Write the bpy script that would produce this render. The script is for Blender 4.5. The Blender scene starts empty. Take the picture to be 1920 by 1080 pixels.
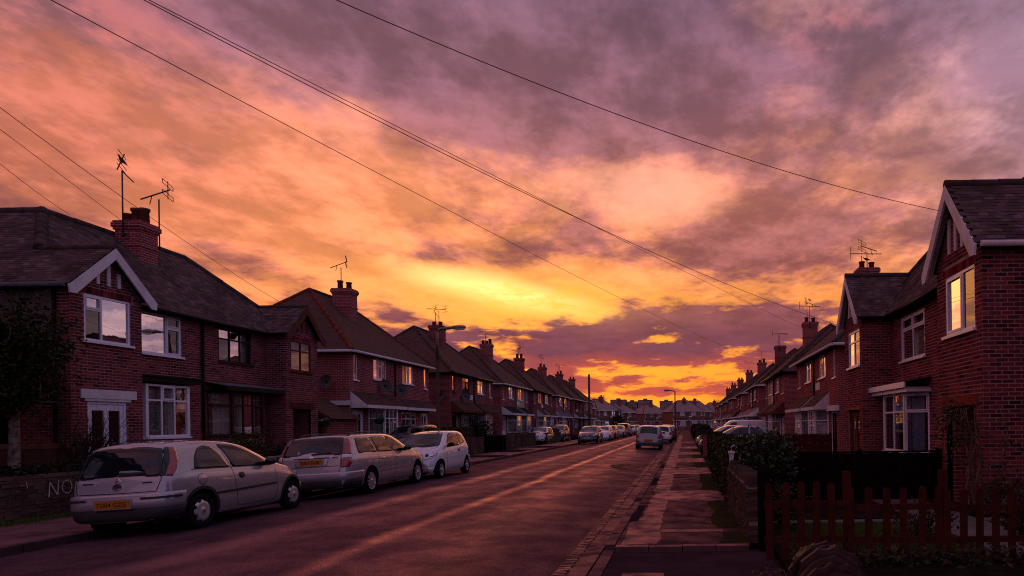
import bpy, bmesh, math, random
from mathutils import Vector, Matrix, noise
from mathutils.bvhtree import BVHTree
from mathutils.geometry import tessellate_polygon

random.seed(11)
S = bpy.context.scene
C = S.collection
rad = math.radians

# ------------------------------------------------------------------ camera
CAM_H = 1.69
cd = bpy.data.cameras.new('camera')
cam = bpy.data.objects.new('camera', cd)
C.objects.link(cam)
cd.sensor_width = 36.0
cd.lens = 1237.0 / 1920.0 * 36.0
cd.shift_x = -324.0 / 1920.0
cd.shift_y = 254.0 / 1920.0
cd.clip_end = 6000.0
cam.matrix_world = Matrix.Translation((0, 0, CAM_H)) @ Matrix.Rotation(rad(90), 4, 'X') @ Matrix.Rotation(rad(-0.80), 4, 'Z')
S.camera = cam

# ------------------------------------------------------------------ world: dusk sky with a broken cloud deck
SUN_AZ, SUN_EL = rad(-15.0), rad(5.0)
w = bpy.data.worlds.new('World')
S.world = w
w.use_nodes = True
nt = w.node_tree
nt.nodes.clear()


class N:
    """tiny expression layer over a node tree"""
    def __init__(s, tree): s.t = tree
    def new(s, typ, **kw):
        n = s.t.nodes.new(typ)
        for k, v in kw.items(): setattr(n, k, v)
        return n
    def put(s, sock, v):
        if isinstance(v, bpy.types.NodeSocket): s.t.links.new(v, sock)
        elif v is not None: sock.default_value = v
    def m(s, op, a, b=None, c=None, clamp=False):
        n = s.new('ShaderNodeMath', operation=op, use_clamp=clamp)
        for i, v in enumerate((a, b, c)):
            if v is not None: s.put(n.inputs[i], v)
        return n.outputs[0]
    def mix(s, f, a, b, blend='MIX'):
        n = s.new('ShaderNodeMix', data_type='RGBA', blend_type=blend, clamp_factor=True)
        s.put(n.inputs[0], f)
        for i, v in ((6, a), (7, b)):
            if isinstance(v, tuple) and len(v) == 3: v = v + (1,)
            s.put(n.inputs[i], v)
        return n.outputs[2]
    def ramp(s, f, stops, interp='LINEAR'):
        n = s.new('ShaderNodeValToRGB')
        n.color_ramp.interpolation = interp
        el = n.color_ramp.elements
        while len(el) < len(stops): el.new(0.5)
        for e, (p, c) in zip(el, stops):
            e.position = p
            e.color = (c, c, c, 1) if not isinstance(c, tuple) else c + (1,)
        s.put(n.inputs[0], f)
        return n.outputs[0]
    def noise(s, vec, scale, detail=4.0, rough=.5, dist=0.0, dim='3D'):
        n = s.new('ShaderNodeTexNoise', noise_dimensions=dim)
        s.put(n.inputs['Vector'], vec)
        n.inputs['Scale'].default_value = scale
        n.inputs['Detail'].default_value = detail
        n.inputs['Roughness'].default_value = rough
        n.inputs['Distortion'].default_value = dist
        return n.outputs[0]
    def sst(s, v, a, b):
        n = s.new('ShaderNodeMapRange', interpolation_type='SMOOTHSTEP')
        s.put(n.inputs[0], v)
        n.inputs[1].default_value = a
        n.inputs[2].default_value = b
        return n.outputs[0]
    def xyz(s, x, y, z):
        n = s.new('ShaderNodeCombineXYZ')
        for i, v in enumerate((x, y, z)): s.put(n.inputs[i], v)
        return n.outputs[0]


q = N(nt)
tc = q.new('ShaderNodeTexCoord')
sep = q.new('ShaderNodeSeparateXYZ')
nt.links.new(tc.outputs['Generated'], sep.inputs[0])
dx, dy, dz = sep.outputs
az = q.m('MULTIPLY', q.m('ARCTAN2', dx, dy), 180 / math.pi)
el = q.m('MULTIPLY', q.m('ARCSINE', dz), 180 / math.pi)
ele = q.m('MAXIMUM', el, 0.0)
# cloud deck coordinates: the direction projected on a high layer, softened at the horizon
den = q.m('ADD', q.m('MAXIMUM', dz, 0.0), 0.13)
cxn, cyn = q.m('DIVIDE', dx, den), q.m('DIVIDE', dy, den)
deck = q.xyz(cxn, cyn, 0.0)
# slow turn of the air so that streaks run slantwise
n_big = q.noise(deck, 0.85, 3.0, 0.55, 0.3)
n_mid = q.noise(q.xyz(q.m('ADD', cxn, 7.3), q.m('MULTIPLY', cyn, 0.8), 3.1), 2.3, 6.0, 0.60, 0.25)
n_fine = q.noise(q.xyz(cxn, cyn, 9.0), 7.0, 4.0, 0.65, 0.15)


n_bil0 = q.noise(q.xyz(q.m('ADD', cxn, 2.0), q.m('MULTIPLY', cyn, 1.0), 1.7), 2.6, 4.0, .58, .0)


dirs = q.xyz(az, el, 0.0)


def bump(a0, e0, sa, se, rot=0.0):
    """soft elliptical patch of sky around azimuth a0, elevation e0 (degrees)"""
    mp_ = q.new('ShaderNodeMapping', vector_type='TEXTURE')
    q.put(mp_.inputs[0], dirs)
    mp_.inputs['Location'].default_value = (a0, e0, 0)
    mp_.inputs['Rotation'].default_value = (0, 0, rad(rot))
    mp_.inputs['Scale'].default_value = (sa * 1.75, se * 1.75, 1)
    gr = q.new('ShaderNodeTexGradient', gradient_type='SPHERICAL')
    q.put(gr.inputs[0], mp_.outputs[0])
    return q.sst(gr.outputs['Fac'], 0.0, 1.0)


def wsum(*terms):
    out = None
    for k, s_ in terms:
        t = q.m('MULTIPLY', s_, k)
        out = t if out is None else q.m('ADD', out, t)
    return out


elw = q.m('ADD', ele, q.m('MULTIPLY', q.m('SUBTRACT', n_mid, 0.5), 7.0))     # ragged levels
e90 = q.m('DIVIDE', q.m('MAXIMUM', elw, 0.0), 90.0)
D = 90.0
lit = q.ramp(e90, [(0, (1.0, .34, .02)), (3 / D, (1.0, .29, .03)), (6 / D, (.97, .27, .045)), (11 / D, (.95, .30, .09)),
                   (16 / D, (.93, .275, .115)), (22 / D, (.88, .28, .16)), (29 / D, (.66, .26, .25)), (36 / D, (.56, .29, .34)),
                   (50 / D, (.42, .27, .41)), (90 / D, (.46, .29, .58))])
shade = q.ramp(e90, [(0, (.75, .16, .03)), (3 / D, (.52, .085, .05)), (7 / D, (.175, .052, .072)), (12 / D, (.28, .085, .08)),
                     (19 / D, (.42, .145, .125)), (26 / D, (.26, .112, .145)), (34 / D, (.165, .088, .135)), (50 / D, (.21, .14, .25)), (90 / D, (.29, .18, .38))])
# away from the sunset the cloud turns mauve, then grey blue
away = q.m('ABSOLUTE', q.m('SUBTRACT', az, -16.0))
east = q.sst(away, 28.0, 120.0)
mauve = q.m('MULTIPLY', q.sst(q.m('SUBTRACT', az, 0.0), 4.0, 34.0), q.sst(el, 9.0, 24.0))
lit = q.mix(q.m('MULTIPLY', mauve, 0.72), lit, (.56, .355, .42))
shade = q.mix(q.m('MULTIPLY', mauve, 0.6), shade, (.26, .15, .20))
side = q.sst(az, 18.0, 44.0)
lit = q.mix(q.m('MULTIPLY', side, .85), lit, (.38, .26, .30))
shade = q.mix(q.m('MULTIPLY', side, .85), shade, (.20, .14, .175))
lit = q.mix(east, lit, (.32, .25, .44))
shade = q.mix(east, shade, (.19, .145, .27))
lit = q.mix(q.m('MULTIPLY', q.sst(q.m('MULTIPLY', az, -1.0), 20.0, 50.0), 0.8), lit, (.66, .165, .115))
# where the deck is thick
low = q.m('SUBTRACT', 1.0, q.sst(el, 8.0, 16.0))
thick = wsum((0.70, n_big), (0.95, n_mid), (0.52, n_fine))
thick = q.m('ADD', thick, q.m('MULTIPLY', q.m('MULTIPLY', low, q.m('SUBTRACT', q.m('ADD', n_mid, n_bil0), 1.0)), .95))
thick = q.m('ADD', thick, wsum((0.24, bump(-14, 31, 20, 7.0, 8)), (0.16, bump(-3, 24, 9, 3.0, 22)), (0.22, bump(-12.5, 7.8, 12, 1.8, 3)), (0.27, bump(2.0, 7.0, 13, 1.9, 2)),
                               (0.14, bump(-8, 5.0, 17, 1.5, 0)), (0.26, bump(6.0, 15.0, 5.0, 2.2, 20)), (0.2, bump(12, 15.5, 4, 1.5, 10)), (0.34, bump(-36, 33, 13, 5, 0)), (0.2, bump(-10, 27, 14, 4, 6)),
                               (-0.26, bump(-30, 15, 13, 7, -15)), (-0.50, bump(-12, 11.0, 14, 1.9, 4)), (-0.28, bump(-3, 19.5, 8, 3.2, 0)), (0.04, bump(22, 26, 10, 8, 0)),
                               (-0.50, bump(-1.0, 4.5, 4.0, 0.5, 0)), (-0.36, bump(1.0, 6.9, 5.0, 0.5, -6)), (-0.3, bump(-8, 4.2, 1.5, .4, 0)), (-0.30, bump(2.0, 1.2, 14, 1.3, 0)), (0.10, bump(-45, 28, 8, 4, -20))))
T = q.sst(thick, 0.83, 1.20)
sky = q.mix(T, lit, shade)
# billows: every part of the deck has lighter and darker lumps
n_bil = q.noise(q.xyz(q.m('MULTIPLY', cxn, 1.0), q.m('ADD', q.m('MULTIPLY', cyn, .75), 4.0), 5.5), 4.3, 5.0, .64, .0)
bil = q.m('ADD', .69, q.m('MULTIPLY', q.sst(n_bil, .35, .66), .66))
bil = q.m('ADD', 1.0, q.m('MULTIPLY', q.m('SUBTRACT', bil, 1.0), q.sst(el, 2.0, 16.0)))
sky = q.mix(1.0, sky, q.xyz(bil, bil, q.m('POWER', bil, 1.1)), 'MULTIPLY')
# fine light and dark texture
sky = q.mix(q.m('MULTIPLY', q.sst(n_fine, .40, .70), 0.26), sky, q.mix(1.0, sky, (1.35, 1.22, 1.2), 'MULTIPLY'))
# the break in the cloud where the sun stands behind it
core = q.m('MULTIPLY', bump(-15.0, 11.0, 7.0, 1.0, -10), q.m('SUBTRACT', 1.0, q.m('MULTIPLY', T, 0.8)))
sky = q.mix(core, sky, (1.5, 1.15, .42))
glow = q.m('MULTIPLY', bump(-11.0, 10.4, 11.0, 1.9, -4), q.m('MULTIPLY', q.m('SUBTRACT', 1.0, q.m('MULTIPLY', T, .85)), q.m('ADD', .35, q.m('MULTIPLY', q.sst(n_fine, .34, .66), .5))))
sky = q.mix(glow, sky, (1.05, .46, .03))
gaps = q.m('MULTIPLY', bump(-3.0, 6.2, 16.0, 3.4, 0), q.m('MULTIPLY', q.m('SUBTRACT', 1.0, T), 0.8))
sky = q.mix(gaps, sky, (1.08, .38, .025))
pale = q.m('MULTIPLY', bump(-3.0, 19.5, 9.0, 3.2, -6), q.m('MULTIPLY', q.m('SUBTRACT', 1.0, T), 0.55))
sky = q.mix(pale, sky, (.96, .44, .33))
pink = q.m('MAXIMUM', q.m('MULTIPLY', bump(-43.0, 24.0, 8.0, 4.5, -25), .75), q.m('MULTIPLY', bump(13.5, 30.0, 5.0, 2.2, -25), 0.55))
sky = q.mix(q.m('MULTIPLY', pink, q.sst(n_bil, .42, .60)), sky, (.66, .17, .14))
# clear air above the deck shows through its thinnest places
nish = q.new('ShaderNodeTexSky', sky_type='NISHITA')
nish.sun_disc = False
nish.sun_elevation = SUN_EL
nish.sun_rotation = SUN_AZ
nish.air_density = 1.6
nish.dust_density = 3.0
thin = q.m('MULTIPLY', q.m('SUBTRACT', 1.0, T), 0.10)
sky = q.mix(thin, sky, q.mix(1.0, nish.outputs[0], (.07, .07, .07), 'MULTIPLY'))
# below the horizon the ground takes over
sky = q.mix(q.sst(el, -0.6, -6.0), sky, (.03, .02, .025))
bg = q.new('ShaderNodeBackground')
q.put(bg.inputs[0], sky)
bg.inputs[1].default_value = 1.2
wo = q.new('ShaderNodeOutputWorld')
nt.links.new(bg.outputs[0], wo.inputs[0])
w.cycles.sampling_method = 'MANUAL'
w.cycles.sample_map_resolution = 1024

# ------------------------------------------------------------------ sun: low, veiled by cloud
sd = bpy.data.lights.new('sun', 'SUN')
sd.energy = 0.3
sd.angle = rad(40.0)
sd.color = (1.0, 0.42, 0.16)
so = bpy.data.objects.new('sun', sd)
C.objects.link(so)
sdir = Vector((math.sin(SUN_AZ) * math.cos(SUN_EL), math.cos(SUN_AZ) * math.cos(SUN_EL), math.sin(SUN_EL)))
so.rotation_euler = sdir.to_track_quat('Z', 'Y').to_euler()
so.location = sdir * 60 + Vector((0, 0, 10))

S.view_settings.view_transform = 'Standard'
S.view_settings.look = 'None'
S.view_settings.exposure = 0.0
S.view_settings.gamma = 1.0
S.view_settings.use_curve_mapping = False
S.render.engine = 'CYCLES'
S.cycles.use_denoising = False
S.cycles.use_adaptive_sampling = False
S.cycles.filter_width = 1.1
S.cycles.max_bounces = 4
S.cycles.diffuse_bounces = 2
S.cycles.glossy_bounces = 2
S.cycles.transmission_bounces = 2
S.cycles.transparent_max_bounces = 12
S.cycles.sample_clamp_indirect = 4.0
S.cycles.caustics_reflective = False
S.cycles.caustics_refractive = False

# ------------------------------------------------------------------ helpers
class MB:
    """collects shapes; build() links them as one mesh object"""
    def __init__(s): s.v, s.f, s.mi, s.sm = [], [], [], []
    def add(s, verts, faces, mat=0, smooth=False):
        o = len(s.v)
        s.v += [tuple(p) for p in verts]
        for f in faces:
            s.f.append(tuple(i + o for i in f)); s.mi.append(mat); s.sm.append(smooth)
        return s
    def box(s, x0, x1, y0, y1, z0, z1, T=None, mat=0):
        p = [(x0, y0, z0), (x1, y0, z0), (x1, y1, z0), (x0, y1, z0), (x0, y0, z1), (x1, y0, z1), (x1, y1, z1), (x0, y1, z1)]
        if T: p = [T(*k) for k in p]
        return s.add(p, [(0, 3, 2, 1), (4, 5, 6, 7), (0, 1, 5, 4), (1, 2, 6, 5), (2, 3, 7, 6), (3, 0, 4, 7)], mat)
    def quad(s, a, b, c, d, mat=0): return s.add([a, b, c, d], [(0, 1, 2, 3)], mat)
    def poly(s, pts, mat=0): return s.add(pts, [tuple(range(len(pts)))], mat)
    def prism(s, pts, ext, T=None, mat=0):
        """pts: 2D outline (s,h); extruded along n from ext[0] to ext[1]; T(s,n,h)"""
        n = len(pts)
        a = [(p[0], ext[0], p[1]) for p in pts] + [(p[0], ext[1], p[1]) for p in pts]
        if T: a = [T(*k) for k in a]
        f = [tuple(range(n)), tuple(range(2 * n - 1, n - 1, -1))] + [(i, (i + 1) % n, n + (i + 1) % n, n + i) for i in range(n)]
        return s.add(a, f, mat)
    def tube(s, path, r, sides=8, cap=True, mat=0, smooth=True):
        path = [Vector(p) for p in path]
        rs = r if isinstance(r, (list, tuple)) else [r] * len(path)
        vs = []
        up = Vector((0, 0, 1))
        for i, p in enumerate(path):
            t = (path[min(i + 1, len(path) - 1)] - path[max(i - 1, 0)])
            if t.length < 1e-9: t = Vector((0, 0, 1))
            t.normalize()
            ref = up if abs(t.dot(up)) < .95 else Vector((1, 0, 0))
            a = t.cross(ref).normalized(); b = t.cross(a)
            for k in range(sides):
                th = 2 * math.pi * k / sides
                vs.append(p + (a * math.cos(th) + b * math.sin(th)) * rs[i])
        f = []
        for i in range(len(path) - 1):
            for k in range(sides):
                k2 = (k + 1) % sides
                f.append((i * sides + k, i * sides + k2, (i + 1) * sides + k2, (i + 1) * sides + k))
        o = len(s.v)
        s.add(vs, f, mat, smooth)
        if cap:
            s.f.append(tuple(o + k for k in range(sides))); s.mi.append(mat); s.sm.append(False)
            e = o + (len(path) - 1) * sides
            s.f.append(tuple(e + k for k in reversed(range(sides)))); s.mi.append(mat); s.sm.append(False)
        return s
    def lathe(s, prof, axis_o=(0, 0, 0), sides=16, axis='Z', mat=0, smooth=True):
        vs, f = [], []
        ox, oy, oz = axis_o
        for r, h in prof:
            for k in range(sides):
                th = 2 * math.pi * k / sides
                c, d = r * math.cos(th), r * math.sin(th)
                vs.append((ox + c, oy + d, oz + h) if axis == 'Z' else ((ox + c, oy + h, oz + d) if axis == 'Y' else (ox + h, oy + c, oz + d)))
        n = len(prof)
        for i in range(n - 1):
            for k in range(sides):
                k2 = (k + 1) % sides
                f.append((i * sides + k, i * sides + k2, (i + 1) * sides + k2, (i + 1) * sides + k))
        return s.add(vs, f, mat, smooth)
    def build(s, name, mat, parent=None, org=(0, 0, 0), fix=True):
        me = bpy.data.meshes.new(name)
        ox, oy, oz = org
        me.from_pydata([(x - ox, y - oy, z - oz) for x, y, z in s.v], [], s.f)
        mats = mat if isinstance(mat, (list, tuple)) else [mat]
        for m_ in mats: me.materials.append(m_)
        if len(mats) > 1: me.polygons.foreach_set('material_index', s.mi)
        if any(s.sm): me.polygons.foreach_set('use_smooth', s.sm)
        if fix:
            bm = bmesh.new(); bm.from_mesh(me)
            bmesh.ops.recalc_face_normals(bm, faces=bm.faces)
            bm.to_mesh(me); bm.free()
        me.update()
        return link(name, me, parent)


def link(name, me, parent=None):
    o = bpy.data.objects.new(name, me)
    C.objects.link(o)
    o.parent = parent
    return o


def mesh_only(mb, name, m):
    o = mb.build(name, m)
    me = o.data
    bpy.data.objects.remove(o)
    return me


def tag(o, label=None, cat=None, group=None, kind=None):
    if label: o['label'] = label
    if cat: o['category'] = cat
    if group: o['group'] = group
    if kind: o['kind'] = kind
    return o


def thing(name, label, cat, loc=(0, 0, 0), group=None, rz=0.0):
    o = bpy.data.objects.new(name, None)
    o.empty_display_size = .3
    C.objects.link(o)
    o.location = loc
    o.rotation_euler = (0, 0, rz)
    return tag(o, label, cat, group)


def copy_tree(o, parent=None):
    c = o.copy()
    C.objects.link(c)
    c.parent = parent
    for ch in list(o.children): copy_tree(ch, c)
    return c


_bench = bpy.data.scenes.new('bench')


def baked(o):
    """mesh of an object with its modifiers, evaluated in a small scene of its own"""
    _bench.collection.objects.link(o)
    for md in getattr(o, 'modifiers', ()):
        if md.type == 'BOOLEAN': _bench.collection.objects.link(md.object)
    vl = _bench.view_layers[0]
    vl.update()
    me = bpy.data.meshes.new_from_object(o.evaluated_get(vl.depsgraph))
    for x in list(_bench.collection.objects): _bench.collection.objects.unlink(x)
    return me


def text_mesh(body, size, depth=0.002):
    cu = bpy.data.curves.new('lettering', 'FONT')
    cu.body = body; cu.size = size; cu.extrude = depth; cu.align_x = 'CENTER'; cu.align_y = 'CENTER'
    cu.resolution_u = 3
    tmp = bpy.data.objects.new('lettering', cu)
    me = baked(tmp)
    bpy.data.objects.remove(tmp)
    bpy.data.curves.remove(cu)
    return me


# ------------------------------------------------------------------ materials
def mat(name, col, rough=.7, spec=.4, metal=0.0, coat=0.0):
    m = bpy.data.materials.new(name)
    m.use_nodes = True
    b = m.node_tree.nodes['Principled BSDF']
    b.inputs['Base Color'].default_value = tuple(col) + (1,)
    b.inputs['Roughness'].default_value = rough
    b.inputs['Specular IOR Level'].default_value = spec
    b.inputs['Metallic'].default_value = metal
    b.inputs['Coat Weight'].default_value = coat
    b.inputs['Coat Roughness'].default_value = .04
    return m


def nodes(m): return N(m.node_tree), m.node_tree.nodes['Principled BSDF']


def bumpn(k, b, h, strength=.4, dist=.01):
    n = k.new('ShaderNodeBump')
    n.inputs['Strength'].default_value = strength
    n.inputs['Distance'].default_value = dist
    k.put(n.inputs['Height'], h)
    k.t.links.new(n.outputs[0], b.inputs['Normal'])


def worn(name, col, var=.35, scale=3.0, rough=.75, bump=.3, dist=.004, col2=None, spec=.0, fine=40.0):
    """a surface with large blotches of tone and fine grain"""
    m = mat(name, col, rough, spec)
    k, b = nodes(m)
    g = k.new('ShaderNodeNewGeometry').outputs['Position']
    n1 = k.noise(g, scale, 5, .6, .3)
    n2 = k.noise(g, fine, 4, .6)
    c2 = col2 or tuple(c * (1 - var) for c in col)
    c = k.mix(k.sst(n1, .35, .68), tuple(col), tuple(c2))
    c = k.mix(k.m('MULTIPLY', n2, .5), c, k.mix(1.0, c, (.55, .55, .55), 'MULTIPLY'))
    k.put(b.inputs['Base Color'], c)
    k.put(b.inputs['Roughness'], k.m('ADD', rough - .1, k.m('MULTIPLY', n1, .2)))
    if bump: bumpn(k, b, n2, bump, dist)
    return m


def damp(m, film, rough=.45, tint=(.90, .52, .52)):
    """add a thin damp film to a dull ground material: it mirrors the sky only at a slant"""
    t = m.node_tree
    k = N(t)
    b = t.nodes['Principled BSDF']
    b.inputs['Specular IOR Level'].default_value = 0
    gl = k.new('ShaderNodeBsdfGlossy'); gl.inputs['Color'].default_value = tint + (1,); gl.inputs['Roughness'].default_value = rough
    if b.inputs['Normal'].is_linked: t.links.new(b.inputs['Normal'].links[0].from_socket, gl.inputs['Normal'])
    lw = k.new('ShaderNodeLayerWeight'); lw.inputs[0].default_value = .5
    pos = k.new('ShaderNodeNewGeometry').outputs['Position']
    f = k.m('MULTIPLY', k.m('POWER', lw.outputs['Facing'], 3.0), k.m('MULTIPLY', film * 2, k.sst(k.noise(pos, 2.2, 5, .65), .30, .72)), clamp=True)
    mx = k.new('ShaderNodeMixShader')
    k.put(mx.inputs[0], f)
    t.links.new(b.outputs[0], mx.inputs[1]); t.links.new(gl.outputs[0], mx.inputs[2])
    t.links.new(mx.outputs[0], t.nodes['Material Output'].inputs[0])
    return m


def brick_mat(name, tones, isl=True):
    """real bricks: every brick takes a tone of its own"""
    m = mat(name, tones[0], .85, .0)
    k, b = nodes(m)
    g = k.new('ShaderNodeNewGeometry')
    r = k.m('FRACT', k.m('ADD', g.outputs['Random Per Island'], k.new('ShaderNodeObjectInfo').outputs['Random']))
    c = k.ramp(r, [(i / (len(tones) - 1), t) for i, t in enumerate(tones)])
    n1 = k.noise(g.outputs['Position'], 1.1, 4, .6)
    n2 = k.noise(g.outputs['Position'], 60, 3, .6)
    c = k.mix(k.m('MULTIPLY', k.sst(n1, .38, .68), .7), c, k.mix(1.0, c, (.45, .42, .45), 'MULTIPLY'))
    c = k.mix(k.m('MULTIPLY', n2, .5), c, k.mix(1.0, c, (.6, .6, .6), 'MULTIPLY'))
    k.put(b.inputs['Base Color'], c)
    bumpn(k, b, n2, .5, .004)
    return m


def brick_tex(name, c1, c2, mortar, axis='X', sc=1.0):
    """brickwork too far off to tell the bricks apart; axis = the facade's normal"""
    m = mat(name, c1, .88, .0)
    k, b = nodes(m)
    g = k.new('ShaderNodeNewGeometry').outputs['Position']
    sp = k.new('ShaderNodeSeparateXYZ'); k.t.links.new(g, sp.inputs[0])
    gn = k.new('ShaderNodeSeparateXYZ'); k.t.links.new(k.t.nodes[-2].outputs['Normal'] if False else k.new('ShaderNodeNewGeometry').outputs['Normal'], gn.inputs[0])
    face_y = k.m('GREATER_THAN', k.m('ABSOLUTE', gn.outputs[1]), .6)
    s = k.m('ADD', k.m('MULTIPLY', sp.outputs[0], face_y), k.m('MULTIPLY', sp.outputs[1], k.m('SUBTRACT', 1.0, face_y)))
    bt = k.new('ShaderNodeTexBrick')
    k.put(bt.inputs['Vector'], k.xyz(s, sp.outputs[2], 0.0))
    bt.inputs['Scale'].default_value = 1.0 * sc
    bt.inputs['Brick Width'].default_value = .225
    bt.inputs['Row Height'].default_value = .075
    bt.inputs['Mortar Size'].default_value = .0075
    bt.inputs['Mortar Smooth'].default_value = .2
    bt.inputs['Color1'].default_value = c1 + (1,)
    bt.inputs['Color2'].default_value = c2 + (1,)
    bt.inputs['Mortar'].default_value = mortar + (1,)
    n1 = k.noise(g, .9, 5, .6)
    c = k.mix(k.m('MULTIPLY', k.sst(n1, .4, .7), .5), bt.outputs['Color'], k.mix(1.0, bt.outputs['Color'], (.55, .5, .5), 'MULTIPLY'))
    k.put(b.inputs['Base Color'], c)
    bumpn(k, b, k.m('SUBTRACT', 1.0, bt.outputs['Fac']), .5, .008)
    return m


def tile_tex(name, c1, c2, mossy=.45):
    """roof tiles too far off to tell apart: courses run level, so the height drives them"""
    m = mat(name, c1, .8, .01)
    k, b = nodes(m)
    g = k.new('ShaderNodeNewGeometry')
    sp = k.new('ShaderNodeSeparateXYZ'); k.t.links.new(g.outputs['Position'], sp.inputs[0])
    gn = k.new('ShaderNodeSeparateXYZ'); k.t.links.new(g.outputs['Normal'], gn.inputs[0])
    fy = k.m('GREATER_THAN', k.m('ABSOLUTE', gn.outputs[1]), .45)
    s = k.m('ADD', k.m('MULTIPLY', sp.outputs[0], fy), k.m('MULTIPLY', sp.outputs[1], k.m('SUBTRACT', 1.0, fy)))
    row = k.m('DIVIDE', sp.outputs[2], .072)
    saw = k.m('FRACT', row)
    bt = k.new('ShaderNodeTexBrick')
    k.put(bt.inputs['Vector'], k.xyz(s, sp.outputs[2], 0.0))
    bt.inputs['Scale'].default_value = 1.0
    bt.inputs['Brick Width'].default_value = .19
    bt.inputs['Row Height'].default_value = .072
    bt.inputs['Mortar Size'].default_value = .004
    bt.inputs['Color1'].default_value = c1 + (1,)
    bt.inputs['Color2'].default_value = c2 + (1,)
    bt.inputs['Mortar'].default_value = tuple(c * .35 for c in c1) + (1,)
    n1 = k.noise(g.outputs['Position'], .8, 6, .65, .5)
    n2 = k.noise(g.outputs['Position'], 7.0, 4, .6)
    c = k.mix(k.m('MULTIPLY', k.sst(n1, .45, .66), mossy), bt.outputs['Color'], (.055, .052, .020))
    c = k.mix(k.m('MULTIPLY', k.sst(n2, .62, .75), .5), c, (.20, .17, .14))
    k.put(b.inputs['Base Color'], c)
    bumpn(k, b, k.m('SUBTRACT', 1.0, saw), .9, .02)
    return m


def glass_mat(name, tint=(.02, .022, .026), clear=.92):
    """window glass: mirrors the sky, more at a slant; lets the room behind show"""
    m = bpy.data.materials.new(name)
    m.use_nodes = True
    t = m.node_tree
    t.nodes.clear()
    k = N(t)
    fr = k.new('ShaderNodeFresnel'); fr.inputs[0].default_value = 1.8
    g = k.new('ShaderNodeNewGeometry').outputs['Position']
    nb = k.new('ShaderNodeBump'); nb.inputs['Strength'].default_value = .05; nb.inputs['Distance'].default_value = .02
    k.put(nb.inputs['Height'], k.noise(g, 2.2, 2, .5))
    gl = k.new('ShaderNodeBsdfGlossy'); gl.inputs['Roughness'].default_value = .015
    gl.inputs['Color'].default_value = (.95, .95, .95, 1)
    t.links.new(nb.outputs[0], gl.inputs['Normal'])
    tr = k.new('ShaderNodeBsdfTransparent'); tr.inputs['Color'].default_value = (.86, .88, .88, 1)
    df = k.new('ShaderNodeBsdfDiffuse'); df.inputs['Color'].default_value = tint + (1,)
    m1 = k.new('ShaderNodeMixShader'); m1.inputs[0].default_value = clear
    t.links.new(df.outputs[0], m1.inputs[1]); t.links.new(tr.outputs[0], m1.inputs[2])
    m2 = k.new('ShaderNodeMixShader')
    k.put(m2.inputs[0], k.m('ADD', k.m('MULTIPLY', fr.outputs[0], 1.0), .04, clamp=True))
    t.links.new(m1.outputs[0], m2.inputs[1]); t.links.new(gl.outputs[0], m2.inputs[2])
    o = k.new('ShaderNodeOutputMaterial')
    t.links.new(m2.outputs[0], o.inputs[0])
    return m


def leaf_mat(name, cols, rough=.5, spec=.06):
    m = mat(name, cols[0], rough, spec)
    k, b = nodes(m)
    g = k.new('ShaderNodeNewGeometry')
    c = k.ramp(g.outputs['Random Per Island'], [(i / (len(cols) - 1), t) for i, t in enumerate(cols)])
    k.put(b.inputs['Base Color'], c)
    return m


M = {}
M['brick'] = brick_mat('red brick', [(.25, .036, .042), (.34, .056, .056), (.11, .021, .030), (.29, .043, .048), (.21, .034, .042), (.055, .015, .022)])
M['mortar'] = worn('mortar', (.37, .265, .26), .35, 2.0, .95)
M['brick_far'] = brick_tex('brickwork', (.29, .045, .048), (.17, .028, .034), (.46, .31, .30))
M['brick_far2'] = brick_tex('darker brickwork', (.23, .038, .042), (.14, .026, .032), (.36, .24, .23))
M['brick_end'] = brick_tex('orange brickwork', (.25, .085, .055), (.20, .062, .042), (.24, .17, .14))
M['render'] = worn('pebbledash', (.20, .155, .145), .3, 2.5, .95, .9, .02, fine=55.0)
M['cream'] = worn('cream render', (.50, .40, .30), .2, 2.0, .9)
M['tile'] = brick_mat('roof tile', [(.115, .070, .072), (.145, .085, .080), (.085, .062, .070), (.19, .135, .130), (.095, .062, .066), (.10, .085, .050)])
M['tile_far'] = tile_tex('roof tiles', (.125, .060, .052), (.080, .045, .044))
M['tile_grey'] = tile_tex('grey roof tiles', (.34, .22, .21), (.26, .17, .17), .1)
M['ridge'] = worn('ridge tile', (.095, .065, .060), .4, 3.0, .85)
M['ridge_red'] = worn('red hip tile', (.22, .055, .035), .4, 3.0, .8)
M['white'] = worn('white window frame', (.90, .88, .97), .08, 1.5, .35, .05, .001, spec=.4)
M['white_paint'] = worn('white painted board', (.78, .74, .76), .20, 2.5, .6, .15)
M['brown'] = worn('brown window frame', (.075, .036, .026), .3, 4.0, .5)
M['brown_red'] = worn('red brown timber', (.15, .058, .040), .3, 4.0, .6)
M['black'] = mat('black paint', (.010, .010, .011), .45, .06)
M['dark_felt'] = worn('dark felt', (.045, .043, .046), .3, 3.0, .85)
M['lead'] = worn('grey lead', (.17, .17, .19), .25, 4.0, .6)
M['glass'] = glass_mat('window glass')
M['curtain'] = worn('net curtain', (.88, .84, .84), .2, 6.0, .9, 0)
M['blue_curtain'] = worn('blue curtain', (.56, .61, .92), .15, 6.0, .9, 0)
M['beige_curtain'] = worn('beige blind', (.72, .60, .52), .2, 5.0, .9, 0)
M['concrete'] = worn('concrete', (.17, .145, .14), .3, 1.6, .85, .4, .004)
M['pot'] = worn('terracotta pot', (.20, .065, .040), .35, 6.0, .85)
M['metal'] = mat('galvanised metal', (.16, .155, .15), .45, .5, .8)
M['dark_metal'] = mat('dark metal', (.045, .042, .042), .5, .5, .6)
M['bark'] = worn('bark', (.15, .11, .09), .6, 9.0, .95, .8, .02)
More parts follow.
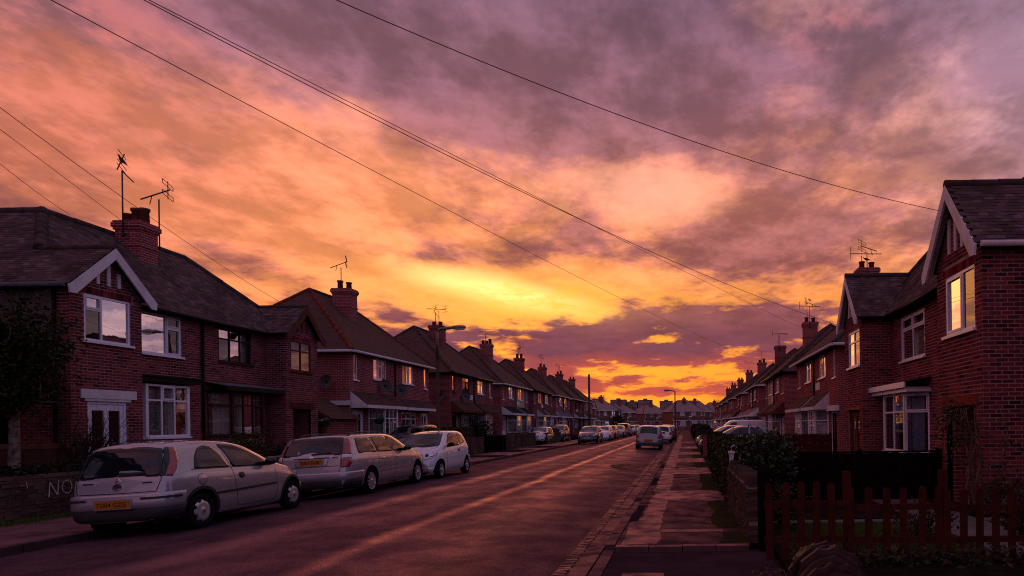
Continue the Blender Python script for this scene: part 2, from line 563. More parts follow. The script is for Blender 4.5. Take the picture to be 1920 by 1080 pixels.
M['wood_dark'] = worn('dark stained wood', (.010, .007, .006), .4, 5.0, .7)
M['wood_red'] = worn('red brown fence wood', (.088, .021, .016), .35, 6.0, .75)
M['soil'] = worn('soil', (.030, .022, .017), .5, 3.0, 1.0, .8, .03)
M['leaf'] = leaf_mat('evergreen leaf', [(.010, .016, .006), (.024, .030, .010), (.014, .020, .008), (.045, .045, .014), (.009, .014, .006)])
M['leaf_hedge'] = leaf_mat('hedge leaf', [(.024, .032, .009), (.055, .055, .015), (.030, .038, .011), (.016, .024, .008)])
M['leaf_dark'] = leaf_mat('dark leaf', [(.008, .011, .006), (.018, .020, .008), (.011, .014, .007)])
M['twig'] = worn('twig', (.075, .045, .035), .4, 10.0, .9)
M['grassmat'] = leaf_mat('grass blade', [(.06, .10, .018), (.085, .125, .024), (.07, .10, .026), (.10, .11, .03)], .8, .0)
M['white_letter'] = worn('white road paint', (.62, .58, .55), .35, 9.0, .8)

# ------------------------------------------------------------------ ground, road, pavements
XL, XR = -9.35, -1.10        # kerb faces left and right
XC = (XL + XR) / 2
ROAD_END = 150.0


def road_z(x):
    t = (x - XC) / (XR - XC)
    return .17 * (1 - t * t)


mg = worn('open ground', (.050, .045, .030), .4, .06, 1.0, .3, .05, fine=3.0)
g = MB().quad((-1500, -200, -.06), (1500, -200, -.06), (1500, 2600, -.06), (-1500, 2600, -.06)).build('ground', mg)
tag(g, 'dark open ground running to the horizon behind the houses', 'ground', kind='structure')

# asphalt: worn wheel tracks are smoother and catch the sky
ma = mat('asphalt', (.055, .05, .05), .5, .5)
k, b = nodes(ma)
gp = k.new('ShaderNodeNewGeometry').outputs['Position']
sp = k.new('ShaderNodeSeparateXYZ'); k.t.links.new(gp, sp.inputs[0])
px = k.m('ADD', sp.outputs[0], k.m('MULTIPLY', k.m('SUBTRACT', k.noise(gp, .25, 3), .5), .5))


def track(x0, wd, amp):
    d = k.m('DIVIDE', k.m('SUBTRACT', px, x0), wd)
    return k.m('MULTIPLY', k.m('EXPONENT', k.m('MULTIPLY', k.m('MULTIPLY', d, d), -1.0)), amp)


tr = k.m('ADD', k.m('ADD', track(-4.15, .14, 1.0), track(-6.1, .28, .8)), k.m('ADD', track(-3.2, .8, .45), track(-5.2, .6, .3)))
sm = k.noise(k.xyz(sp.outputs[0], k.m('MULTIPLY', sp.outputs[1], .8), 0.0), 1.1, 10, .70, .0)
ag = k.noise(gp, 55.0, 3, .7)
ag2 = k.noise(gp, 9.0, 4, .65)
vor = k.new('ShaderNodeTexVoronoi'); vor.inputs['Scale'].default_value = 75.0
k.put(vor.inputs['Vector'], gp)
wet = k.m('MULTIPLY', k.m('ADD', k.m('MULTIPLY', tr, .85), .18), k.m('ADD', .50, k.m('MULTIPLY', k.sst(sm, .40, .64), .50)), clamp=True)
c = k.mix(k.sst(sm, .35, .7), (.028, .016, .024), (.064, .032, .042))
grain = k.m('ADD', .45, k.m('MULTIPLY', k.sst(k.noise(gp, 28.0, 4, .75), .36, .66), 1.1))
c = k.mix(1.0, c, k.xyz(grain, grain, grain), 'MULTIPLY')
patch = k.m('MULTIPLY', k.sst(k.noise(k.xyz(sp.outputs[0], k.m('MULTIPLY', sp.outputs[1], .5), 4.0), .55, 3, .6), .60, .66), .5)
c = k.mix(patch, c, (.020, .012, .017))
hgt = k.m('ADD', k.m('MULTIPLY', vor.outputs['Distance'], .8), k.m('MULTIPLY', ag2, .9))
bn = k.new('ShaderNodeBump'); bn.inputs['Distance'].default_value = .008
k.put(bn.inputs['Strength'], k.m('SUBTRACT', .55, k.m('MULTIPLY', wet, .35)))
k.put(bn.inputs['Height'], hgt)
# dull stone with a damp film that mirrors the sky at a slant; the film is thickest on the wheel tracks
df_ = k.new('ShaderNodeBsdfDiffuse'); k.put(df_.inputs['Color'], c); k.t.links.new(bn.outputs[0], df_.inputs['Normal'])
gl_ = k.new('ShaderNodeBsdfGlossy'); gl_.inputs['Color'].default_value = (.90, .50, .50, 1); k.t.links.new(bn.outputs[0], gl_.inputs['Normal'])
k.put(gl_.inputs['Roughness'], k.m('SUBTRACT', .50, k.m('MULTIPLY', wet, .20)))
lw = k.new('ShaderNodeLayerWeight'); lw.inputs[0].default_value = .5
mx_ = k.new('ShaderNodeMixShader')
k.put(mx_.inputs[0], k.m('MULTIPLY', k.m('POWER', lw.outputs['Facing'], 3.0), k.m('ADD', .015, k.m('MULTIPLY', wet, .72)), clamp=True))
k.t.links.new(df_.outputs[0], mx_.inputs[1]); k.t.links.new(gl_.outputs[0], mx_.inputs[2])
k.t.links.new(mx_.outputs[0], k.t.nodes['Material Output'].inputs[0])

mb = MB()
nx = 24
ys = [-12 + i * 2.0 for i in range(82)]
vs = []
for y in ys:
    for i in range(nx + 1):
        x = XL - .02 + (XR - XL + .04) * i / nx
        vs.append((x, y, road_z(min(max(x, XL), XR)) + .006 * noise.noise((x * .7, y * .35, 0))))
fs = [(r * (nx + 1) + i, r * (nx + 1) + i + 1, (r + 1) * (nx + 1) + i + 1, (r + 1) * (nx + 1) + i) for r in range(len(ys) - 1) for i in range(nx)]
mb.add(vs, fs, 0, True)
road = tag(mb.build('road', ma), 'worn dark asphalt street with shining wheel tracks', 'road', kind='structure')
mb = MB().quad((-60, 149.5, .02), (60, 149.5, .02), (60, 158, .02), (-60, 158, .02))
tag(mb.build('side_road', ma), 'asphalt cross street at the far end of the road', 'road', kind='structure')

# skid patch and pothole in the near road: real shallow dents filled with dark repair
for (px_, py_, rx, ry) in ((-2.3, 25.0, .55, 1.5),):
    n = 18
    o = [(px_ + rx * math.cos(2 * math.pi * i / n) * random.uniform(.8, 1.1), py_ + ry * math.sin(2 * math.pi * i / n) * random.uniform(.8, 1.1)) for i in range(n)]
    MB().add([(x, y, road_z(x) + .011) for x, y in o], [tuple(range(n))]).build('asphalt_patch', damp(worn('tar repair', (.024, .013, .017), .3, 8.0, .6, .5), .10), road)

# pavements
mp = damp(worn('pavement asphalt', (.14, .071, .076), .40, 1.3, .60, .6, .004, fine=70.0), .20)
mpd = worn('dark pavement repair', (.034, .019, .024), .3, 2.0, .75, .6, .004, fine=70.0)
mpm = worn('mossy pavement repair', (.062, .032, .036), .5, 1.6, .85, .6, .004, (.036, .020, .024), fine=60.0)
mpm = damp(mpm, .07)
PZ = .085
XP = 0.85                      # garden line on the right
pavR = MB().box(XR + .16, XP, 8.75, 149, -.04, PZ)
pavR = tag(pavR.build('pavement', mpm), 'patched asphalt pavement beside the garden walls, with mossy edges', 'pavement', kind='structure')
drv = tag(MB().box(XR + .155, XP + .2, -8, 8.70, -.05, .018).build('driveway', worn('drive asphalt', (.058, .030, .037), .35, 1.5, .75, .6, .004, fine=70.0)), 'lowered asphalt drive crossing in the foreground', 'driveway', kind='structure')
# a light trench strip wanders along the dark, mossy pavement, with light bands across to the gateways
rp = random.Random(5)
def ragged(x0, x1, y0, y1, z, m_, parent, step=.10, amp=.05, name='asphalt_patch'):
    n = max(2, int((y1 - y0) / step))
    sd_ = rp.uniform(0, 50)
    wob = lambda v, k_: noise.noise((v * .9 + sd_, k_, 0)) * amp * 1.6 + noise.noise((v * 5.0 + sd_, k_, 3)) * amp * .35
    vs, f = [], []
    nx_ = max(2, int((x1 - x0) / .12))
    for i in range(n + 1):
        y = y0 + (y1 - y0) * i / n
        a_, c_ = x0 + wob(y, 0), x1 + wob(y, 9)
        for j in range(nx_ + 1):
            x = a_ + (c_ - a_) * j / nx_
            e = wob(x * 2, 5) * 1.4 if i in (0, n) else 0
            vs.append((x, y + e, z))
    w_ = nx_ + 1
    for i in range(n):
        for j in range(nx_): f.append((i * w_ + j, i * w_ + j + 1, (i + 1) * w_ + j + 1, (i + 1) * w_ + j))
    return MB().add(vs, f).build(name, m_, parent)


for (ya, yb, xa, xb) in ((8.78, 11.2, -.88, -.40), (11.2, 17.0, -.74, -.38), (17.0, 26.0, -.76, -.36), (26.0, 48.0, -.78, -.34), (48.0, 90.0, -.80, -.30)):
    ragged(xa, xb, ya, yb, PZ + .0045, mp, pavR)
for i, (ya, yb, xb) in enumerate(((9.75, 9.98, .55), (13.7, 15.7, .80), (20.9, 23.8, .8), (27.2, 30.2, .8), (34, 37, .8), (42, 46, .8), (54, 58, .8))):
    ragged(-.42, xb, ya, yb, PZ + .0049, mp, pavR, amp=.04)
for (ya, yb, xa, xb) in ((10.9, 13.0, -.93, -.79), (17.3, 19.6, -.93, -.78), (24, 26, -.93, -.8)):
    ragged(xa, xb, ya, yb, PZ + .0047, mpd, pavR, amp=.01)
moss = worn('pavement moss', (.046, .046, .012), .5, 5.0, 1.0, .8, .01, (.036, .024, .020), fine=60.0)
for (ya, yb, xa) in ((8.8, 9.7, .52), (10.1, 13.6, .45), (15.9, 20.8, .42), (24.0, 27.0, .35), (30.5, 33.8, .35), (37.2, 41.8, .4)):
    ragged(xa, XP - .01, ya, yb, PZ + .0044, moss, pavR, amp=.09, name='moss_patch')
ragged(-.75, -.30, 3.0, 7.4, .024, mp, drv)
ragged(.35, .80, 4.0, 6.0, .0235, mp, drv)
# concrete edge of the pavement where it drops to the drive
for i in range(4):
    MB().box(XR + .17 + i * .44, XR + .17 + i * .44 + .43, 8.60, 8.745, -.02, PZ + .006 - .003 * (i % 2)).build('kerb_stone', mp, pavR)

pavL = tag(MB().box(-11.75, XL - .14, -10, 149, -.04, .105).build('pavement', mp), 'left hand asphalt pavement below the front garden walls', 'pavement', kind='structure')
for (ya, yb, xa, xb) in ((28.5, 31, -11.7, -10.3), (33.5, 36, -11.6, -9.6), (40, 44, -11.7, -10), (47, 51, -11.4, -9.6)):
    MB().box(xa, xb, ya, yb, .02, .11).build('asphalt_patch', mpd, pavL)

# kerb stones and channel, left and right; each stone is a piece
kerb = damp(worn('kerb concrete', (.11, .06, .064), .35, 2.5, .85, .5, .004), .08)
km = [mesh_only(MB().box(-.07, .07, -.445, .445, -.12, 0), 'kerb_stone', kerb)]
for i in range(-7, 100):
    y = 9.2 + i * .91
    o = link('kerb_stone', km[0], pavR)
    low = y < 9 or (12 < y < 14.2) or (25 < y < 28) or (44 < y < 47.5)
    o.location = (XR + .08, y, (.035 if low else PZ + .012) + random.uniform(-.004, .004))
    o.rotation_euler = (random.uniform(-.008, .008), random.uniform(-.02, .02), random.uniform(-.006, .006))
for i in range(118):
    y = 5.2 + i * .91
    o = link('kerb_stone', km[0], pavL)
    low = (26.5 < y < 29) or (38.5 < y < 42) or (y < 8.6)
    o.location = (XL - .06, y, (.05 if low else .118) + random.uniform(-.004, .004))
    o.rotation_euler = (random.uniform(-.01, .01), random.uniform(-.02, .02), random.uniform(-.006, .006))
# gutter of setts along the right hand kerb and the concrete channel behind it
gut = tag(MB().box(XR - .39, XR + .01, 2.0, 120, -.05, .010).build('gutter_bed', worn('gutter mortar', (.020, .012, .012), .4, 6.0, .95, .5)), 'gutter bed of stone setts and channel blocks along the kerb', 'gutter', kind='structure')
sett = damp(worn('granite sett', (.19, .10, .09), .6, 7.0, .5, .5, .004), .25, .4)
sm_ = []
for v in range(4):
    bm = bmesh.new()
    bmesh.ops.create_cube(bm, size=1.0)
    bmesh.ops.scale(bm, vec=(.165, .092, .07), verts=bm.verts)
    bmesh.ops.bevel(bm, geom=[e for e in bm.edges if all(v_.co.z > 0 for v_ in e.verts)], offset=.014, segments=2, affect='EDGES')
    for vv in bm.verts: vv.co += Vector((random.uniform(-.005, .005), random.uniform(-.005, .005), random.uniform(-.004, .004)))
    me = bpy.data.meshes.new('sett'); bm.to_mesh(me); bm.free()
    me.materials.append(sett)
    sm_.append(me)
for i in range(300):
    o = link('sett', sm_[i % 4], gut)
    o.location = (XR - .31 + random.uniform(-.006, .006), 4.0 + i * .117, .012 + random.uniform(-.004, .003))
    o.rotation_euler = (random.uniform(-.05, .05), random.uniform(-.05, .05), random.uniform(-.06, .06))
chm = mesh_only(MB().box(-.105, .105, -.36, .36, -.05, .0), 'channel_block', damp(worn('channel concrete', (.11, .056, .062), .4, 2.0, .7, .5), .14))
for i in range(70):
    o = link('channel_block', chm, gut)
    o.location = (XR - .115, 4.4 + i * .735, .040 + random.uniform(-.003, .003))
    o.rotation_euler = (random.uniform(-.005, .005), random.uniform(-.015, .015), 0)

# gardens: raised soil behind the left walls, level lawn and paving on the right
mb = MB()
mb.quad((-12.0, -5, .30), (-15.2, -5, .42), (-15.2, 149, .42), (-12.0, 149, .30))
mb.quad((-15.2, -5, .42), (-40, -5, .3), (-40, 149, .3), (-15.2, 149, .42))
mb.quad((-12.0, -5, .30), (-12.0, 149, .30), (-12.0, 149, -.05), (-12.0, -5, -.05))
tag(mb.build('terrain', M['soil']), 'raised garden soil behind the left hand walls', 'ground', kind='structure')
mb = MB().box(1.15, 40, -6, 149, -.05, .03)
tag(mb.build('terrain', M['soil']), 'bare garden soil in front of the right hand houses', 'ground', kind='structure')
# ------------------------------------------------------------------ houses
LX, RX = -14.94, 6.13          # main facades left and right of the street


def wall(mb, T, s0, s1, h0, h1, holes=(), reveal=.11, n=0.0, mat=0):
    """flat wall with rectangular openings and their reveals; T(s, n, h)"""
    ss = sorted({s0, s1, *[min(max(v, s0), s1) for o in holes for v in o[:2]]})
    hs = sorted({h0, h1, *[min(max(v, h0), h1) for o in holes for v in o[2:4]]})
    for a, b_ in zip(ss, ss[1:]):
        for c_, d in zip(hs, hs[1:]):
            ms, mh = (a + b_) / 2, (c_ + d) / 2
            if any(o[0] < ms < o[1] and o[2] < mh < o[3] for o in holes): continue
            mb.quad(T(a, n, c_), T(b_, n, c_), T(b_, n, d), T(a, n, d), mat)
    for o in holes:
        a, b_, c_, d = o[:4]
        for p, q_ in (((a, c_), (b_, c_)), ((b_, c_), (b_, d)), ((b_, d), (a, d)), ((a, d), (a, c_))):
            mb.quad(T(p[0], n, p[1]), T(q_[0], n, q_[1]), T(q_[0], n - reveal, q_[1]), T(p[0], n - reveal, p[1]), mat)


def brick_cells(s0, s1, h0, h1, holes=(), tri=None):
    """stretcher bond: (s, h, length, height) of every brick on the face"""
    out = []
    r = 0
    h = h0
    while h < h1 - .03:
        hb = min(.059, h1 - h)
        s = s0 - (.1125 if r % 2 else 0) - .0
        while s < s1 - .02:
            a, b_ = max(s, s0), min(s + .2085, s1)
            m_ = h + hb / 2
            segs = [(a, b_)]
            for o in holes:
                if o[2] - .02 < m_ < o[3] + .02:
                    ns = []
                    for x0, x1 in segs:
                        if x1 <= o[0] or x0 >= o[1]: ns.append((x0, x1)); continue
                        if x0 < o[0]: ns.append((x0, o[0]))
                        if x1 > o[1]: ns.append((o[1], x1))
                    segs = ns
            for x0, x1 in segs:
                if tri:
                    lo, hi, ap, hb_, ht = tri     # gable triangle lo..hi with apex ap between heights hb_, ht
                    if m_ > hb_:
                        f = (m_ + .03 - hb_) / (ht - hb_)
                        x0, x1 = max(x0, lo + (ap - lo) * f), min(x1, hi - (hi - ap) * f)
                if x1 - x0 > .035: out.append((x0, h, x1 - x0, hb))
            s += .225
        h += .075
        r += 1
    return out


BR = {}


def brick_mesh(w_, h_, side_axis):
    key = (round(w_, 3), round(h_, 3), side_axis)
    if key not in BR:
        T = (lambda s, n, h: (n, s, h)) if side_axis == 'x+' else ((lambda s, n, h: (-n, s, h)) if side_axis == 'x-' else (lambda s, n, h: (s, -n, h)))
        e = .0035
        mb = MB()
        p = [(0, -.012, 0), (w_, -.012, 0), (w_, -.012, h_), (0, -.012, h_), (e, .006, e), (w_ - e, .006, e), (w_ - e, .006, h_ - e), (e, .006, h_ - e)]
        mb.add([T(*v) for v in p], [(4, 5, 6, 7), (0, 1, 5, 4), (1, 2, 6, 5), (2, 3, 7, 6), (3, 0, 4, 7)])
        BR[key] = mesh_only(mb, 'brick', M['brick'])
    return BR[key]


def lay_bricks(parent, org, faces, n_single):
    """faces: (T, axis, cells, nearness). The nearest n_single full bricks are pieces of their own, the rest one mass of brickwork"""
    allb = []
    for T, ax, cells, pri in faces:
        for c_ in cells: allb.append((pri, T, ax, c_))
    full = [x for x in allb if abs(x[3][2] - .2085) < .003 and abs(x[3][3] - .059) < .003]
    full.sort(key=lambda x: (x[0], -x[3][1]))
    single = full[:n_single]
    ids = {id(x) for x in single}
    for _, T, ax, (s, h, w_, hh) in single:
        o = link('brick', brick_mesh(.2085, .059, ax), parent)
        p = T(s, random.uniform(-.002, .003), h)
        o.location = (p[0] - org[0], p[1] - org[1], p[2] - org[2])
    mb = MB()
    for x in allb:
        if id(x) in ids: continue
        _, T, ax, (s, h, w_, hh) = x
        e = .0035
        n0 = random.uniform(.004, .008)
        p = [(s, -.006, h), (s + w_, -.006, h), (s + w_, -.006, h + hh), (s, -.006, h + hh), (s + e, n0, h + e), (s + w_ - e, n0, h + e), (s + w_ - e, n0, h + hh - e), (s + e, n0, h + hh - e)]
        mb.add([T(*v) for v in p], [(4, 5, 6, 7), (0, 1, 5, 4), (1, 2, 6, 5), (2, 3, 7, 6), (3, 0, 4, 7)])
    if mb.v: tag(mb.build('brickwork', M['brick'], parent, org, fix=False), kind='stuff')


TILE = {}


def lay_tiles(parent, org, planes, n_single, m_=None, tw=.168, gauge=.102):
    """planes: (eave point, unit along eave, unit up slope, polygon in (s,t), priority)"""
    m_ = m_ or M['tile']
    rows = []
    for P0, U, V, poly, pri in planes:
        P0, U, V = Vector(P0), Vector(U), Vector(V)
        Nn = U.cross(V)
        if Nn.z < 0: Nn = -Nn
        smin, smax = min(p[0] for p in poly), max(p[0] for p in poly)
        tmin, tmax = min(p[1] for p in poly), max(p[1] for p in poly)
        t, r = tmin, 0
        while t < tmax:
            s = smin - (tw / 2 if r % 2 else 0)
            while s < smax:
                cx, cy = s + tw / 2, t + gauge * .5
                ins = False
                j = len(poly) - 1
                for i in range(len(poly)):
                    xi, yi = poly[i]; xj, yj = poly[j]
                    if (yi > cy) != (yj > cy) and cx < (xj - xi) * (cy - yi) / (yj - yi) + xi: ins = not ins
                    j = i
                if ins:
                    sa_, sb_ = max(s, smin), min(s + tw, smax)
                    rows.append((pri, P0 + U * sa_ + V * t, U, V, Nn, sb_ - sa_ - .004))
                s += tw
            t += gauge
            r += 1
    rows.sort(key=lambda x: x[0])
    mb = MB()
    single_left = n_single
    for i, (pri, P, U, V, Nn, wv) in enumerate(rows):
        j1, j2 = random.uniform(-.003, .003), random.uniform(.012, .021)
        vs = [P + Nn * .004 + V * (-.012 + j1), P + U * wv + Nn * .004 + V * (-.012 + j1), P + U * wv + V * (gauge + .02) + Nn * .001, P + V * (gauge + .02) + Nn * .001,
              P + Nn * j2 + V * (-.012 + j1), P + U * wv + Nn * (j2 + random.uniform(-.002, .002)) + V * (-.012 + j1), P + U * wv + V * (gauge + .02) + Nn * .008, P + V * (gauge + .02) + Nn * .008]
        F = [(4, 5, 6, 7), (0, 1, 5, 4), (1, 2, 6, 5), (3, 0, 4, 7)]
        if single_left > 0 and wv > tw - .01:
            single_left -= 1
            key = (m_.name, tuple(round(v, 3) for v in (*U, *V)), i % 4)
            if key not in TILE:
                TILE[key] = mesh_only(MB().add([v - P for v in vs], F), 'roof_tile', m_)
            o = link('roof_tile', TILE[key], parent)
            o.location = P - Vector(org)
        else:
            mb.add(vs, F)
    if mb.v: tag(mb.build('roof_tiling', m_, parent, org, fix=False), kind='stuff')


def window(parent, org, T, s0, s1, h0, h1, cols, fm, n=-.07, sill=True, curtain=None, fw=.055, opening=(), sill_out=.07, lead=False, sm=None, thick=.055):
    """cols: list of (width share, [row shares from the bottom]); frame > panes, sill, curtain"""
    mb = MB()
    mb.box(s0, s1, n, n + thick, h0, h0 + fw, T); mb.box(s0, s1, n, n + thick, h1 - fw, h1, T)
    mb.box(s0, s0 + fw, n, n + thick, h0 + fw, h1 - fw, T); mb.box(s1 - fw, s1, n, n + thick, h0 + fw, h1 - fw, T)
    ia, ib, ja, jb = s0 + fw, s1 - fw, h0 + fw, h1 - fw
    tot = sum(c_[0] for c_ in cols)
    cells = []
    a = ia
    for ci, (wd, rows) in enumerate(cols):
        b_ = a + (ib - ia) * wd / tot
        if ci < len(cols) - 1: mb.box(b_ - fw * .42, b_ + fw * .42, n + .001, n + thick - .001, ja, jb, T)
        l, r_ = (a if ci == 0 else a + fw * .42), (b_ if ci == len(cols) - 1 else b_ - fw * .42)
        rt = sum(rows)
        c_ = ja
        for ri, rh in enumerate(rows):
            d = c_ + (jb - ja) * rh / rt
            if ri < len(rows) - 1: mb.box(l, r_, n + .002, n + thick - .002, d - fw * .42, d + fw * .42, T)
            lo, hi = (c_ if ri == 0 else c_ + fw * .42), (d if ri == len(rows) - 1 else d - fw * .42)
            if (ci, ri) in opening:
                q_ = fw * .62
                for bx in ((l, r_, lo, lo + q_), (l, r_, hi - q_, hi), (l, l + q_, lo + q_, hi - q_), (r_ - q_, r_, lo + q_, hi - q_)):
                    mb.box(bx[0], bx[1], n + .012, n + thick + .016, bx[2], bx[3], T)
                l2, r2, lo2, hi2 = l + q_, r_ - q_, lo + q_, hi - q_
            else: l2, r2, lo2, hi2 = l, r_, lo, hi
            cells.append((l2, r2, lo2, hi2))
            c_ = d
        a = b_
    f = mb.build('window', fm, parent, org)
    for (l, r_, lo, hi) in cells:
        tlt, tl2 = random.uniform(-.0015, .0015), random.uniform(-.0015, .0015)
        nn = n + thick * .5
        MB().quad(T(l, nn + tlt, lo), T(r_, nn - tlt, lo), T(r_, nn - tlt + tl2, hi), T(l, nn + tlt + tl2, hi)).build('pane', M['glass'], f, org)
        if lead and hi - lo < .45:
            m2 = MB()
            m2.box(l, r_, nn + .006, nn + .010, (lo + hi) / 2 - .006, (lo + hi) / 2 + .006, T)
            m2.box((l + r_) / 2 - .006, (l + r_) / 2 + .006, nn + .006, nn + .010, lo, hi, T)
            m2.build('leading', M['lead'], f, org)
    if sill:
        MB().box(s0 - .06, s1 + .06, n, -n * 0 + sill_out, h0 - .055, h0 - .002, T).build('sill', sm or fm, f, org)
    if curtain:
        cm, parts = curtain
        m2 = MB()
        for (a0, a1) in parts:
            sa, sb = s0 + (s1 - s0) * a0, s0 + (s1 - s0) * a1
            k_ = max(6, int((sb - sa) / .035))
            pts = [(sa + (sb - sa) * i / k_, n - .13 + .022 * math.sin(i * 1.7) + .012 * math.sin(i * .61)) for i in range(k_ + 1)]
            vs = [T(p[0], p[1], h0 + .03) for p in pts] + [T(p[0], p[1], h1 - .03) for p in pts]
            m2.add(vs, [(i, i + 1, k_ + 2 + i, k_ + 1 + i) for i in range(k_)], 0, True)
        m2.build('curtain', cm, f, org, fix=False)
    return f


def door(parent, org, T, s0, s1, h0, h1, dm, fm, n=-.09, panes=((.12, .45, .45, .94), (.55, .88, .45, .94)), glazed=True):
    mb = MB()
    fw = .06
    mb.box(s0, s0 + fw, n, n + .07, h0, h1, T); mb.box(s1 - fw, s1, n, n + .07, h0, h1, T); mb.box(s0 + fw, s1 - fw, n, n + .07, h1 - fw, h1, T)
    f = mb.build('door_frame', fm, parent, org)
    a, b_ = s0 + fw, s1 - fw
    W, H = b_ - a, h1 - fw - h0
    holes = [(a + W * p[0], a + W * p[1], h0 + H * p[2], h0 + H * p[3]) for p in panes]
    mb = MB()
    wall(mb, T, a, b_, h0, h1 - fw, holes, .03, n + .045)
    d = mb.build('door', dm, parent, org)
    for hh in holes:
        nn = n + .02
        MB().quad(T(hh[0], nn, hh[2]), T(hh[1], nn, hh[2]), T(hh[1], nn, hh[3]), T(hh[0], nn, hh[3])).build('pane', M['glass'], d, org)
    MB().box(b_ - .10, b_ - .05, n + .045, n + .10, h0 + H * .46, h0 + H * .475, T).build('handle', M['metal'], d, org)
    return d


def chimney(parent, org, T, s0, s1, n0, n1, h0, h1, pots=3, m_=None, geo=False):
    m_ = m_ or M['brick_far']
    mb = MB()
    mb.box(s0, s1, n0, n1, h0, h1 - .28, T)
    for i, (e, z0, z1) in enumerate(((.035, h1 - .28, h1 - .20), (.07, h1 - .20, h1 - .06), (.04, h1 - .06, h1))):
        mb.box(s0 - e, s1 + e, n0 - e, n1 + e, z0, z1, T)
    mb.box(s0 - .03, s1 + .03, n0 - .03, n1 + .03, h0 + (h1 - h0) * .42, h0 + (h1 - h0) * .42 + .07, T)
    c_ = mb.build('chimney', m_, parent, org)
    for i in range(pots):
        f = (i + .5) / pots
        p = T(s0 + (s1 - s0) * (.5 if n1 - n0 > s1 - s0 else f), n0 + (n1 - n0) * (f if n1 - n0 > s1 - s0 else .5), h1)
        hh = random.choice((.32, .36, .30, .46))
        MB().lathe([(.02, .0), (.135, 0), (.12, hh * .8), (.15, hh * .82), (.15, hh), (.10, hh), (.095, hh * .5), (.01, hh * .5)], p, 12).build('chimney_pot', M['pot'], c_, org)
    MB().box(s0 - .08, s1 + .08, n1 - .02, n1 + .10, h0 - .12, h0 + .05, T).build('flashing', M['lead'], c_, org)
    return c_


def ridge_run(parent, org, a, b_, r=.11, seg=.42, m_=None, single=False, name='ridge_tile'):
    """half-round capping tiles laid along a ridge or hip; far off they are one run"""
    a, b_ = Vector(a), Vector(b_)
    n = max(1, int((b_ - a).length / seg))
    mb = MB()
    for i in range(n):
        p, q_ = a.lerp(b_, i / n), a.lerp(b_, (i + 1.04) / n)
        j = Vector((0, 0, random.uniform(-.008, .008)))
        if single: MB().tube([p + j, q_ + j], [r * random.uniform(.97, 1.06), r * .97], 10).build(name, m_ or M['ridge'], parent, org)
        else: mb.tube([p + j, q_ + j], [r * random.uniform(.97, 1.06), r * .97], 8)
    if not single: tag(mb.build(name + 's', m_ or M['ridge'], parent, org), kind='stuff')


def gutter(parent, org, pts, m_=None, r=.055):
    return MB().tube(pts, r, 8).build('gutter', m_ or M['black'], parent, org)


def antenna(T_pt, h, kind, label, az_=.3, bird=False):
    """tv aerial on a mast"""
    x, y, z = T_pt
    t = thing('tv_aerial', label, 'aerial', T_pt, 'aerials on the chimneys')
    MB().tube([(0, 0, 0), (0, 0, h)], .021, 6).build('mast', M['dark_metal'], t)
    ca, sa = math.cos(az_), math.sin(az_)
    def R(u, v, wz): return (u * ca - v * sa, u * sa + v * ca, wz)
    mb = MB()
    if kind == 0:       # yagi with a row of directors and a reflector grid
        mb.tube([R(-.75, 0, h + .02), R(.45, 0, h + .12)], .016, 6)
        for i in range(8):
            u = -.7 + i * .14
            zz = h + .02 + (u + .75) / 1.2 * .1
            mb.tube([R(u, -.14, zz), R(u, .14, zz)], .008, 5)
        for dz_ in (-.15, .05, .2):
            mb.tube([R(.42, -.32, h + .12 + dz_), R(.42, .32, h + .12 + dz_)], .009, 5)
        mb.tube([R(.42, 0, h - .08), R(.42, 0, h + .36)], .010, 5)
    elif kind == 1:     # stacked bars
        mb.tube([R(-.10, 0, h), R(.05, 0, h + .42)], .014, 6)
        for i, dz_ in enumerate((.02, .14, .27, .40)):
            mb.tube([R(-.02, -.36 + .03 * i, h + dz_ + .03), R(.02, .36 - .02 * i, h + dz_ - .02)], .009, 5)
        mb.tube([R(0, 0, h - .02), R(.22, .05, h - .25)], .014, 6)
    elif kind == 2:     # two folded dipole stacks on a boom
        mb.tube([R(-.40, 0, h - .04), R(.25, 0, h + .28)], .018, 6)
        for zc in (.12, .40):
            for dz_ in (-.05, .05):
                mb.tube([R(.2, -.36, h + zc + dz_), R(.2, .36, h + zc + dz_)], .009, 5)
            for yy in (-.36, .36): mb.tube([R(.2, yy, h + zc - .05), R(.2, yy, h + zc + .05)], .009, 5)
        mb.tube([R(.2, 0, h + .02), R(.2, 0, h + .5)], .011, 5)
        mb.tube([R(-.2, 0, h - .15), R(-.15, 0, h + .08)], .011, 5)
    else:               # plain cross bar type
        mb.tube([R(-.55, 0, h + .04), R(.30, 0, h + .04)], .014, 6)
        for i in range(6): mb.tube([R(-.5 + i * .14, -.17, h + .04), R(-.5 + i * .14, .17, h + .04)], .008, 5)
        mb.tube([R(.27, 0, h - .12), R(.27, 0, h + .22)], .010, 5)
    mb.v = [(vx * 1.2, vy * 1.2, h + (vz - h) * 1.2) for vx, vy, vz in mb.v]
    mb.build('array', M['dark_metal'], t)
    MB().box(-.05, .05, -.05, .05, .06, .12).build('bracket', M['dark_metal'], t)
    return t


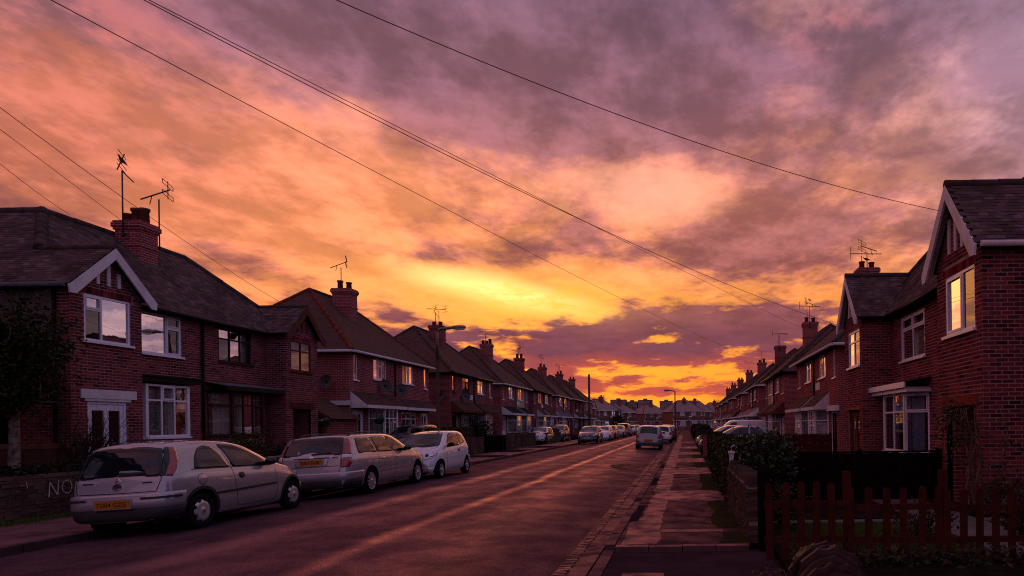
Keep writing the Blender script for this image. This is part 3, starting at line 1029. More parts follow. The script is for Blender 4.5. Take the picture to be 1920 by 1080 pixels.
def sat_dish(loc, out, label):
    """satellite dish on a wall; out = outward direction"""
    o = Vector(out).normalized()
    t = thing('satellite_dish', label, 'satellite dish', loc, 'satellite dishes on the house walls')
    up = Vector((0, -.15, 1)).normalized()
    sd_ = o.cross(up).normalized()
    aim = (o * .75 + Vector((0, -.75, .35))).normalized()
    a_ = aim.cross(up).normalized(); b_ = aim.cross(a_).normalized()
    c0 = o * .32
    vs, f = [c0 - aim * .07], []
    for i in range(1, 6):
        r = .33 * i / 5
        for k_ in range(18):
            th = 2 * math.pi * k_ / 18
            vs.append(c0 + (a_ * math.cos(th) * .92 + b_ * math.sin(th)) * r - aim * (.07 * (1 - (i / 5) ** 2)))
    for k_ in range(18): f.append((0, 1 + k_, 1 + (k_ + 1) % 18))
    for i in range(4):
        for k_ in range(18):
            k2 = (k_ + 1) % 18
            f.append((1 + i * 18 + k_, 1 + i * 18 + k2, 1 + (i + 1) * 18 + k2, 1 + (i + 1) * 18 + k_))
    MB().add(vs, f, 0, True).build('dish', M['dark_metal'], t, fix=False)
    MB().tube([(0, 0, 0), tuple(c0 - aim * .07)], .022, 6).build('bracket', M['dark_metal'], t)
    MB().tube([tuple(c0 - b_ * -.28), tuple(c0 + aim * .34)], .012, 6).build('feed_arm', M['dark_metal'], t)
    return t


def gable_pair(side, XM, a0, a1, bw, pd, ez, gz, root_label, spec):
    """pair of semis whose outer bays come forward under gables. side +1: the front looks towards +X (left row), -1: towards -X"""
    sg = side
    org = (XM, (a0 + a1) / 2, gz)
    root = thing('semi_detached_house', root_label, 'house', org)
    T = lambda s, n, h: (XM + sg * n, s, h)                       # front, n out of the main facade
    ax = 'x+' if sg > 0 else 'x-'
    near = a0
    TS = lambda s, n, h: (XM + sg * s, near - n, h)               # near end wall: s = depth coordinate, looks towards -Y
    depth = -7.2
    b1, b2 = a0 + bw, a1 - bw
    cA, cB = (a0 + b1) / 2, (a1 + b2) / 2
    run = spec.get('run', 2.66)
    rise = spec.get('rise', 2.60)
    over = .22
    er = (ez) + .0
    ridge_d = .25 - run
    hip = spec.get('hip', 2.63)
    ra, rb = a0 + hip, a1 - hip
    pk = ez + rise * ((cA - (a0 - over)) / (hip + over))          # bay ridge height
    apex = pk - .12
    TB = lambda s, n, h: T(s, n + pd, h)
    # walls: mortar shell behind real bricks
    mb = MB()
    H = spec['holes']
    wall(mb, TB, a0, b1, gz, ez, H['bay1']); wall(mb, TB, b2, a1, gz, ez, H['bay2'])
    mb.poly([TB(a0, 0, ez), TB(b1, 0, ez), TB(cA, 0, apex)]); mb.poly([TB(b2, 0, ez), TB(a1, 0, ez), TB(cB, 0, apex)])
    wall(mb, T, b1, b2, gz, ez, H['main'])
    wall(mb, TS, depth, pd, gz, ez, H.get('side', ()))
    TF = lambda s, n, h: (XM + sg * s, a1 + n, h)
    wall(mb, TF, depth, pd, gz, ez)
    TR1 = lambda s, n, h: (XM + sg * s, b1 + n, h); TR2 = lambda s, n, h: (XM + sg * s, b2 - n, h)
    wall(mb, TR1, 0, pd, gz, ez); wall(mb, TR2, 0, pd, gz, ez)
    wall(mb, lambda s, n, h: T(s, depth - n, h), a0, a1, gz, ez)
    mb.build('wall', M['mortar'], root, org, fix=False)
    tri1 = (a0 + .02, b1 - .02, cA, ez - .02, apex - .02); tri2 = (b2 + .02, a1 - .02, cB, ez - .02, apex - .02)
    sol = spec.get('soldier', [])
    faces = [(TB, ax, brick_cells(a0, b1, gz, apex, list(H['bay1']) + [s_ for s_ in sol if s_[0] < b1], tri1), 0 if sg < 0 else 0),
             (TB, ax, brick_cells(b2, a1, gz, apex, list(H['bay2']) + [s_ for s_ in sol if s_[0] > b2], tri2), 3),
             (T, ax, brick_cells(b1, b2, gz, ez, H['main']), 2),
             (TR2, 'y', brick_cells(0, pd, gz, ez), 3)]
    if spec['side_bricks'] == 'all': faces.append((TS, 'y', brick_cells(-4.5, pd, gz, ez, H.get('side', ())), 1))
    else:
        faces.append((TS, 'y', brick_cells(-4.5, pd, gz, 3.2, H.get('side', ())), 4))
        faces.append((TS, 'y', brick_cells(pd - .3, pd, 3.2 + .0, ez), 1))
    lay_bricks(root, org, faces, 300)
    for (x0, x1, y0, y1) in sol:
        m2 = MB()
        s = x0 + .005
        while s < x1 - .05:
            m2.box(s, s + .065, -.006, .007, y0 + .006, y1 - .006, TB)
            s += .075
        m2.build('soldier_course', M['brick'], root, org, fix=False)
    if spec['side_bricks'] != 'all':
        m2 = MB()
        wall(m2, TS, depth, pd - .3, 3.2, ez, (), n=.012)
        m2.build('pebbledash', M['render'], root, org)
    # roof
    e0, e1 = a0 - over, a1 + over
    fd = .25
    P = lambda s, n, h: T(s, n, h)
    under = MB()
    z0 = ez
    gd = pd + .22
    hb = lambda h: h - .012
    def pl(*pts): under.poly([T(s, n, hb(h)) for s, n, h in pts])
    vd = fd - (pk - ez) / rise * run                                 # where the bay ridge dies into the front slope
    pl((e0, gd, z0), (cA, gd, pk), (cA, vd, pk), (ra, ridge_d, z0 + rise), (ra, depth, z0 + rise), (e0, depth, z0))
    fe = cA + (cA - e0)
    pl((cA, gd, pk), (fe, gd, z0), (fe, fd, z0), (cA, vd, pk))
    ge = cB - (e1 - cB)
    pl((fe, fd, z0), (ge, fd, z0), (cB, vd, pk), (rb, ridge_d, z0 + rise), (ra, ridge_d, z0 + rise), (cA, vd, pk))
    pl((ge, gd, z0), (cB, gd, pk), (cB, vd, pk), (ge, fd, z0))
    pl((e1, gd, z0), (cB, gd, pk), (cB, vd, pk), (rb, ridge_d, z0 + rise), (rb, depth, z0 + rise), (e1, depth, z0))
    pl((ra, ridge_d, z0 + rise), (rb, ridge_d, z0 + rise), (rb, depth, z0 + .4), (ra, depth, z0 + .4))
    pl((e0, depth, z0), (ra, depth, z0 + rise), (rb, depth, z0 + rise), (e1, depth, z0))
    under.build('roof', M['dark_felt'], root, org, fix=False)
    # soffits
    so_ = MB()
    so_.quad(T(e0, gd, z0 - .02), T(e0, depth, z0 - .02), T(a0 + .0, depth, z0 - .02), T(a0 + .0, gd, z0 - .02))
    so_.quad(T(fe - .3, fd, z0 - .02), T(ge + .3, fd, z0 - .02), T(ge + .3, 0, z0 - .02), T(fe - .3, 0, z0 - .02))
    so_.build('soffit', M['black'], root, org, fix=False)
    # tiles
    slope_e = Vector((0, ra - e0, rise)).normalized()
    UX = Vector((sg, 0, 0))
    Lr = math.hypot(ra - e0, rise)
    tp = (cA - e0) / (ra - e0) * Lr
    planes = []
    # near end plane, s runs along +n from depth to gd
    pe = T(e0, -4.6, z0)
    L_ = lambda n: n + 4.6
    planes.append((pe, UX, slope_e, [(0, 0), (L_(gd), 0), (L_(gd), tp), (L_(vd), tp), (L_(ridge_d), Lr), (0, Lr)], 0))
    # far slope of the near bay
    s2 = Vector((0, -(fe - cA), pk - z0)).normalized(); l2 = math.hypot(fe - cA, pk - z0)
    planes.append((T(fe, vd, z0), UX, s2, [(gd - vd, 0), (gd - vd, l2), (0, l2), (fd - vd, 0)], 2))
    sf = Vector((-sg * run, 0, rise)).normalized(); lf = math.hypot(run, rise)
    tv = (pk - z0) / rise * lf
    planes.append((T(fe, fd, z0), Vector((0, 1, 0)), sf, [(0, 0), (ge - fe, 0), (cB - fe, tv), (rb - fe, lf), (ra - fe, lf), (cA - fe, tv)], 1))
    s3 = Vector((0, cB - ge, pk - z0)).normalized()
    planes.append((T(ge, vd, z0), UX, s3, [(fd - vd, 0), (gd - vd, 0), (gd - vd, l2), (0, l2)], 3))
    lay_tiles(root, org, planes, 300)
    for p, q_, r_, sg_ in ((T(cA, gd, pk), T(cA, vd, pk), .085, .42), (T(cB, gd, pk), T(cB, vd, pk), .085, .42), (T(ra, ridge_d, z0 + rise), T(rb, ridge_d, z0 + rise), .10, .42),
                           (T(ra, ridge_d, z0 + rise), T(ra, depth, z0 + rise), .10, .42), (T(cA, vd, pk), T(ra, ridge_d, z0 + rise), .13, .36), (T(cB, vd, pk), T(rb, ridge_d, z0 + rise), .11, .42)):
        ridge_run(root, org, p, q_, r_, sg_, single=True)
    # bargeboards
    bd = .20
    for (c_, e_, f_, bm_) in ((cA, e0, fe, spec['barge'][0]), (cB, ge, e1, spec['barge'][1])):
        for (s_end) in (e_, f_):
            dirv = 1 if s_end > c_ else -1
            pts = [(c_, pk - .02), (s_end + dirv * .03, z0 - .04), (s_end + dirv * .0, z0 - .04 - bd * .9), (s_end - dirv * .16, z0 - .03 - bd * .9), (c_, pk - .02 - bd * 1.35)]
            MB().prism(pts, (gd - .03, gd + .012), T).build('bargeboard', bm_, root, org)
        # little upright timbers in the gable
        if spec['struts']:
            for u in (-.30, 0.0, .30):
                top = pk - .36 - abs(u) * .95 + .05
                MB().box(c_ + u - .045, c_ + u + .045, pd + .008, pd + .045, ez + .17, top, T).build('gable_timber', bm_, root, org)
        m2 = MB()
        for s_end in (e_, f_):
            m2.quad(T(c_, gd, pk - .03), T(s_end, gd, z0 - .03), T(s_end, pd, z0 - .03), T(c_, pd, pk - .03))
        m2.build('soffit', M['white_paint'] if spec.get('white_soffit') else M['dark_felt'], root, org, fix=False)
    gutter(root, org, [T(fe - .02, fd + .04, z0 - .03), T(ge + .02, fd + .04, z0 - .05)], spec.get('gutter'))
    gutter(root, org, [T(e0 - .04, gd - .1, z0 - .03), T(e0 - .04, depth, z0 - .05)], spec.get('gutter_end'))
    gutter(root, org, [T(ge - .03, gd - .05, z0 - .04), T(ge - .03, fd, z0 - .05)], spec.get('gutter'))
    return root, org, T, TB, TS, dict(cA=cA, cB=cB, b1=b1, b2=b2, pk=pk, ridge=(ridge_d, z0 + rise), z0=z0, run=run, rise=rise, fd=fd)


def canted_bay(root, org, T, s0, s1, proj, cant, h0, h1, gz, fm, base_m, cols_f, cols_s, curtain=None, lead=False, opening=(), opening_s=(), sides=(0, 1)):
    """bay window: front facet and two slanting side facets, low wall below, solid head"""
    A, B_, D_, E_ = (s0, 0), (s0 + cant, proj), (s1 - cant, proj), (s1, 0)
    mb = MB()
    q4 = [A, B_, D_, E_]
    mb.add([T(p[0], p[1], gz) for p in q4] + [T(p[0], p[1], h0 - .06) for p in q4], [(0, 1, 5, 4), (1, 2, 6, 5), (2, 3, 7, 6), (4, 5, 6, 7)])
    mb.build('bay_base', base_m, root, org)
    out = []
    for i, (p, q_) in enumerate(((A, B_), (B_, D_), (D_, E_))):
        L = math.hypot(q_[0] - p[0], q_[1] - p[1])
        ux, uy = (q_[0] - p[0]) / L, (q_[1] - p[1]) / L
        def TT(s, n, h, p=p, ux=ux, uy=uy): return T(p[0] + ux * s - uy * n, p[1] + uy * s + ux * n, h)
        if L < .12: continue
        e = .0
        cols = cols_f if i == 1 else cols_s
        out.append(window(root, org, TT, e, L - e, h0, h1, cols, fm, n=-.06, sill=True, sill_out=.05, curtain=curtain if i == 1 else (curtain and (curtain[0], [(0, 1)])), lead=lead, opening=opening if i == 1 else opening_s))
    for p in (B_, D_):
        c_ = T(p[0], p[1] - .03, 0)
        MB().box(p[0] - .045, p[0] + .045, p[1] - .085, p[1] + .004, h0, h1, T).build('corner_post', fm, root, org)
    return out


def lean_roof(root, org, T, s0, s1, n1, h0, h1, m_, fascia, ends=None, name='porch_roof', courses=True):
    """single-slope roof against the wall, with stepped tile courses and a fascia"""
    mb = MB()
    n_c = max(3, int(math.hypot(n1, h1 - h0) / .14)) if courses else 1
    for i in range(n_c):
        f0, f1 = i / n_c, (i + 1) / n_c
        a, b_ = (n1 * (1 - f0), h0 + (h1 - h0) * f0), (n1 * (1 - f1), h0 + (h1 - h0) * f1)
        t = .03
        mb.add([T(s0, a[0], a[1]), T(s1, a[0], a[1]), T(s1, b_[0], b_[1]), T(s0, b_[0], b_[1]), T(s0, a[0], a[1] + t), T(s1, a[0], a[1] + t), T(s1, b_[0], b_[1] + t * .35), T(s0, b_[0], b_[1] + t * .35)],
               [(4, 5, 6, 7), (0, 1, 5, 4), (1, 2, 6, 5), (0, 3, 7, 4), (0, 1, 2, 3)])
    r = mb.build(name, m_, root, org, fix=False)
    MB().box(s0, s1, n1 - .03, n1 + .012, h0 - .13, h0 + .012, T).build('fascia', fascia, root, org)
    if ends:
        for se in ends:
            MB().prism([(0, h0 - .12), (n1 - .03, h0 - .12), (n1 - .03, h0), (0, h1 - .01)], (-.015, .015), lambda s, n, h, se=se: T(se + n, s, h)).build('end_board', fascia, root, org)
    MB().quad(T(s0, 0, h0 - .11), T(s1, 0, h0 - .11), T(s1, n1 - .03, h0 - .11), T(s0, n1 - .03, h0 - .11)).build('soffit', fascia, root, org)
    return r


def hip_pair(side, XM, a0, a1, ez, gz, label, v, group):
    """plain pair of semis under one hipped roof"""
    sg = side
    org = (XM, (a0 + a1) / 2, gz)
    root = thing('semi_detached_house', label, 'house', org, group)
    T = lambda s, n, h: (XM + sg * n, s, h)
    c = (a0 + a1) / 2
    bm_ = v.get('brick', M['brick_far'])
    fm = v.get('frame', M['white'])
    fm2 = v.get('frame2', fm)
    depth = -7.1
    wt, wb = ez - .12, ez - 1.12
    ups = []
    for s_, f_ in ((-1, fm), (1, fm2)):
        lo, hi = sorted((c + s_ * .95, c + s_ * 2.3)); ups.append((lo, hi, wb, wt, f_, 2))
        lo, hi = sorted((c + s_ * 3.85, c + s_ * 4.22)); ups.append((lo, hi, wb - .15, wt, f_, 1))
    g0 = gz + .1
    fl = ez - 4.75
    downs, doors = [], []
    bay = v.get('bay', (1, 1))
    for i, s_ in enumerate((-1, 1)):
        lo, hi = sorted((c + s_ * 3.35, c + s_ * 4.35)); doors.append((lo, hi, fl, fl + 2.1, s_))
        if not bay[i]:
            lo, hi = sorted((c + s_ * .75, c + s_ * 2.65)); downs.append((lo, hi, fl + .95, fl + 2.1, fm if s_ < 0 else fm2, 3))
    mb = MB()
    holes = [u[:4] for u in ups + downs] + [d[:4] for d in doors]
    wall(mb, T, a0, a1, gz - .4, ez, holes)
    for s_ in (0, 1):
        e = a1 if s_ else a0
        wall(mb, lambda s, n, h: (XM + sg * s, e, h), depth, 0, gz - .4, ez)
    wall(mb, lambda s, n, h: T(s, depth, h), a0, a1, gz - .4, ez)
    mb.build('wall', bm_, root, org, fix=False)
    if v.get('cream') is not None:
        s_ = v['cream']
        lo, hi = sorted((c + s_ * .03, c + s_ * 3.1))
        m2 = MB(); wall(m2, T, lo, hi, ez - 2.0, ez - .03, [u[:4] for u in ups], n=.015); m2.build('rendered_panel', M['cream'], root, org, fix=False)
    for (lo, hi, b_, t, f_, nc) in ups:
        style = v.get('style', 0)
        cols = [(1, [1])] if nc == 1 else ([(1, [2.6, 1]), (1, [2.6, 1])] if style else [(1, [1]), (.9, [2.4, 1]), (1, [1])])
        window(root, org, T, lo, hi, b_, t, cols, f_, curtain=(M['curtain'], [(0, .3), (.7, 1)]) if nc > 1 else None, fw=.05, opening=((1, 0),) if nc > 1 else ())
    for (lo, hi, b_, t, f_, nc) in downs:
        window(root, org, T, lo, hi, b_, t, [(1, [2.4, 1]), (1.2, [2.4, 1]), (1, [2.4, 1])], f_, curtain=(M['curtain'], [(0, .35), (.65, 1)]), fw=.05, opening=((1, 1),))
    pj = v.get('proj', .75)
    hr = v.get('porch_h', (fl + 2.32, fl + 2.95))
    pm = v.get('porch_m', M['tile_far'])
    for i, s_ in enumerate((-1, 1)):
        d = doors[0 if s_ < 0 else 1]
        wht = v.get('doors', (M['white'], M['white']))[i]
        door(root, org, T, *d[:4], wht, M['white'])
        f_ = fm if s_ < 0 else fm2
        if bay[i]:
            lo, hi = sorted((c + s_ * .65, c + s_ * 2.85))
            canted_bay(root, org, T, lo, hi, pj - .18, .42, fl + .75, fl + 2.18, gz - .4, f_, bm_, [(1, [2.4, 1]), (1, [2.4, 1]), (1, [2.4, 1])], [(1, [2.4, 1])], curtain=(M['curtain'], [(0, .4), (.62, 1)]))
            lo, hi = sorted((c + s_ * .35, c + s_ * (4.5 if v.get('long', (1, 1))[i] else 3.05)))
            lean_roof(root, org, T, lo, hi, pj, hr[0], hr[1], pm, v.get('fascia', M['white_paint']), ends=(lo, hi))
        else:
            lo, hi = sorted((c + s_ * .35, c + s_ * 4.6))
            lean_roof(root, org, T, lo, hi, pj * .7, hr[0], hr[1] - .15, pm, v.get('fascia', M['white_paint']), ends=(lo, hi))
        # pale name panel above the porch roof
        lo, hi = sorted((c + s_ * .25, c + s_ * 1.2))
        MB().box(lo, hi, .005, .03, ez - 1.62, ez - 1.28, T).build('wall_panel', M['white_paint'] if (i + v.get('seed', 0)) % 2 else M['concrete'], root, org)
    # roof
    o_, hd, hr_ = .28, -3.55, v.get('rise', 3.44)
    E0, E1 = a0 - o_, a1 + o_
    ia, ib = a0 + 3.2, a1 - 3.2
    rz = ez + hr_
    mb = MB()
    A, B_, D_, E_ = T(E0, .3, ez), T(E1, .3, ez), T(E1, depth - .3, ez), T(E0, depth - .3, ez)
    R0, R1 = T(ia, hd, rz), T(ib, hd, rz)
    mb.poly([A, B_, R1, R0]); mb.poly([B_, D_, R1]); mb.poly([D_, E_, R0, R1]); mb.poly([E_, A, R0])
    mb.quad(T(E0, .3, ez - .03), T(E1, .3, ez - .03), T(E1, depth - .3, ez - .03), T(E0, depth - .3, ez - .03))
    mb.build('roof', v.get('roof', M['tile_far']), root, org, fix=False)
    ridge_run(root, org, R0, R1, .10)
    for p, q_ in ((A, R0), (B_, R1), (E_, R0)): ridge_run(root, org, p, q_, .09, m_=M['ridge_red'] if v.get('red_hip') else M['ridge'], name='hip_tile')
    gm = v.get('gutter', M['white_paint'])
    gutter(root, org, [T(E0, .34, ez - .03), T(E1, .34, ez - .05)], gm, .06)
    gutter(root, org, [T(E0 - .04, .3, ez - .03), T(E0 - .04, depth, ez - .05)], gm, .06)
    MB().tube([T(c, .05, ez - .1), T(c, .05, fl + 2.9)], .035, 8).build('downpipe', M['black'], root, org)
    cz = ez + hr_ * (2.85 - .0) / 3.85 - .55
    chimney(root, org, T, c - .38, c + .38, -2.95, -2.05, cz, rz + v.get('chim', .25), v.get('pots', 2), bm_)
    return root, org, T, c, rz
# ------------------------------------------------------------------ left hand gabled pair
spec = dict(
    holes=dict(bay1=[(15.63, 16.94, 3.87, 4.99), (15.69, 16.80, .42, 2.42)],
               bay2=[(23.83, 25.13, 3.81, 4.92), (23.93, 25.07, .42, 2.42)],
               main=[(17.72, 19.62, 3.86, 5.02), (21.18, 22.80, 3.90, 5.02)],
               side=[(-1.35, -.55, .42, 2.25)]),
    soldier=[(15.55, 17.02, 4.99, 5.16), (23.75, 25.21, 4.93, 5.09)],
    side_bricks='corner', barge=(M['white_paint'], M['brown_red']), struts=True, gutter=M['black'], gutter_end=M['lead'])
L1, org, T, TB, TS, g1 = gable_pair(1, LX, 15.27, 25.55, 2.02, .74, 5.10, .30, 'brick semi with white bargeboards, white door and gabled bay by the evergreen tree', spec)
cur = M['curtain']
window(L1, org, TB, 15.63, 16.94, 3.87, 4.99, [(.36, [2.3, 1]), (.64, [1])], M['white'], curtain=(cur, [(0.62, 1)]), opening=((0, 1),))
window(L1, org, T, 17.72, 19.62, 3.86, 5.02, [(.72, [1]), (.28, [2.6, 1])], M['white'], curtain=(cur, [(0, .72)]), opening=((1, 1), (1, 0)))
window(L1, org, T, 21.18, 22.80, 3.90, 5.02, [(1, [2.2, 1]), (1, [2.2, 1]), (1, [2.2, 1])], M['brown'], curtain=(cur, [(0, .64), (.7, 1)]), sm=M['brown'])
window(L1, org, TB, 23.83, 25.13, 3.81, 4.92, [(1, [2.2, 1]), (1, [2.2, 1])], M['brown_red'], curtain=(cur, [(0, 1)]), sm=M['brown_red'])
# front door of the white house
door(L1, org, TB, 15.69, 16.80, .42, 2.42, M['white'], M['white'], panes=((.10, .43, .22, .92), (.57, .90, .22, .92)))
MB().box(15.49, 17.06, .004, .045, 2.49, 2.71, TB).build('lintel', M['white_paint'], L1, org)
MB().box(15.60, 16.90, .004, .030, 2.425, 2.488, TB).build('lintel', M['white_paint'], L1, org)
# white ground floor bay with flat black canopy
canted_bay(L1, org, T, 17.45, 19.62, .45, .34, 1.52, 2.97, .30, M['white'], M['brick_far'], [(1, [2.5, 1]), (1, [2.5, 1]), (1, [2.5, 1])], [(1, [2.5, 1])], curtain=(cur, [(0, 1)]), opening=((1, 1),))
MB().box(17.40, 19.66, .0, .58, 3.03, 3.20, T).box(17.36, 19.70, .0, .62, 3.16, 3.215, T).build('bay_canopy', M['black'], L1, org)
# brown bay with lead covered canopy
canted_bay(L1, org, T, 20.62, 23.10, .50, .48, 1.50, 2.90, .30, M['brown'], M['brick_far'], [(1, [2.5, 1]), (1, [2.5, 1]), (1, [2.5, 1])], [(1, [2.5, 1])], curtain=(M['beige_curtain'], [(0, 1)]), lead=True)
lean_roof(L1, org, T, 20.52, 23.48, .72, 3.06, 3.20, M['lead'], M['black'], name='bay_canopy', courses=False)
# dark recessed porch of the brown house
MB().box(23.76, 25.27, .004, .03, 2.425, 2.64, TB).build('lintel', worn('red painted lintel', (.12, .035, .03), .3, 3.0, .8), L1, org)
m2 = MB(); wall(m2, TB, 23.93, 25.07, .42, 2.42, (), n=-.85)
for s_ in (23.93, 25.07): m2.quad(TB(s_, 0, .42), TB(s_, -.85, .42), TB(s_, -.85, 2.42), TB(s_, 0, 2.42))
m2.quad(TB(23.93, 0, 2.42), TB(25.07, 0, 2.42), TB(25.07, -.85, 2.42), TB(23.93, -.85, 2.42))
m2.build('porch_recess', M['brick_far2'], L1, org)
door(L1, org, TB, 24.05, 24.95, .42, 2.38, M['brown'], M['brown'], n=-.8)
m2 = MB(); wall(m2, TS, -1.35, -.55, .42, 2.25, (), n=-.1); m2.build('side_door', M['wood_dark'], L1, org)
MB().box(-1.45, -.45, .004, .04, 2.26, 2.33, TS).build('lintel', M['concrete'], L1, org)
MB().tube([T(20.42, .06, 5.0), T(20.42, .06, .5)], .04, 8).build('downpipe', M['black'], L1, org)
MB().tube([T(20.42, .06, 5.0), T(20.30, .22, 5.06)], .04, 8).build('downpipe', M['black'], L1, org)
for y_ in (19.75,): MB().tube([TS(.42, .05, 5.05), TS(.42, .05, .45)], .04, 8).build('downpipe', M['black'], L1, org)
# chimney stack with real courses
rz_ = g1['z0'] + g1['rise'] * (1.56 + .25) / 2.66
ch1 = chimney(L1, org, T, 20.05, 20.75, -2.30, -1.55, 6.75, 8.10, 3, M['brick_far'])
antenna(T(19.93, -1.95, 7.55), 2.02, 1, 'tall mast aerial with a bird on it, beside the chimney over the white bargeboards', .5)
antenna(T(20.90, -1.62, 7.40), 1.62, 2, 'aerial with two stacked bar loops on the chimney over the white bargeboards', .35)

# ------------------------------------------------------------------ right hand gabled pair
spec = dict(
    holes=dict(bay1=[(11.84, 13.18, 3.34, 4.50), (11.87, 13.20, .02, 1.95)],
               bay2=[(19.66, 21.00, 3.36, 4.46), (19.80, 21.10, .02, 2.03)],
               main=[(16.76, 18.60, 3.34, 4.55), (14.3, 15.0, 3.5, 4.5)]),
    soldier=[(11.76, 13.26, 4.50, 4.66)],
    side_bricks='all', barge=(M['white_paint'], M['white_paint']), struts=True, gutter=M['black'], gutter_end=M['white_paint'], white_soffit=True, rise=2.3, run=1.85, hip=1.75)
spec['holes']['main'] = [(16.76, 18.60, 3.34, 4.55)]
R1, org, T, TB, TS, g2 = gable_pair(-1, RX, 11.57, 21.45, 2.03, .89, 4.74, .0, 'brick semi with pink lit white bargeboards behind the picket fence', spec)
window(R1, org, TB, 11.84, 13.18, 3.34, 4.50, [(.42, [1]), (.58, [1])], M['white'], curtain=(cur, [(0, .12), (.88, 1)]), opening=((1, 0),), fw=.06)
window(R1, org, TB, 19.66, 21.00, 3.36, 4.46, [(1, [2.5, 1]), (1, [2.5, 1])], M['white'], curtain=(cur, [(0, .2), (.8, 1)]), fw=.06)
window(R1, org, T, 16.76, 18.60, 3.34, 4.55, [(1, [2.5, 1]), (1, [2.5, 1])], M['white'], curtain=(cur, [(0.05, .95)]), opening=((0, 1), (1, 1)), fw=.06)
canted_bay(R1, org, T, 16.50, 19.30, .47, .55, .86, 2.40, 0, M['white'], M['brick_far'], [(1, [2.3, 1]), (1, [2.3, 1])], [(1, [2.3, 1])], curtain=(M['blue_curtain'], [(0, .25), (.55, 1)]), lead=True, opening_s=((0, 1),))
MB().box(16.36, 19.44, 0, .62, 2.405, 2.53, T).build('bay_head', M['white'], R1, org)
lean_roof(R1, org, T, 16.30, 19.50, .70, 2.64, 2.76, M['tile_far'], M['white'], name='bay_roof')
for a_, b_ in ((11.77, 13.39),): MB().box(a_, b_, .004, .05, 1.955, 2.15, TB).build('lintel', worn('red painted lintel', (.30, .055, .04), .25, 3.0, .7), R1, org)
MB().box(19.62, 21.25, .004, .06, 2.035, 2.12, TB).build('lintel', worn('orange stone lintel', (.34, .15, .09), .25, 3.0, .8), R1, org)
m2 = MB(); wall(m2, TB, 11.87, 13.20, .0, 1.95, (), n=-.9)
for s_ in (11.87, 13.20): m2.quad(TB(s_, 0, 0), TB(s_, -.9, 0), TB(s_, -.9, 1.95), TB(s_, 0, 1.95))
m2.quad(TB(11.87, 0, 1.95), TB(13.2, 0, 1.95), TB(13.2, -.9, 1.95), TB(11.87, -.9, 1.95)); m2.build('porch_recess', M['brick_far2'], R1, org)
door(R1, org, TB, 12.05, 13.0, .05, 1.93, M['wood_dark'], M['wood_dark'], n=-.85)
door(R1, org, TB, 19.80, 21.10, .02, 2.03, M['brown_red'], M['brown'], n=-.12, panes=((.10, .42, .1, .94), (.58, .90, .1, .94)))
MB().tube([T(13.72, .06, 4.6), T(13.72, .06, .1)], .035, 8).build('downpipe', M['black'], R1, org)
MB().box(14.05, 14.25, .005, .16, 4.30, 4.52, T).build('alarm_box', M['white_paint'], R1, org)
# small lit hood at the picture edge, on the end wall
m2 = MB(); m2.prism([(-.62, 2.30), (-.05, 2.12), (-.05, 2.22), (-.62, 2.42)], (0, .5), TS); m2.build('side_canopy', M['white_paint'], R1, org)

# ------------------------------------------------------------------ rows of hipped pairs
DR, DB = worn('red painted door', (.20, .02, .02), .2, 3.0, .5), worn('blue painted door', (.03, .05, .14), .2, 3.0, .5)
GL = 'pairs of brick semis in the left hand row'
GR = 'pairs of brick semis in the right hand row'
lc = [34.02, 46.75, 58.4, 69.9, 81.2, 92.2, 102.5]
lab_l = ['brick pair with white windows, three dishes and long porch roof behind the parked estate',
         'brick pair with sunset glowing in its upper windows, beside the street lamp',
         'brick pair with one cream rendered upper front, fourth in the left row',
         'brick pair past the cream fronted one, fifth in the left row',
         'brick pair sixth in the left row, before the telegraph pole',
         'brick pair seventh in the left row, behind the telegraph pole',
         'brick pair last in the left row, next to the pale roofed houses']
vl = [dict(red_hip=True, bay=(1, 0), proj=.78, pots=2, style=0),
      dict(brick=M['brick_far2'], porch_m=M['tile_far'], fascia=M['brown_red'], style=1, seed=1, bay=(1, 1), frame=M['brown'], frame2=M['white'], gutter=M['black'], doors=(M['brown'], M['white']), pots=2),
      dict(cream=1, style=1, seed=0, pots=3, chim=.35, long=(1, 0), porch_m=M['dark_felt'], proj=.95), dict(brick=M['brick_far2'], style=0, seed=1, pots=2, long=(0, 1), doors=(DR, M['white']), gutter=M['black']), dict(style=1, pots=2, bay=(1, 0), porch_m=M['lead'], doors=(M['white'], DB), proj=.6),
      dict(brick=M['brick_far2'], style=0, seed=1, porch_m=M['dark_felt'], long=(0, 0), frame=M['brown'], doors=(DB, DR)), dict(style=1, frame2=M['white'], cream=1)]
for i, (c_, v) in enumerate(zip(lc, vl)):
    half = 4.57 if i == 0 else 4.72
    r, og, T, c0, rz = hip_pair(1, LX, c_ - half, c_ + half, 5.15, .40, lab_l[i], v, GL)
    for j, (du, hh, kd) in enumerate(((-.30, 1.1, 0), (.34, 1.35, 3)) if i % 2 else ((-.34, 1.25, 2), )):
        if i < 6: antenna(T(c_ + du, -2.5, rz + .05), hh, (kd + i) % 4, 'tv aerial on the chimney of the %s pair in the left row%s' % (('second', 'third', 'fourth', 'fifth', 'sixth', 'seventh')[i], '' if not i % 2 else (', near side' if j == 0 else ', far side')), .4 + .5 * i)
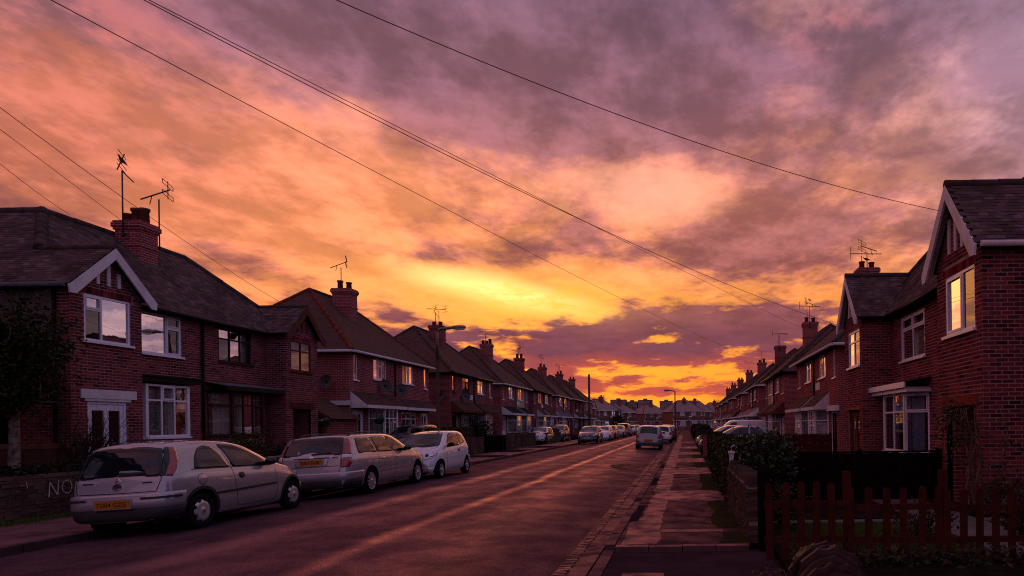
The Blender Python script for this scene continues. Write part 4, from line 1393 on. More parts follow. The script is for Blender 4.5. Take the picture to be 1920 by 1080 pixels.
# porch fascia on the near end wall, meter cupboards, dishes of the second pair
TSide = lambda s, n, h: (LX + s, 29.45 - n, h)
r2 = [o for o in C.objects if o.get('label') == lab_l[0]][0]
MB().box(-.85, .02, .0, .12, 2.72, 2.92, TSide).build('side_fascia', M['white_paint'], r2, r2.location)
sat_dish((LX - .9, 29.45, 3.75), (0, -1, 0), 'dark satellite dish on the end wall above the garage roof')
sat_dish((LX, 32.3, 3.75), (1, 0, 0), 'dark satellite dish under the first wide white window')
sat_dish((LX, 34.1, 3.62), (1, 0, 0), 'dark satellite dish beside the white wall panel over the porch roof')
sat_dish((LX - .5, 42.0, 3.7), (0, -1, 0), 'dark satellite dish on the end wall right of the lamp post')
sat_dish((LX, 44.2, 3.72), (1, 0, 0), 'dark satellite dish beneath the glowing window by the lamp post')
# little garage between the first and second pair
gar = thing('garage', 'small dark brick garage with sloping tiled verge between two left houses', 'garage', (LX - .9, 27.5, .4))
og = (LX - .9, 27.5, .4)
TG = lambda s, n, h: (LX + s, 26.9 - n, h)
mb = MB(); wall(mb, TG, -2.6, .35, .3, 2.2); mb.poly([TG(-2.6, 0, 2.2), TG(.35, 0, 2.2), TG(-1.1, 0, 3.0)])
wall(mb, lambda s, n, h: (LX + .35 + n, s, h), 26.9, 29.4, .3, 2.2)
mb.build('wall', M['brick_far2'], gar, og, fix=False)
mb = MB(); mb.quad((LX + .55, 26.7, 2.08), (LX + .55, 29.4, 2.08), (LX - 1.1, 29.4, 3.06), (LX - 1.1, 26.7, 3.06)); mb.quad((LX - 2.75, 26.7, 2.08), (LX - 2.75, 29.4, 2.08), (LX - 1.1, 29.4, 3.06), (LX - 1.1, 26.7, 3.06))
mb.build('roof', M['tile_far'], gar, og, fix=False)
MB().prism([(.58, 2.02), (.58, 2.16), (-1.1, 3.12), (-1.1, 2.96)], (.17, .22), TG).build('bargeboard', M['brown_red'], gar, og)
MB().box(-.75, .55, .16, .24, 2.0, 2.06, TG).build('fascia', M['white_paint'], gar, og)
MB().box(-.95, .15, .005, .05, .35, 1.95, TG).build('door', M['brown'], gar, og)

hip_pair(1, LX, 2.9, 12.4, 5.15, .30, 'unseen brick pair added beside the photographer on the left, before the gabled one', dict(style=1), GL)  # out of view; added for its effect on the light and the reflections
hip_pair(-1, RX, -2.6, 7.1, 4.75, .05, 'unseen brick pair added beside the photographer on the right, before the gabled one', dict(style=0, rise=3.3), GR)  # out of view; added to block sky light from the gabled end wall
lab_r = ['brick pair with white bay by the drive, next beyond the gabled house on the right',
         'brick pair with one tan rendered upper front, third in the right row',
         'brick pair with white end boards on its porch, fourth in the right row',
         'brick pair fifth in the right row, above the white van', 'brick pair sixth in the right row', 'brick pair seventh in the right row, half hidden by the porches before it',
         'brick pair eighth in the right row, just before the bare tree', 'brick pair last in the right row, beside the bare tree at its end']
vr = [dict(style=0, bay=(1, 1), proj=.72, seed=1, rise=3.3, pots=2, long=(0, 1), doors=(M['wood_dark'], M['white']), hood=True, chim=.75), dict(cream=1, bay=(1, 1), style=0, rise=3.3, chim=.4, pots=2, fascia=M['brown_red'], gutter=M['black']), dict(brick=M['brick_far2'], style=1, rise=3.3, pots=0, chim=.45, proj=1.0, porch_m=M['tile_grey'], doors=(DR, M['white'])),
      dict(style=0, seed=1, rise=3.3, pots=2, long=(0, 1), porch_m=M['dark_felt']), dict(style=1, rise=3.3, pots=2, bay=(0, 1), proj=.9), dict(brick=M['brick_far2'], rise=3.3, long=(0, 0)), dict(rise=3.3, cream=-1), dict(style=1, rise=3.3)]
for i, v in enumerate(vr):
    c_ = 30.95 + 14.05 * i
    r, og, T, c0, rz = hip_pair(-1, RX, c_ - 4.85, c_ + 4.85, 4.75, .05, lab_r[i], v, GR)
    if v.get('hood'): MB().box(c_ - 4.83, c_ - 2.95, .004, .16, 2.12, 2.34, T).build('entrance_hood', M['white_paint'], r, og)
    nm = ('second', 'third', 'fourth', 'fifth', 'sixth', 'seventh')
    if i < 6:
        two = i in (0, 1, 2)
        antenna(T(c_ - .45, -2.4, rz - .05), 1.5, (2, 2, 3, 3, 0, 1)[i], 'tv aerial on the chimney of the %s pair in the right row%s' % (nm[i], ', nearer one' if two else ''), 2.5 + .3 * i)
        if two: antenna(T(c_ + .46, -2.4, rz - .05), 1.55, (0, 0, 0)[i], 'tv aerial on the chimney of the %s pair in the right row, farther one' % nm[i], 2.9)

# ------------------------------------------------------------------ houses across the end of the street, tower blocks
def end_house(x, y, rz_, label, wm, rise=2.9, scale=1.0, roof=None):
    r, og, T, c0, rz = hip_pair(1, 0.0, -4.7, 4.7, 5.0, .0, label, dict(brick=wm, roof=roof or M['tile_grey'], rise=rise, gutter=M['white_paint'], pots=2, chim=.5), None)
    r.location = (x, y, 0)
    r.rotation_euler = (0, 0, rz_)
    r.scale = (scale,) * 3
    return r


end_house(-19.5, 133, rad(-14), 'pale roofed brick pair right of the left row, bay windows to the street', M['brick_end'])
end_house(-18.0, 158, rad(-30), 'pale roofed brick pair in the middle at the end of the street', M['brick_end'])
end_house(-16.5, 186, rad(-36), 'pale roofed brick pair farthest back at the end of the street', M['brick_end'])
end_house(.9, 178, rad(-66), 'wide hip roofed brick house closing the street behind the far lamp', M['brick_end'], 3.0, 1.0)
end_house(3.6, 190, rad(-76), 'hip roofed brick house peeping over the one that closes the street', M['brick_end'], 3.3)
end_house(-9.0, 205, rad(-50), 'pale roofed brick pair seen in the gap at the very end', M['brick_end'])
end_house(9.5, 200, rad(-82), 'hip roofed brick house at the far right end of the street', M['brick_end'], 3.0)
mt = worn('tower concrete', (.34, .24, .24), .25, .15, .9, 0)
TW = [(-64, 10.5, 18.0, 'low grey tower block nearest the left row'), (-50.5, 11.5, 20.0, 'tall grey tower block behind the bare trees'), (-40, 8, 18.5, 'grey tower block with stepped roof, middle of the skyline'), (-30, 10.5, 19.5, 'grey tower block right of the stepped one'), (-14, 9.8, 18.5, 'lone grey tower block behind the far lamp')]
for i, (x, wd, h, lb) in enumerate(TW):
    t = thing('tower_block', lb, 'tower block', (x, 500, 0), 'grey tower blocks on the skyline')
    MB().box(-wd / 2, wd / 2, 0, 12, 0, h).build('wall', mt, t)
    MB().box(-wd / 2 - .15, wd / 2 + .15, -.15, 12.15, h, h + .5).box(-1.5, 1.5, 3, 7, h + .5, h + 1.6).build('roof', M['concrete'], t)
    for fl_ in range(3, 7):
        for j in range(4):
            xx = -wd / 2 + wd * (j + .5) / 4
            MB().box(xx - .6, xx + .6, -.06, .02, .8 + fl_ * 2.6, 1.8 + fl_ * 2.6).build('window', M['concrete'], t)
# ------------------------------------------------------------------ lamps, poles, wires
def street_lamp(x, y, h, arm, label, z0=.1, two_tone=True):
    t = thing('street_lamp', label, 'street lamp', (x, y, z0))
    brown = worn('brown painted steel', (.12, .075, .06), .3, 3.0, .55)
    MB().lathe([(.0, 0), (.105, 0), (.105, 1.15), (.075, 1.22), (.072, h * .78)], (0, 0, 0), 12).build('post', brown, t)
    MB().tube([(0, 0, h * .78), (0, 0, h - .12), (arm * .06, 0, h - .02), (arm * .2, 0, h + .02), (arm * .62, 0, h + .06)], .055, 10).build('arm', M['metal'], t)
    s_ = 1 if arm > 0 else -1
    L = abs(arm)
    hd = MB()
    n = 8
    prof = [(0, .05, .05), (.08, .10, .07), (.25, .13, .085), (.46, .12, .08), (.56, .06, .05)]
    vs, f = [], []
    for (u, wy, wz) in prof:
        for k_ in range(n):
            th = 2 * math.pi * k_ / n
            vs.append((arm * .6 + s_ * u, wy * math.cos(th), h + .07 + wz * math.sin(th)))
    for i in range(len(prof) - 1):
        for k_ in range(n): f.append((i * n + k_, i * n + (k_ + 1) % n, (i + 1) * n + (k_ + 1) % n, (i + 1) * n + k_))
    f += [tuple(range(n)), tuple((len(prof) - 1) * n + k_ for k_ in reversed(range(n)))]
    hd.add(vs, f, 0, True)
    hd.build('lamp_head', worn('grey lamp casing', (.30, .28, .27), .25, 6.0, .5), t)
    MB().box(arm * .6 + s_ * .16, arm * .6 + s_ * .50, -.08, .08, h - .035, h + .01).build('diffuser', mat('lamp bowl', (.55, .5, .45), .3), t)
    return t


street_lamp(-9.75, 26.1, 5.45, .95, 'two tone street lamp rising behind the white hatchback on the left')
street_lamp(-.86, 60.0, 4.55, -.75, 'far street lamp on the right hand pavement, arm to the left')

pole = thing('telegraph_pole', 'dark wooden telegraph pole far along the left pavement', 'telegraph pole', (-10.1, 70.0, .1))
MB().tube([(0, 0, 0), (0, 0, 6.95)], [.15, .11], 12).build('shaft', M['bark'], pole)
MB().box(-.05, .05, -.16, .16, 6.55, 6.62).build('bracket', M['dark_metal'], pole)
for s_ in (-1, 1): MB().lathe([(.0, 0), (.03, 0), (.045, .05), (.02, .09), (0, .1)], (0, s_ * .12, 6.62), 8).build('insulator', M['lead'], pole)
npole = thing('telegraph_pole', 'near wooden telegraph pole on the left pavement where the overhead wires meet', 'telegraph pole', (-10.1, 4.75, .1))
MB().tube([(0, 0, 0), (0, 0, 8.9)], [.17, .12], 12).build('shaft', M['bark'], npole)

wm = mat('cable black', (.02, .014, .014), .6)


def wire(a, b_, sag, label, r=.009):
    r *= .72
    a, b_ = Vector(a), Vector(b_)
    n = 40
    pts = [a.lerp(b_, i / n) - Vector((0, 0, sag * 4 * (i / n) * (1 - i / n))) for i in range(n + 1)]
    o = MB().tube([tuple(p) for p in pts], r, 5).build('telephone_wire', wm)
    return tag(o, label, 'wire', 'telephone wires from the pole')


wire((-9.95, 4.75, 8.6), (5.03, 12.95, 5.80), .70, 'overhead wire reaching the right hand gable with white bargeboards', .0085)
wire((-9.95, 4.75, 7.8), (8.2, 73.1, 8.75), .56, 'longest overhead wire, crossing low to the far right chimneys', .0105)
wire((-10.25, 4.75, 8.2), (8.2, 44.7, 7.95), .12, 'lower one of the two close overhead wires', .0095)
wire((-9.95, 4.75, 8.2), (5.03, 21.62, 4.85), .52, 'upper one of the two close overhead wires', .009)
wire((-10.1, 4.75, 8.2), (-14.1, 24.5, 5.9), .39, 'wire from the left edge to the brown gable', .0085)
wire((-10.1, 4.75, 7.9), (-16.5, 20.0, 7.7), .0, 'wire from the left edge to the near chimney', .0085)
wire((-10.0, 4.75, 8.85), (-17.35, 18.7, 7.85), .48, 'lowest wire at the left edge, behind the near roof', .0085)
for i, (x, y, z, sg_) in enumerate(((5.9, 57, 4.9, .5), (5.9, 73, 4.9, .6), (5.9, 85, 4.9, .6), (-14.9, 58, 5.3, .2))):
    wire((-10.1, 70, 6.9), (x, y, z), sg_, ('thin wire from the far pole to the right houses, nearest run', 'thin wire from the far pole to the right houses, middle run', 'thin wire from the far pole to the right houses, farthest run', 'thin wire from the far pole back to the left houses')[i], .008)


def bird(loc, yaw, size, label, pitch=.6, cat='bird'):
    """perched bird: one continuous body with head, beak, tail; folded wings and legs"""
    t = thing('bird', label, cat, loc)
    t.rotation_euler = (0, 0, yaw)
    feather = mat('dark feathers', (.03, .028, .032), .7)
    cp, sp_ = math.cos(pitch), math.sin(pitch)
    axis = [(-.62, .02, .16), (-.42, .03, .13), (-.25, .06, .02), (-.12, .10, 0), (.0, .125, 0), (.12, .12, .01), (.22, .085, .03), (.28, .06, .05), (.34, .068, .07), (.40, .055, .08), (.44, .02, .075), (.50, .005, .07)]
    mb = MB()
    vs, f = [], []
    n = 10
    for i, (u, r, off) in enumerate(axis):
        for k_ in range(n):
            th = 2 * math.pi * k_ / n
            flat = .35 if i < 2 else 1.0
            a, b_ = r * math.cos(th), r * math.sin(th) * flat
            u2, w2 = u, b_ + off * (.3 if i < 2 else 1)
            vs.append(((u2 * cp - w2 * sp_) * size, a * size, (u2 * sp_ + w2 * cp) * size + .22 * size))
    for i in range(len(axis) - 1):
        for k_ in range(n): f.append((i * n + k_, i * n + (k_ + 1) % n, (i + 1) * n + (k_ + 1) % n, (i + 1) * n + k_))
    f += [tuple(range(n)), tuple((len(axis) - 1) * n + k_ for k_ in reversed(range(n)))]
    mb.add(vs, f, 0, True)
    mb.build('body', feather, t)
    for s_ in (-1, 1):
        pts = [(.16, .11), (.02, .13), (-.2, .10), (-.46, .03), (-.30, .0), (-.05, -.02), (.14, .02)]
        MB().prism([(p[0] * size, p[1] * size) for p in pts], (s_ * .10 * size, s_ * .135 * size), lambda s, n_, h: (s * cp - h * sp_, n_, s * sp_ + h * cp + .22 * size)).build('wing', feather, t)
        MB().tube([(0, s_ * .04 * size, .14 * size), (.02 * size, s_ * .04 * size, 0), (.06 * size, s_ * .045 * size, 0)], .008 * size * 2, 5).build('leg', M['dark_metal'], t)
    return t


bird((LX - 1.95, 19.93, 9.78), rad(205), .42, 'dark bird perched on the tall near aerial', .9)
bird((RX + 2.42, 30.65, 9.10), rad(160), .42, 'dark bird perched on the chimney behind the right hand gable', .35)
for i, (x, y, z) in enumerate(((RX + 2.4, 45.46, 9.75), (RX + 2.4, 44.55, 9.85))):
    bird((x, y, z), rad(120 + 70 * i), .30, ('small bird on the farther aerial of the third right chimney', 'small bird on the nearer aerial of the third right chimney')[i], .5)

# ------------------------------------------------------------------ low stone walls on the left
stone_l = [brick_mat('wall stone', [(.10, .065, .052), (.14, .085, .062), (.075, .052, .045), (.12, .09, .075)])]


def stone_wall(name, label, x, y0, y1, h, z0=.105, course=.075, lmin=.18, lmax=.42, thick=.28, n_single=300, cope=True):
    org = (x, (y0 + y1) / 2, z0)
    t = thing(name, label, 'wall', org)
    MB().box(x - thick / 2 + .025, x + thick / 2 - .025, y0 + .02, y1 - .02, z0, z0 + h).build('core', M['mortar'], t, org)
    mb = MB()
    z, r, cnt = z0, 0, 0
    while z < z0 + h - .02:
        ch_ = course * random.uniform(.8, 1.2)
        y = y0 - random.uniform(0, .15)
        while y < y1:
            L = random.uniform(lmin, lmax)
            a, b_ = max(y, y0), min(y + L - .012, y1)
            if b_ - a > .05:
                px_ = random.uniform(-.012, .014)
                j = lambda: random.uniform(-.008, .008)
                vs = [(x - thick / 2 - px_ + j(), a + j(), z + j()), (x + thick / 2 + px_ + j(), a + j(), z + j()), (x + thick / 2 + px_ + j(), b_ + j(), z + j()), (x - thick / 2 - px_ + j(), b_ + j(), z + j()),
                      (x - thick / 2 - px_ + j(), a + j(), z + ch_ - .01), (x + thick / 2 + px_ + j(), a + j(), z + ch_ - .01 + j()), (x + thick / 2 + px_ + j(), b_ + j(), z + ch_ - .01 + j()), (x - thick / 2 - px_ + j(), b_ + j(), z + ch_ - .01)]
                F = [(4, 5, 6, 7), (0, 1, 5, 4), (1, 2, 6, 5), (2, 3, 7, 6), (3, 0, 4, 7)]
                if cnt < n_single:
                    MB().add(vs, F).build('stone', stone_l[0], t, org, fix=False); cnt += 1
                else: mb.add(vs, F)
            y += L
        z += ch_
        r += 1
    if mb.v: tag(mb.build('stonework', stone_l[0], t, org, fix=False), kind='stuff')
    return t, org


wl, wo_ = stone_wall('garden_wall', 'low brick and stone wall with painted letters beside the silver hatchback', -11.9, 10.2, 15.4, .78, course=.07, lmin=.2, lmax=.3, thick=.22)
# white painted letters, brush strokes following the wall face
def stroke(pts, wd=.04):
    mb = MB()
    for (a, b_) in zip(pts, pts[1:]):
        d = Vector((b_[0] - a[0], b_[1] - a[1])).normalized() * .01
        nx_, ny_ = -d.y * wd * 50, d.x * wd * 50
        mb.add([(-11.765, a[0] - nx_ - d.x, a[1] - ny_ - d.y), (-11.765, a[0] + nx_ - d.x, a[1] + ny_ - d.y), (-11.765, b_[0] + nx_ + d.x, b_[1] + ny_ + d.y), (-11.765, b_[0] - nx_ + d.x, b_[1] - ny_ + d.y)], [(0, 1, 2, 3)])
    return mb
YO = .15
L_N = [(12.04 + YO, .50), (12.06 + YO, .77), (12.21 + YO, .51), (12.23 + YO, .78)]
L_O = [(12.40 + YO + .10 * math.cos(t_ * .5236), .655 + .125 * math.sin(t_ * .5236)) for t_ in range(13)]
L_P = [(12.78, .50), (12.78, .80), (12.93, .78), (12.96, .70), (12.92, .63), (12.79, .62)]
for nm, pts in (('N', L_N), ('O', L_O), ('P', L_P)):
    stroke(pts, .019).build('painted_letter', M['white_letter'], wl, wo_)
tag(stroke([(11.78, .80), (11.79, .70)], .012).build('painted_letter', M['white_letter'], wl, wo_))
stone_wall('garden_wall', 'low rubble wall behind the silver estate, in front of the brown bay', -11.9, 16.6, 23.6, .80, n_single=200)
stone_wall('garden_wall', 'rough stone wall under the clipped hedge beyond the white hatchback', -11.9, 30.6, 38.6, .95, course=.12, n_single=220)
stone_wall('garden_wall', 'low stone wall by the driveway beyond the dark bush, left side', -11.9, 43.5, 52.0, .95, course=.14, lmin=.3, lmax=.6, n_single=120)
stone_wall('garden_wall', 'far stretch of left garden wall leading to the telegraph pole', -11.9, 56, 68, .95, course=.16, lmin=.4, lmax=.8, n_single=60)
stone_wall('garden_wall', 'farthest stretch of left garden wall past the telegraph pole', -11.9, 74, 120, .9, course=.2, lmin=.6, lmax=1.2, n_single=20)


def board_fence(label, x, y0, y1, h, m_, name='board_fence', bw=.14, z0=.1, axis='y', y_at=None):
    """close boarded fence; runs along y at x, or along x at y_at"""
    if axis == 'y': loc = (x, (y0 + y1) / 2, z0); Tn = lambda s, n, hh: (x + n, s, hh)
    else: loc = ((y0 + y1) / 2, y_at, z0); Tn = lambda s, n, hh: (s, y_at + n, hh)
    t = thing(name, label, 'fence', loc)
    s = y0
    i = 0
    while s < y1 - .02:
        e = min(s + bw - .006, y1)
        MB().box(s, e, -.012 + .006 * (i % 2), .008 + .006 * (i % 2), z0 + .03, z0 + h - random.uniform(0, .012), Tn).build('board', m_, t, loc)
        s += bw
        i += 1
    for zz in (.2, .78): MB().box(y0, y1, .022, .06, z0 + h * zz, z0 + h * zz + .07, Tn).build('rail', m_, t, loc)
    MB().box(y0, y1, -.045, .05, z0 + h + .002, z0 + h + .035, Tn).build('capping', m_, t, loc)
    s = y0
    while s <= y1 + .01:
        MB().box(s - .045, s + .045, .062, .15, z0, z0 + h + .06, Tn).build('post', m_, t, loc); s += max(.9, (y1 - y0) / max(1, round((y1 - y0) / 1.8)))
    return t


board_fence('dark boarded fence on the left between stone wall and driveway', -11.9, 39.2, 43.2, .95, M['wood_dark'])
# ------------------------------------------------------------------ vehicles
def paint(name, col, rough=.26, metal=.45):
    m = mat(name, col, rough, .5, metal, 1.0)
    k, b = nodes(m)
    g = k.new('ShaderNodeNewGeometry').outputs['Position']
    n1 = k.noise(g, 3.0, 4, .6)
    k.put(b.inputs['Base Color'], k.mix(k.m('MULTIPLY', k.sst(n1, .35, .75), .35), tuple(col), tuple(c_ * .72 for c_ in col)))
    k.put(b.inputs['Coat Roughness'], k.m('ADD', .015, k.m('MULTIPLY', n1, .06)))
    return m


M['silver'] = paint('silver paint', (.40, .385, .41))
M['silver2'] = paint('warm silver paint', (.42, .40, .42))
M['whitecar'] = paint('white paint', (.72, .71, .75), .35, 0.0)
M['navy'] = paint('navy paint', (.022, .024, .045))
M['blackcar'] = paint('black paint', (.018, .017, .019))
M['greycar'] = paint('grey paint', (.17, .17, .185))
M['redcar'] = paint('dark red paint', (.12, .02, .02))
M['bluecar'] = paint('pale blue silver paint', (.20, .22, .26))
M['carglass'] = mat('car glass', (.005, .010, .013), .03, .5, 0.0, 0.0)
M['tyre'] = worn('tyre rubber', (.018, .017, .017), .3, 20.0, .85)
M['trim'] = mat('black plastic trim', (.020, .019, .020), .55)
M['under'] = mat('underbody black', (.008, .008, .008), .9)
M['rim'] = mat('wheel cover silver', (.52, .51, .52), .35, .5, .55)
M['redlamp'] = mat('red lamp lens', (.30, .008, .014), .12, .6, 0, .8)
M['orangelamp'] = mat('orange lamp lens', (.60, .16, .03), .15, .6, 0, .8)
M['clearlamp'] = mat('clear lamp lens', (.62, .62, .64), .10, .7, .2, .8)
M['plate_y'] = worn('yellow number plate', (.62, .20, .012), .12, 8.0, .4, 0)
M['plate_w'] = worn('white number plate', (.70, .68, .66), .12, 8.0, .4, 0)
M['ink'] = mat('black ink', (.010, .010, .010), .6)
M['chrome'] = mat('chrome badge', (.65, .65, .66), .15, .5, 1.0)


def cr(pts, x):
    """monotone-ish cubic through control points (x, y)"""
    if x <= pts[0][0]: return pts[0][1]
    if x >= pts[-1][0]: return pts[-1][1]
    for i in range(len(pts) - 1):
        x0, y0 = pts[i]; x1, y1 = pts[i + 1]
        if x0 <= x <= x1:
            t = (x - x0) / (x1 - x0)
            def slope(j):
                if j <= 0 or j >= len(pts) - 1: return None
                a = (pts[j][1] - pts[j - 1][1]) / (pts[j][0] - pts[j - 1][0]); b_ = (pts[j + 1][1] - pts[j][1]) / (pts[j + 1][0] - pts[j][0])
                return 0 if a * b_ <= 0 else 2 * a * b_ / (a + b_)
            d = (y1 - y0) / (x1 - x0)
            m0, m1 = slope(i), slope(i + 1)
            m0 = d if m0 is None else m0; m1 = d if m1 is None else m1
            h = x1 - x0
            return (2 * t**3 - 3 * t**2 + 1) * y0 + (t**3 - 2 * t**2 + t) * h * m0 + (-2 * t**3 + 3 * t**2) * y1 + (t**3 - t**2) * h * m1


def rounded(pts, r, n=5):
    """polygon with rounded corners; r one radius or one for each corner"""
    out = []
    m = len(pts)
    for i in range(m):
        p, a, b_ = Vector(pts[i]), Vector(pts[i - 1]), Vector(pts[(i + 1) % m])
        rr = r[i] if isinstance(r, (list, tuple)) else r
        da, db = (a - p), (b_ - p)
        ra = min(rr, da.length * .48, db.length * .48)
        p0, p1 = p + da.normalized() * ra, p + db.normalized() * ra
        for k_ in range(n + 1):
            t = k_ / n
            out.append(tuple((1 - t)**2 * p0 + 2 * (1 - t) * t * p + t * t * p1))
    return out


class Car:
    def __init__(s, sp):
        s.sp = sp
        s.L, s.W = sp['L'], sp['W']
        s.body_mesh()

    def sec(s, x):
        sp = s.sp
        zt, zb0, w_ = cr(sp['top'], x), cr(sp['belt'], x), cr(sp['plan'], x) * s.W / 2
        zu = cr(sp['bot'], x)
        zb = min(zb0, zt - .02)
        wr = w_ - (sp.get('tumble', .34) + .05) * max(0.0, zt - zb) - .045
        wr = max(wr, w_ * .45)
        g = max(0.0, zt - zb)
        er = min(.07, g * .35 + .012)
        mid = zu + (zb - zu) * .52
        pts = [(0, zu), (w_ * .68, zu), (w_ * .90, zu + .015), (w_ * .952, zu + .07), (w_ * .985, zu + (zb - zu) * .30), (w_, mid), (w_ * .990, zb - (zb - zu) * .2), (w_ * .958, zb - .045), (w_ * .935, zb),
               (w_ * .935 + (wr - w_ * .935) * .30, zb + (g - er) * .38), (w_ * .935 + (wr - w_ * .935) * .66, zb + (g - er) * .75), (wr + .002, zt - er), (wr - .04, zt - er * .42), (wr - .11, zt - er * .16 - .004), (wr * .55, zt + .004), (wr * .25, zt + .014), (0, zt + .018)]
        return pts

    def body_mesh(s):
        sp = s.sp
        xs = set()
        n = 70
        for i in range(n + 1): xs.add(round(s.L * (.5 - .5 * math.cos(math.pi * i / n)) * .65 + s.L * i / n * .35, 4))
        for t in (0, .012, .03, .055, .09): xs.add(round(t, 4)); xs.add(round(s.L - t, 4))
        xs = sorted(xs)
        half = [s.sec(x) for x in xs]
        m = len(half[0])
        vs, f = [], []
        ring = []
        for x, h in zip(xs, half):
            r = [(x, y, z) for y, z in h] + [(x, -y, z) for y, z in h[-2:0:-1]]
            ring.append(r)
        k_ = len(ring[0])
        for r in ring: vs += r
        for i in range(len(ring) - 1):
            for j in range(k_):
                j2 = (j + 1) % k_
                f.append((i * k_ + j, i * k_ + j2, (i + 1) * k_ + j2, (i + 1) * k_ + j))
        f.append(tuple(range(k_))); f.append(tuple((len(ring) - 1) * k_ + j for j in reversed(range(k_))))
        me = bpy.data.meshes.new('body')
        me.from_pydata(vs, [], f)
        bm = bmesh.new(); bm.from_mesh(me); bmesh.ops.recalc_face_normals(bm, faces=bm.faces); bm.to_mesh(me)
        s.bvh = BVHTree.FromBMesh(bm)
        bm.free()
        o = bpy.data.objects.new('body', me)
        me.materials.append(sp['paint']); me.materials.append(M['under'])
        # wheel arches cut out of the shell
        ra = sp['wr'] + sp.get('gap', .055)
        for wx in sp['axles']:
            for sy in (-1, 1):
                cb = MB().lathe([(0.001, s.W * .27), (ra, s.W * .27), (ra, s.W * .7), (0.001, s.W * .7)], (wx, 0, sp['wr'] + .01), 40, 'Y')
                cb.v = [(x, y * sy, z) for x, y, z in cb.v]
                c_ = bpy.data.objects.new('cutter', mesh_only(cb, 'cutter', [M['under'], M['under']]))
                md = o.modifiers.new('b', 'BOOLEAN'); md.operation = 'DIFFERENCE'; md.object = c_; md.solver = 'EXACT'
                me2 = baked(o)
                o.modifiers.clear()
                o.data = me2
                bpy.data.objects.remove(c_)
        me2 = o.data
        while len(me2.materials) > 0: me2.materials.pop()
        me2.materials.append(sp['paint']); me2.materials.append(M['under'])
        zlow = sp.get('dark_below', -1)
        for p in me2.polygons:
            c_ = p.center
            ins = any((c_.x - wx) ** 2 + (c_.z - sp['wr'] - .01) ** 2 < (ra - .004) ** 2 and abs(c_.y) < s.W * .46 and abs(p.normal.y) > .5 for wx in sp['axles'])
            onc = any(abs(math.hypot(c_.x - wx, c_.z - sp['wr'] - .01) - ra) < .012 and abs(p.normal.y) < .5 and c_.z < sp['wr'] * 2.6 for wx in sp['axles'])
            p.material_index = 1 if (ins or onc or p.normal.z < -.8 and c_.z < .4) else 0
            p.use_smooth = True
        try: me2.set_sharp_from_angle(angle=rad(35))
        except Exception: pass
        bpy.data.objects.remove(o)
        s.body = me2

    def proj(s, axis, a, b_, sgn=1):
        """point on the shell: axis 'side' (a=x, b=z), 'rear'/'front' (a=y, b=z)"""
        if axis == 'side': o, d = Vector((a, 3 * sgn, b_)), Vector((0, -sgn, 0))
        elif axis == 'rear': o, d = Vector((-2, a, b_)), Vector((1, 0, 0))
        elif axis == 'front': o, d = Vector((s.L + 2, a, b_)), Vector((-1, 0, 0))
        else: o, d = Vector((a, b_, 4)), Vector((0, 0, -1))
        h = s.bvh.ray_cast(o, d, 6)
        if h[0] is None:
            h = s.bvh.find_nearest(o + d * (3 - s.W / 2 if axis == 'side' else 2))
            return h[0], h[1]
        nrm = h[1]
        if nrm.dot(d) > 0: nrm = -nrm
        return h[0], nrm

    def panel(s, name, m_, axis, outline, parent, sgn=1, lift=.004, rings=6, skirt=.02):
        """skin panel lying on the shell inside a 2D outline"""
        cx_, cy_ = sum(p[0] for p in outline) / len(outline), sum(p[1] for p in outline) / len(outline)
        n = len(outline)
        vs, f = [], []
        for r in range(rings + 1):
            t = 1 - r / (rings + .0)
            t = max(t, .001)
            for (a, b_) in outline:
                p, nr = s.proj(axis, cx_ + (a - cx_) * t, cy_ + (b_ - cy_) * t, sgn)
                vs.append(p + nr * lift)
        for r in range(rings):
            for i in range(n): f.append((r * n + i, r * n + (i + 1) % n, (r + 1) * n + (i + 1) % n, (r + 1) * n + i))
        o = len(vs)
        for (a, b_) in outline:
            p, nr = s.proj(axis, a, b_, sgn); vs.append(p - nr * skirt)
        for i in range(n): f.append((i, (i + 1) % n, o + (i + 1) % n, o + i))
        return MB().add(vs, f, 0, True).build(name, m_, parent)

    def strip(s, name, m_, axis, path, parent, sgn=1, w_=.012, lift=.002):
        """narrow band on the shell along a 2D path (panel gaps, rubbing strips)"""
        pts = []
        for (a, b_), (c_, d) in zip(path, path[1:]):
            k_ = max(2, int(math.hypot(c_ - a, d - b_) / .06))
            pts += [(a + (c_ - a) * i / k_, b_ + (d - b_) * i / k_) for i in range(k_)]
        pts.append(path[-1])
        vs, f = [], []
        for i, p in enumerate(pts):
            q0, q1 = Vector(pts[max(i - 1, 0)]), Vector(pts[min(i + 1, len(pts) - 1)])
            d = (q1 - q0).normalized()
            nx_, ny_ = -d.y * w_ / 2, d.x * w_ / 2
            for e in (-1, 1):
                h, nr = s.proj(axis, p[0] + nx_ * e, p[1] + ny_ * e, sgn)
                vs.append(h + nr * lift)
            h, nr = s.proj(axis, p[0] + nx_, p[1] + ny_, sgn); vs.append(h - nr * .01)
            h, nr = s.proj(axis, p[0] - nx_, p[1] - ny_, sgn); vs.append(h - nr * .01)
        for i in range(len(pts) - 1):
            o, q_ = i * 4, i * 4 + 4
            f += [(o, o + 1, q_ + 1, q_), (o + 1, o + 2, q_ + 2, q_ + 1), (o, q_, q_ + 3, o + 3)]
        f += [(0, 1, 2, 3), tuple(len(vs) - 4 + j for j in range(4))]
        return MB().add(vs, f).build(name, m_, parent)


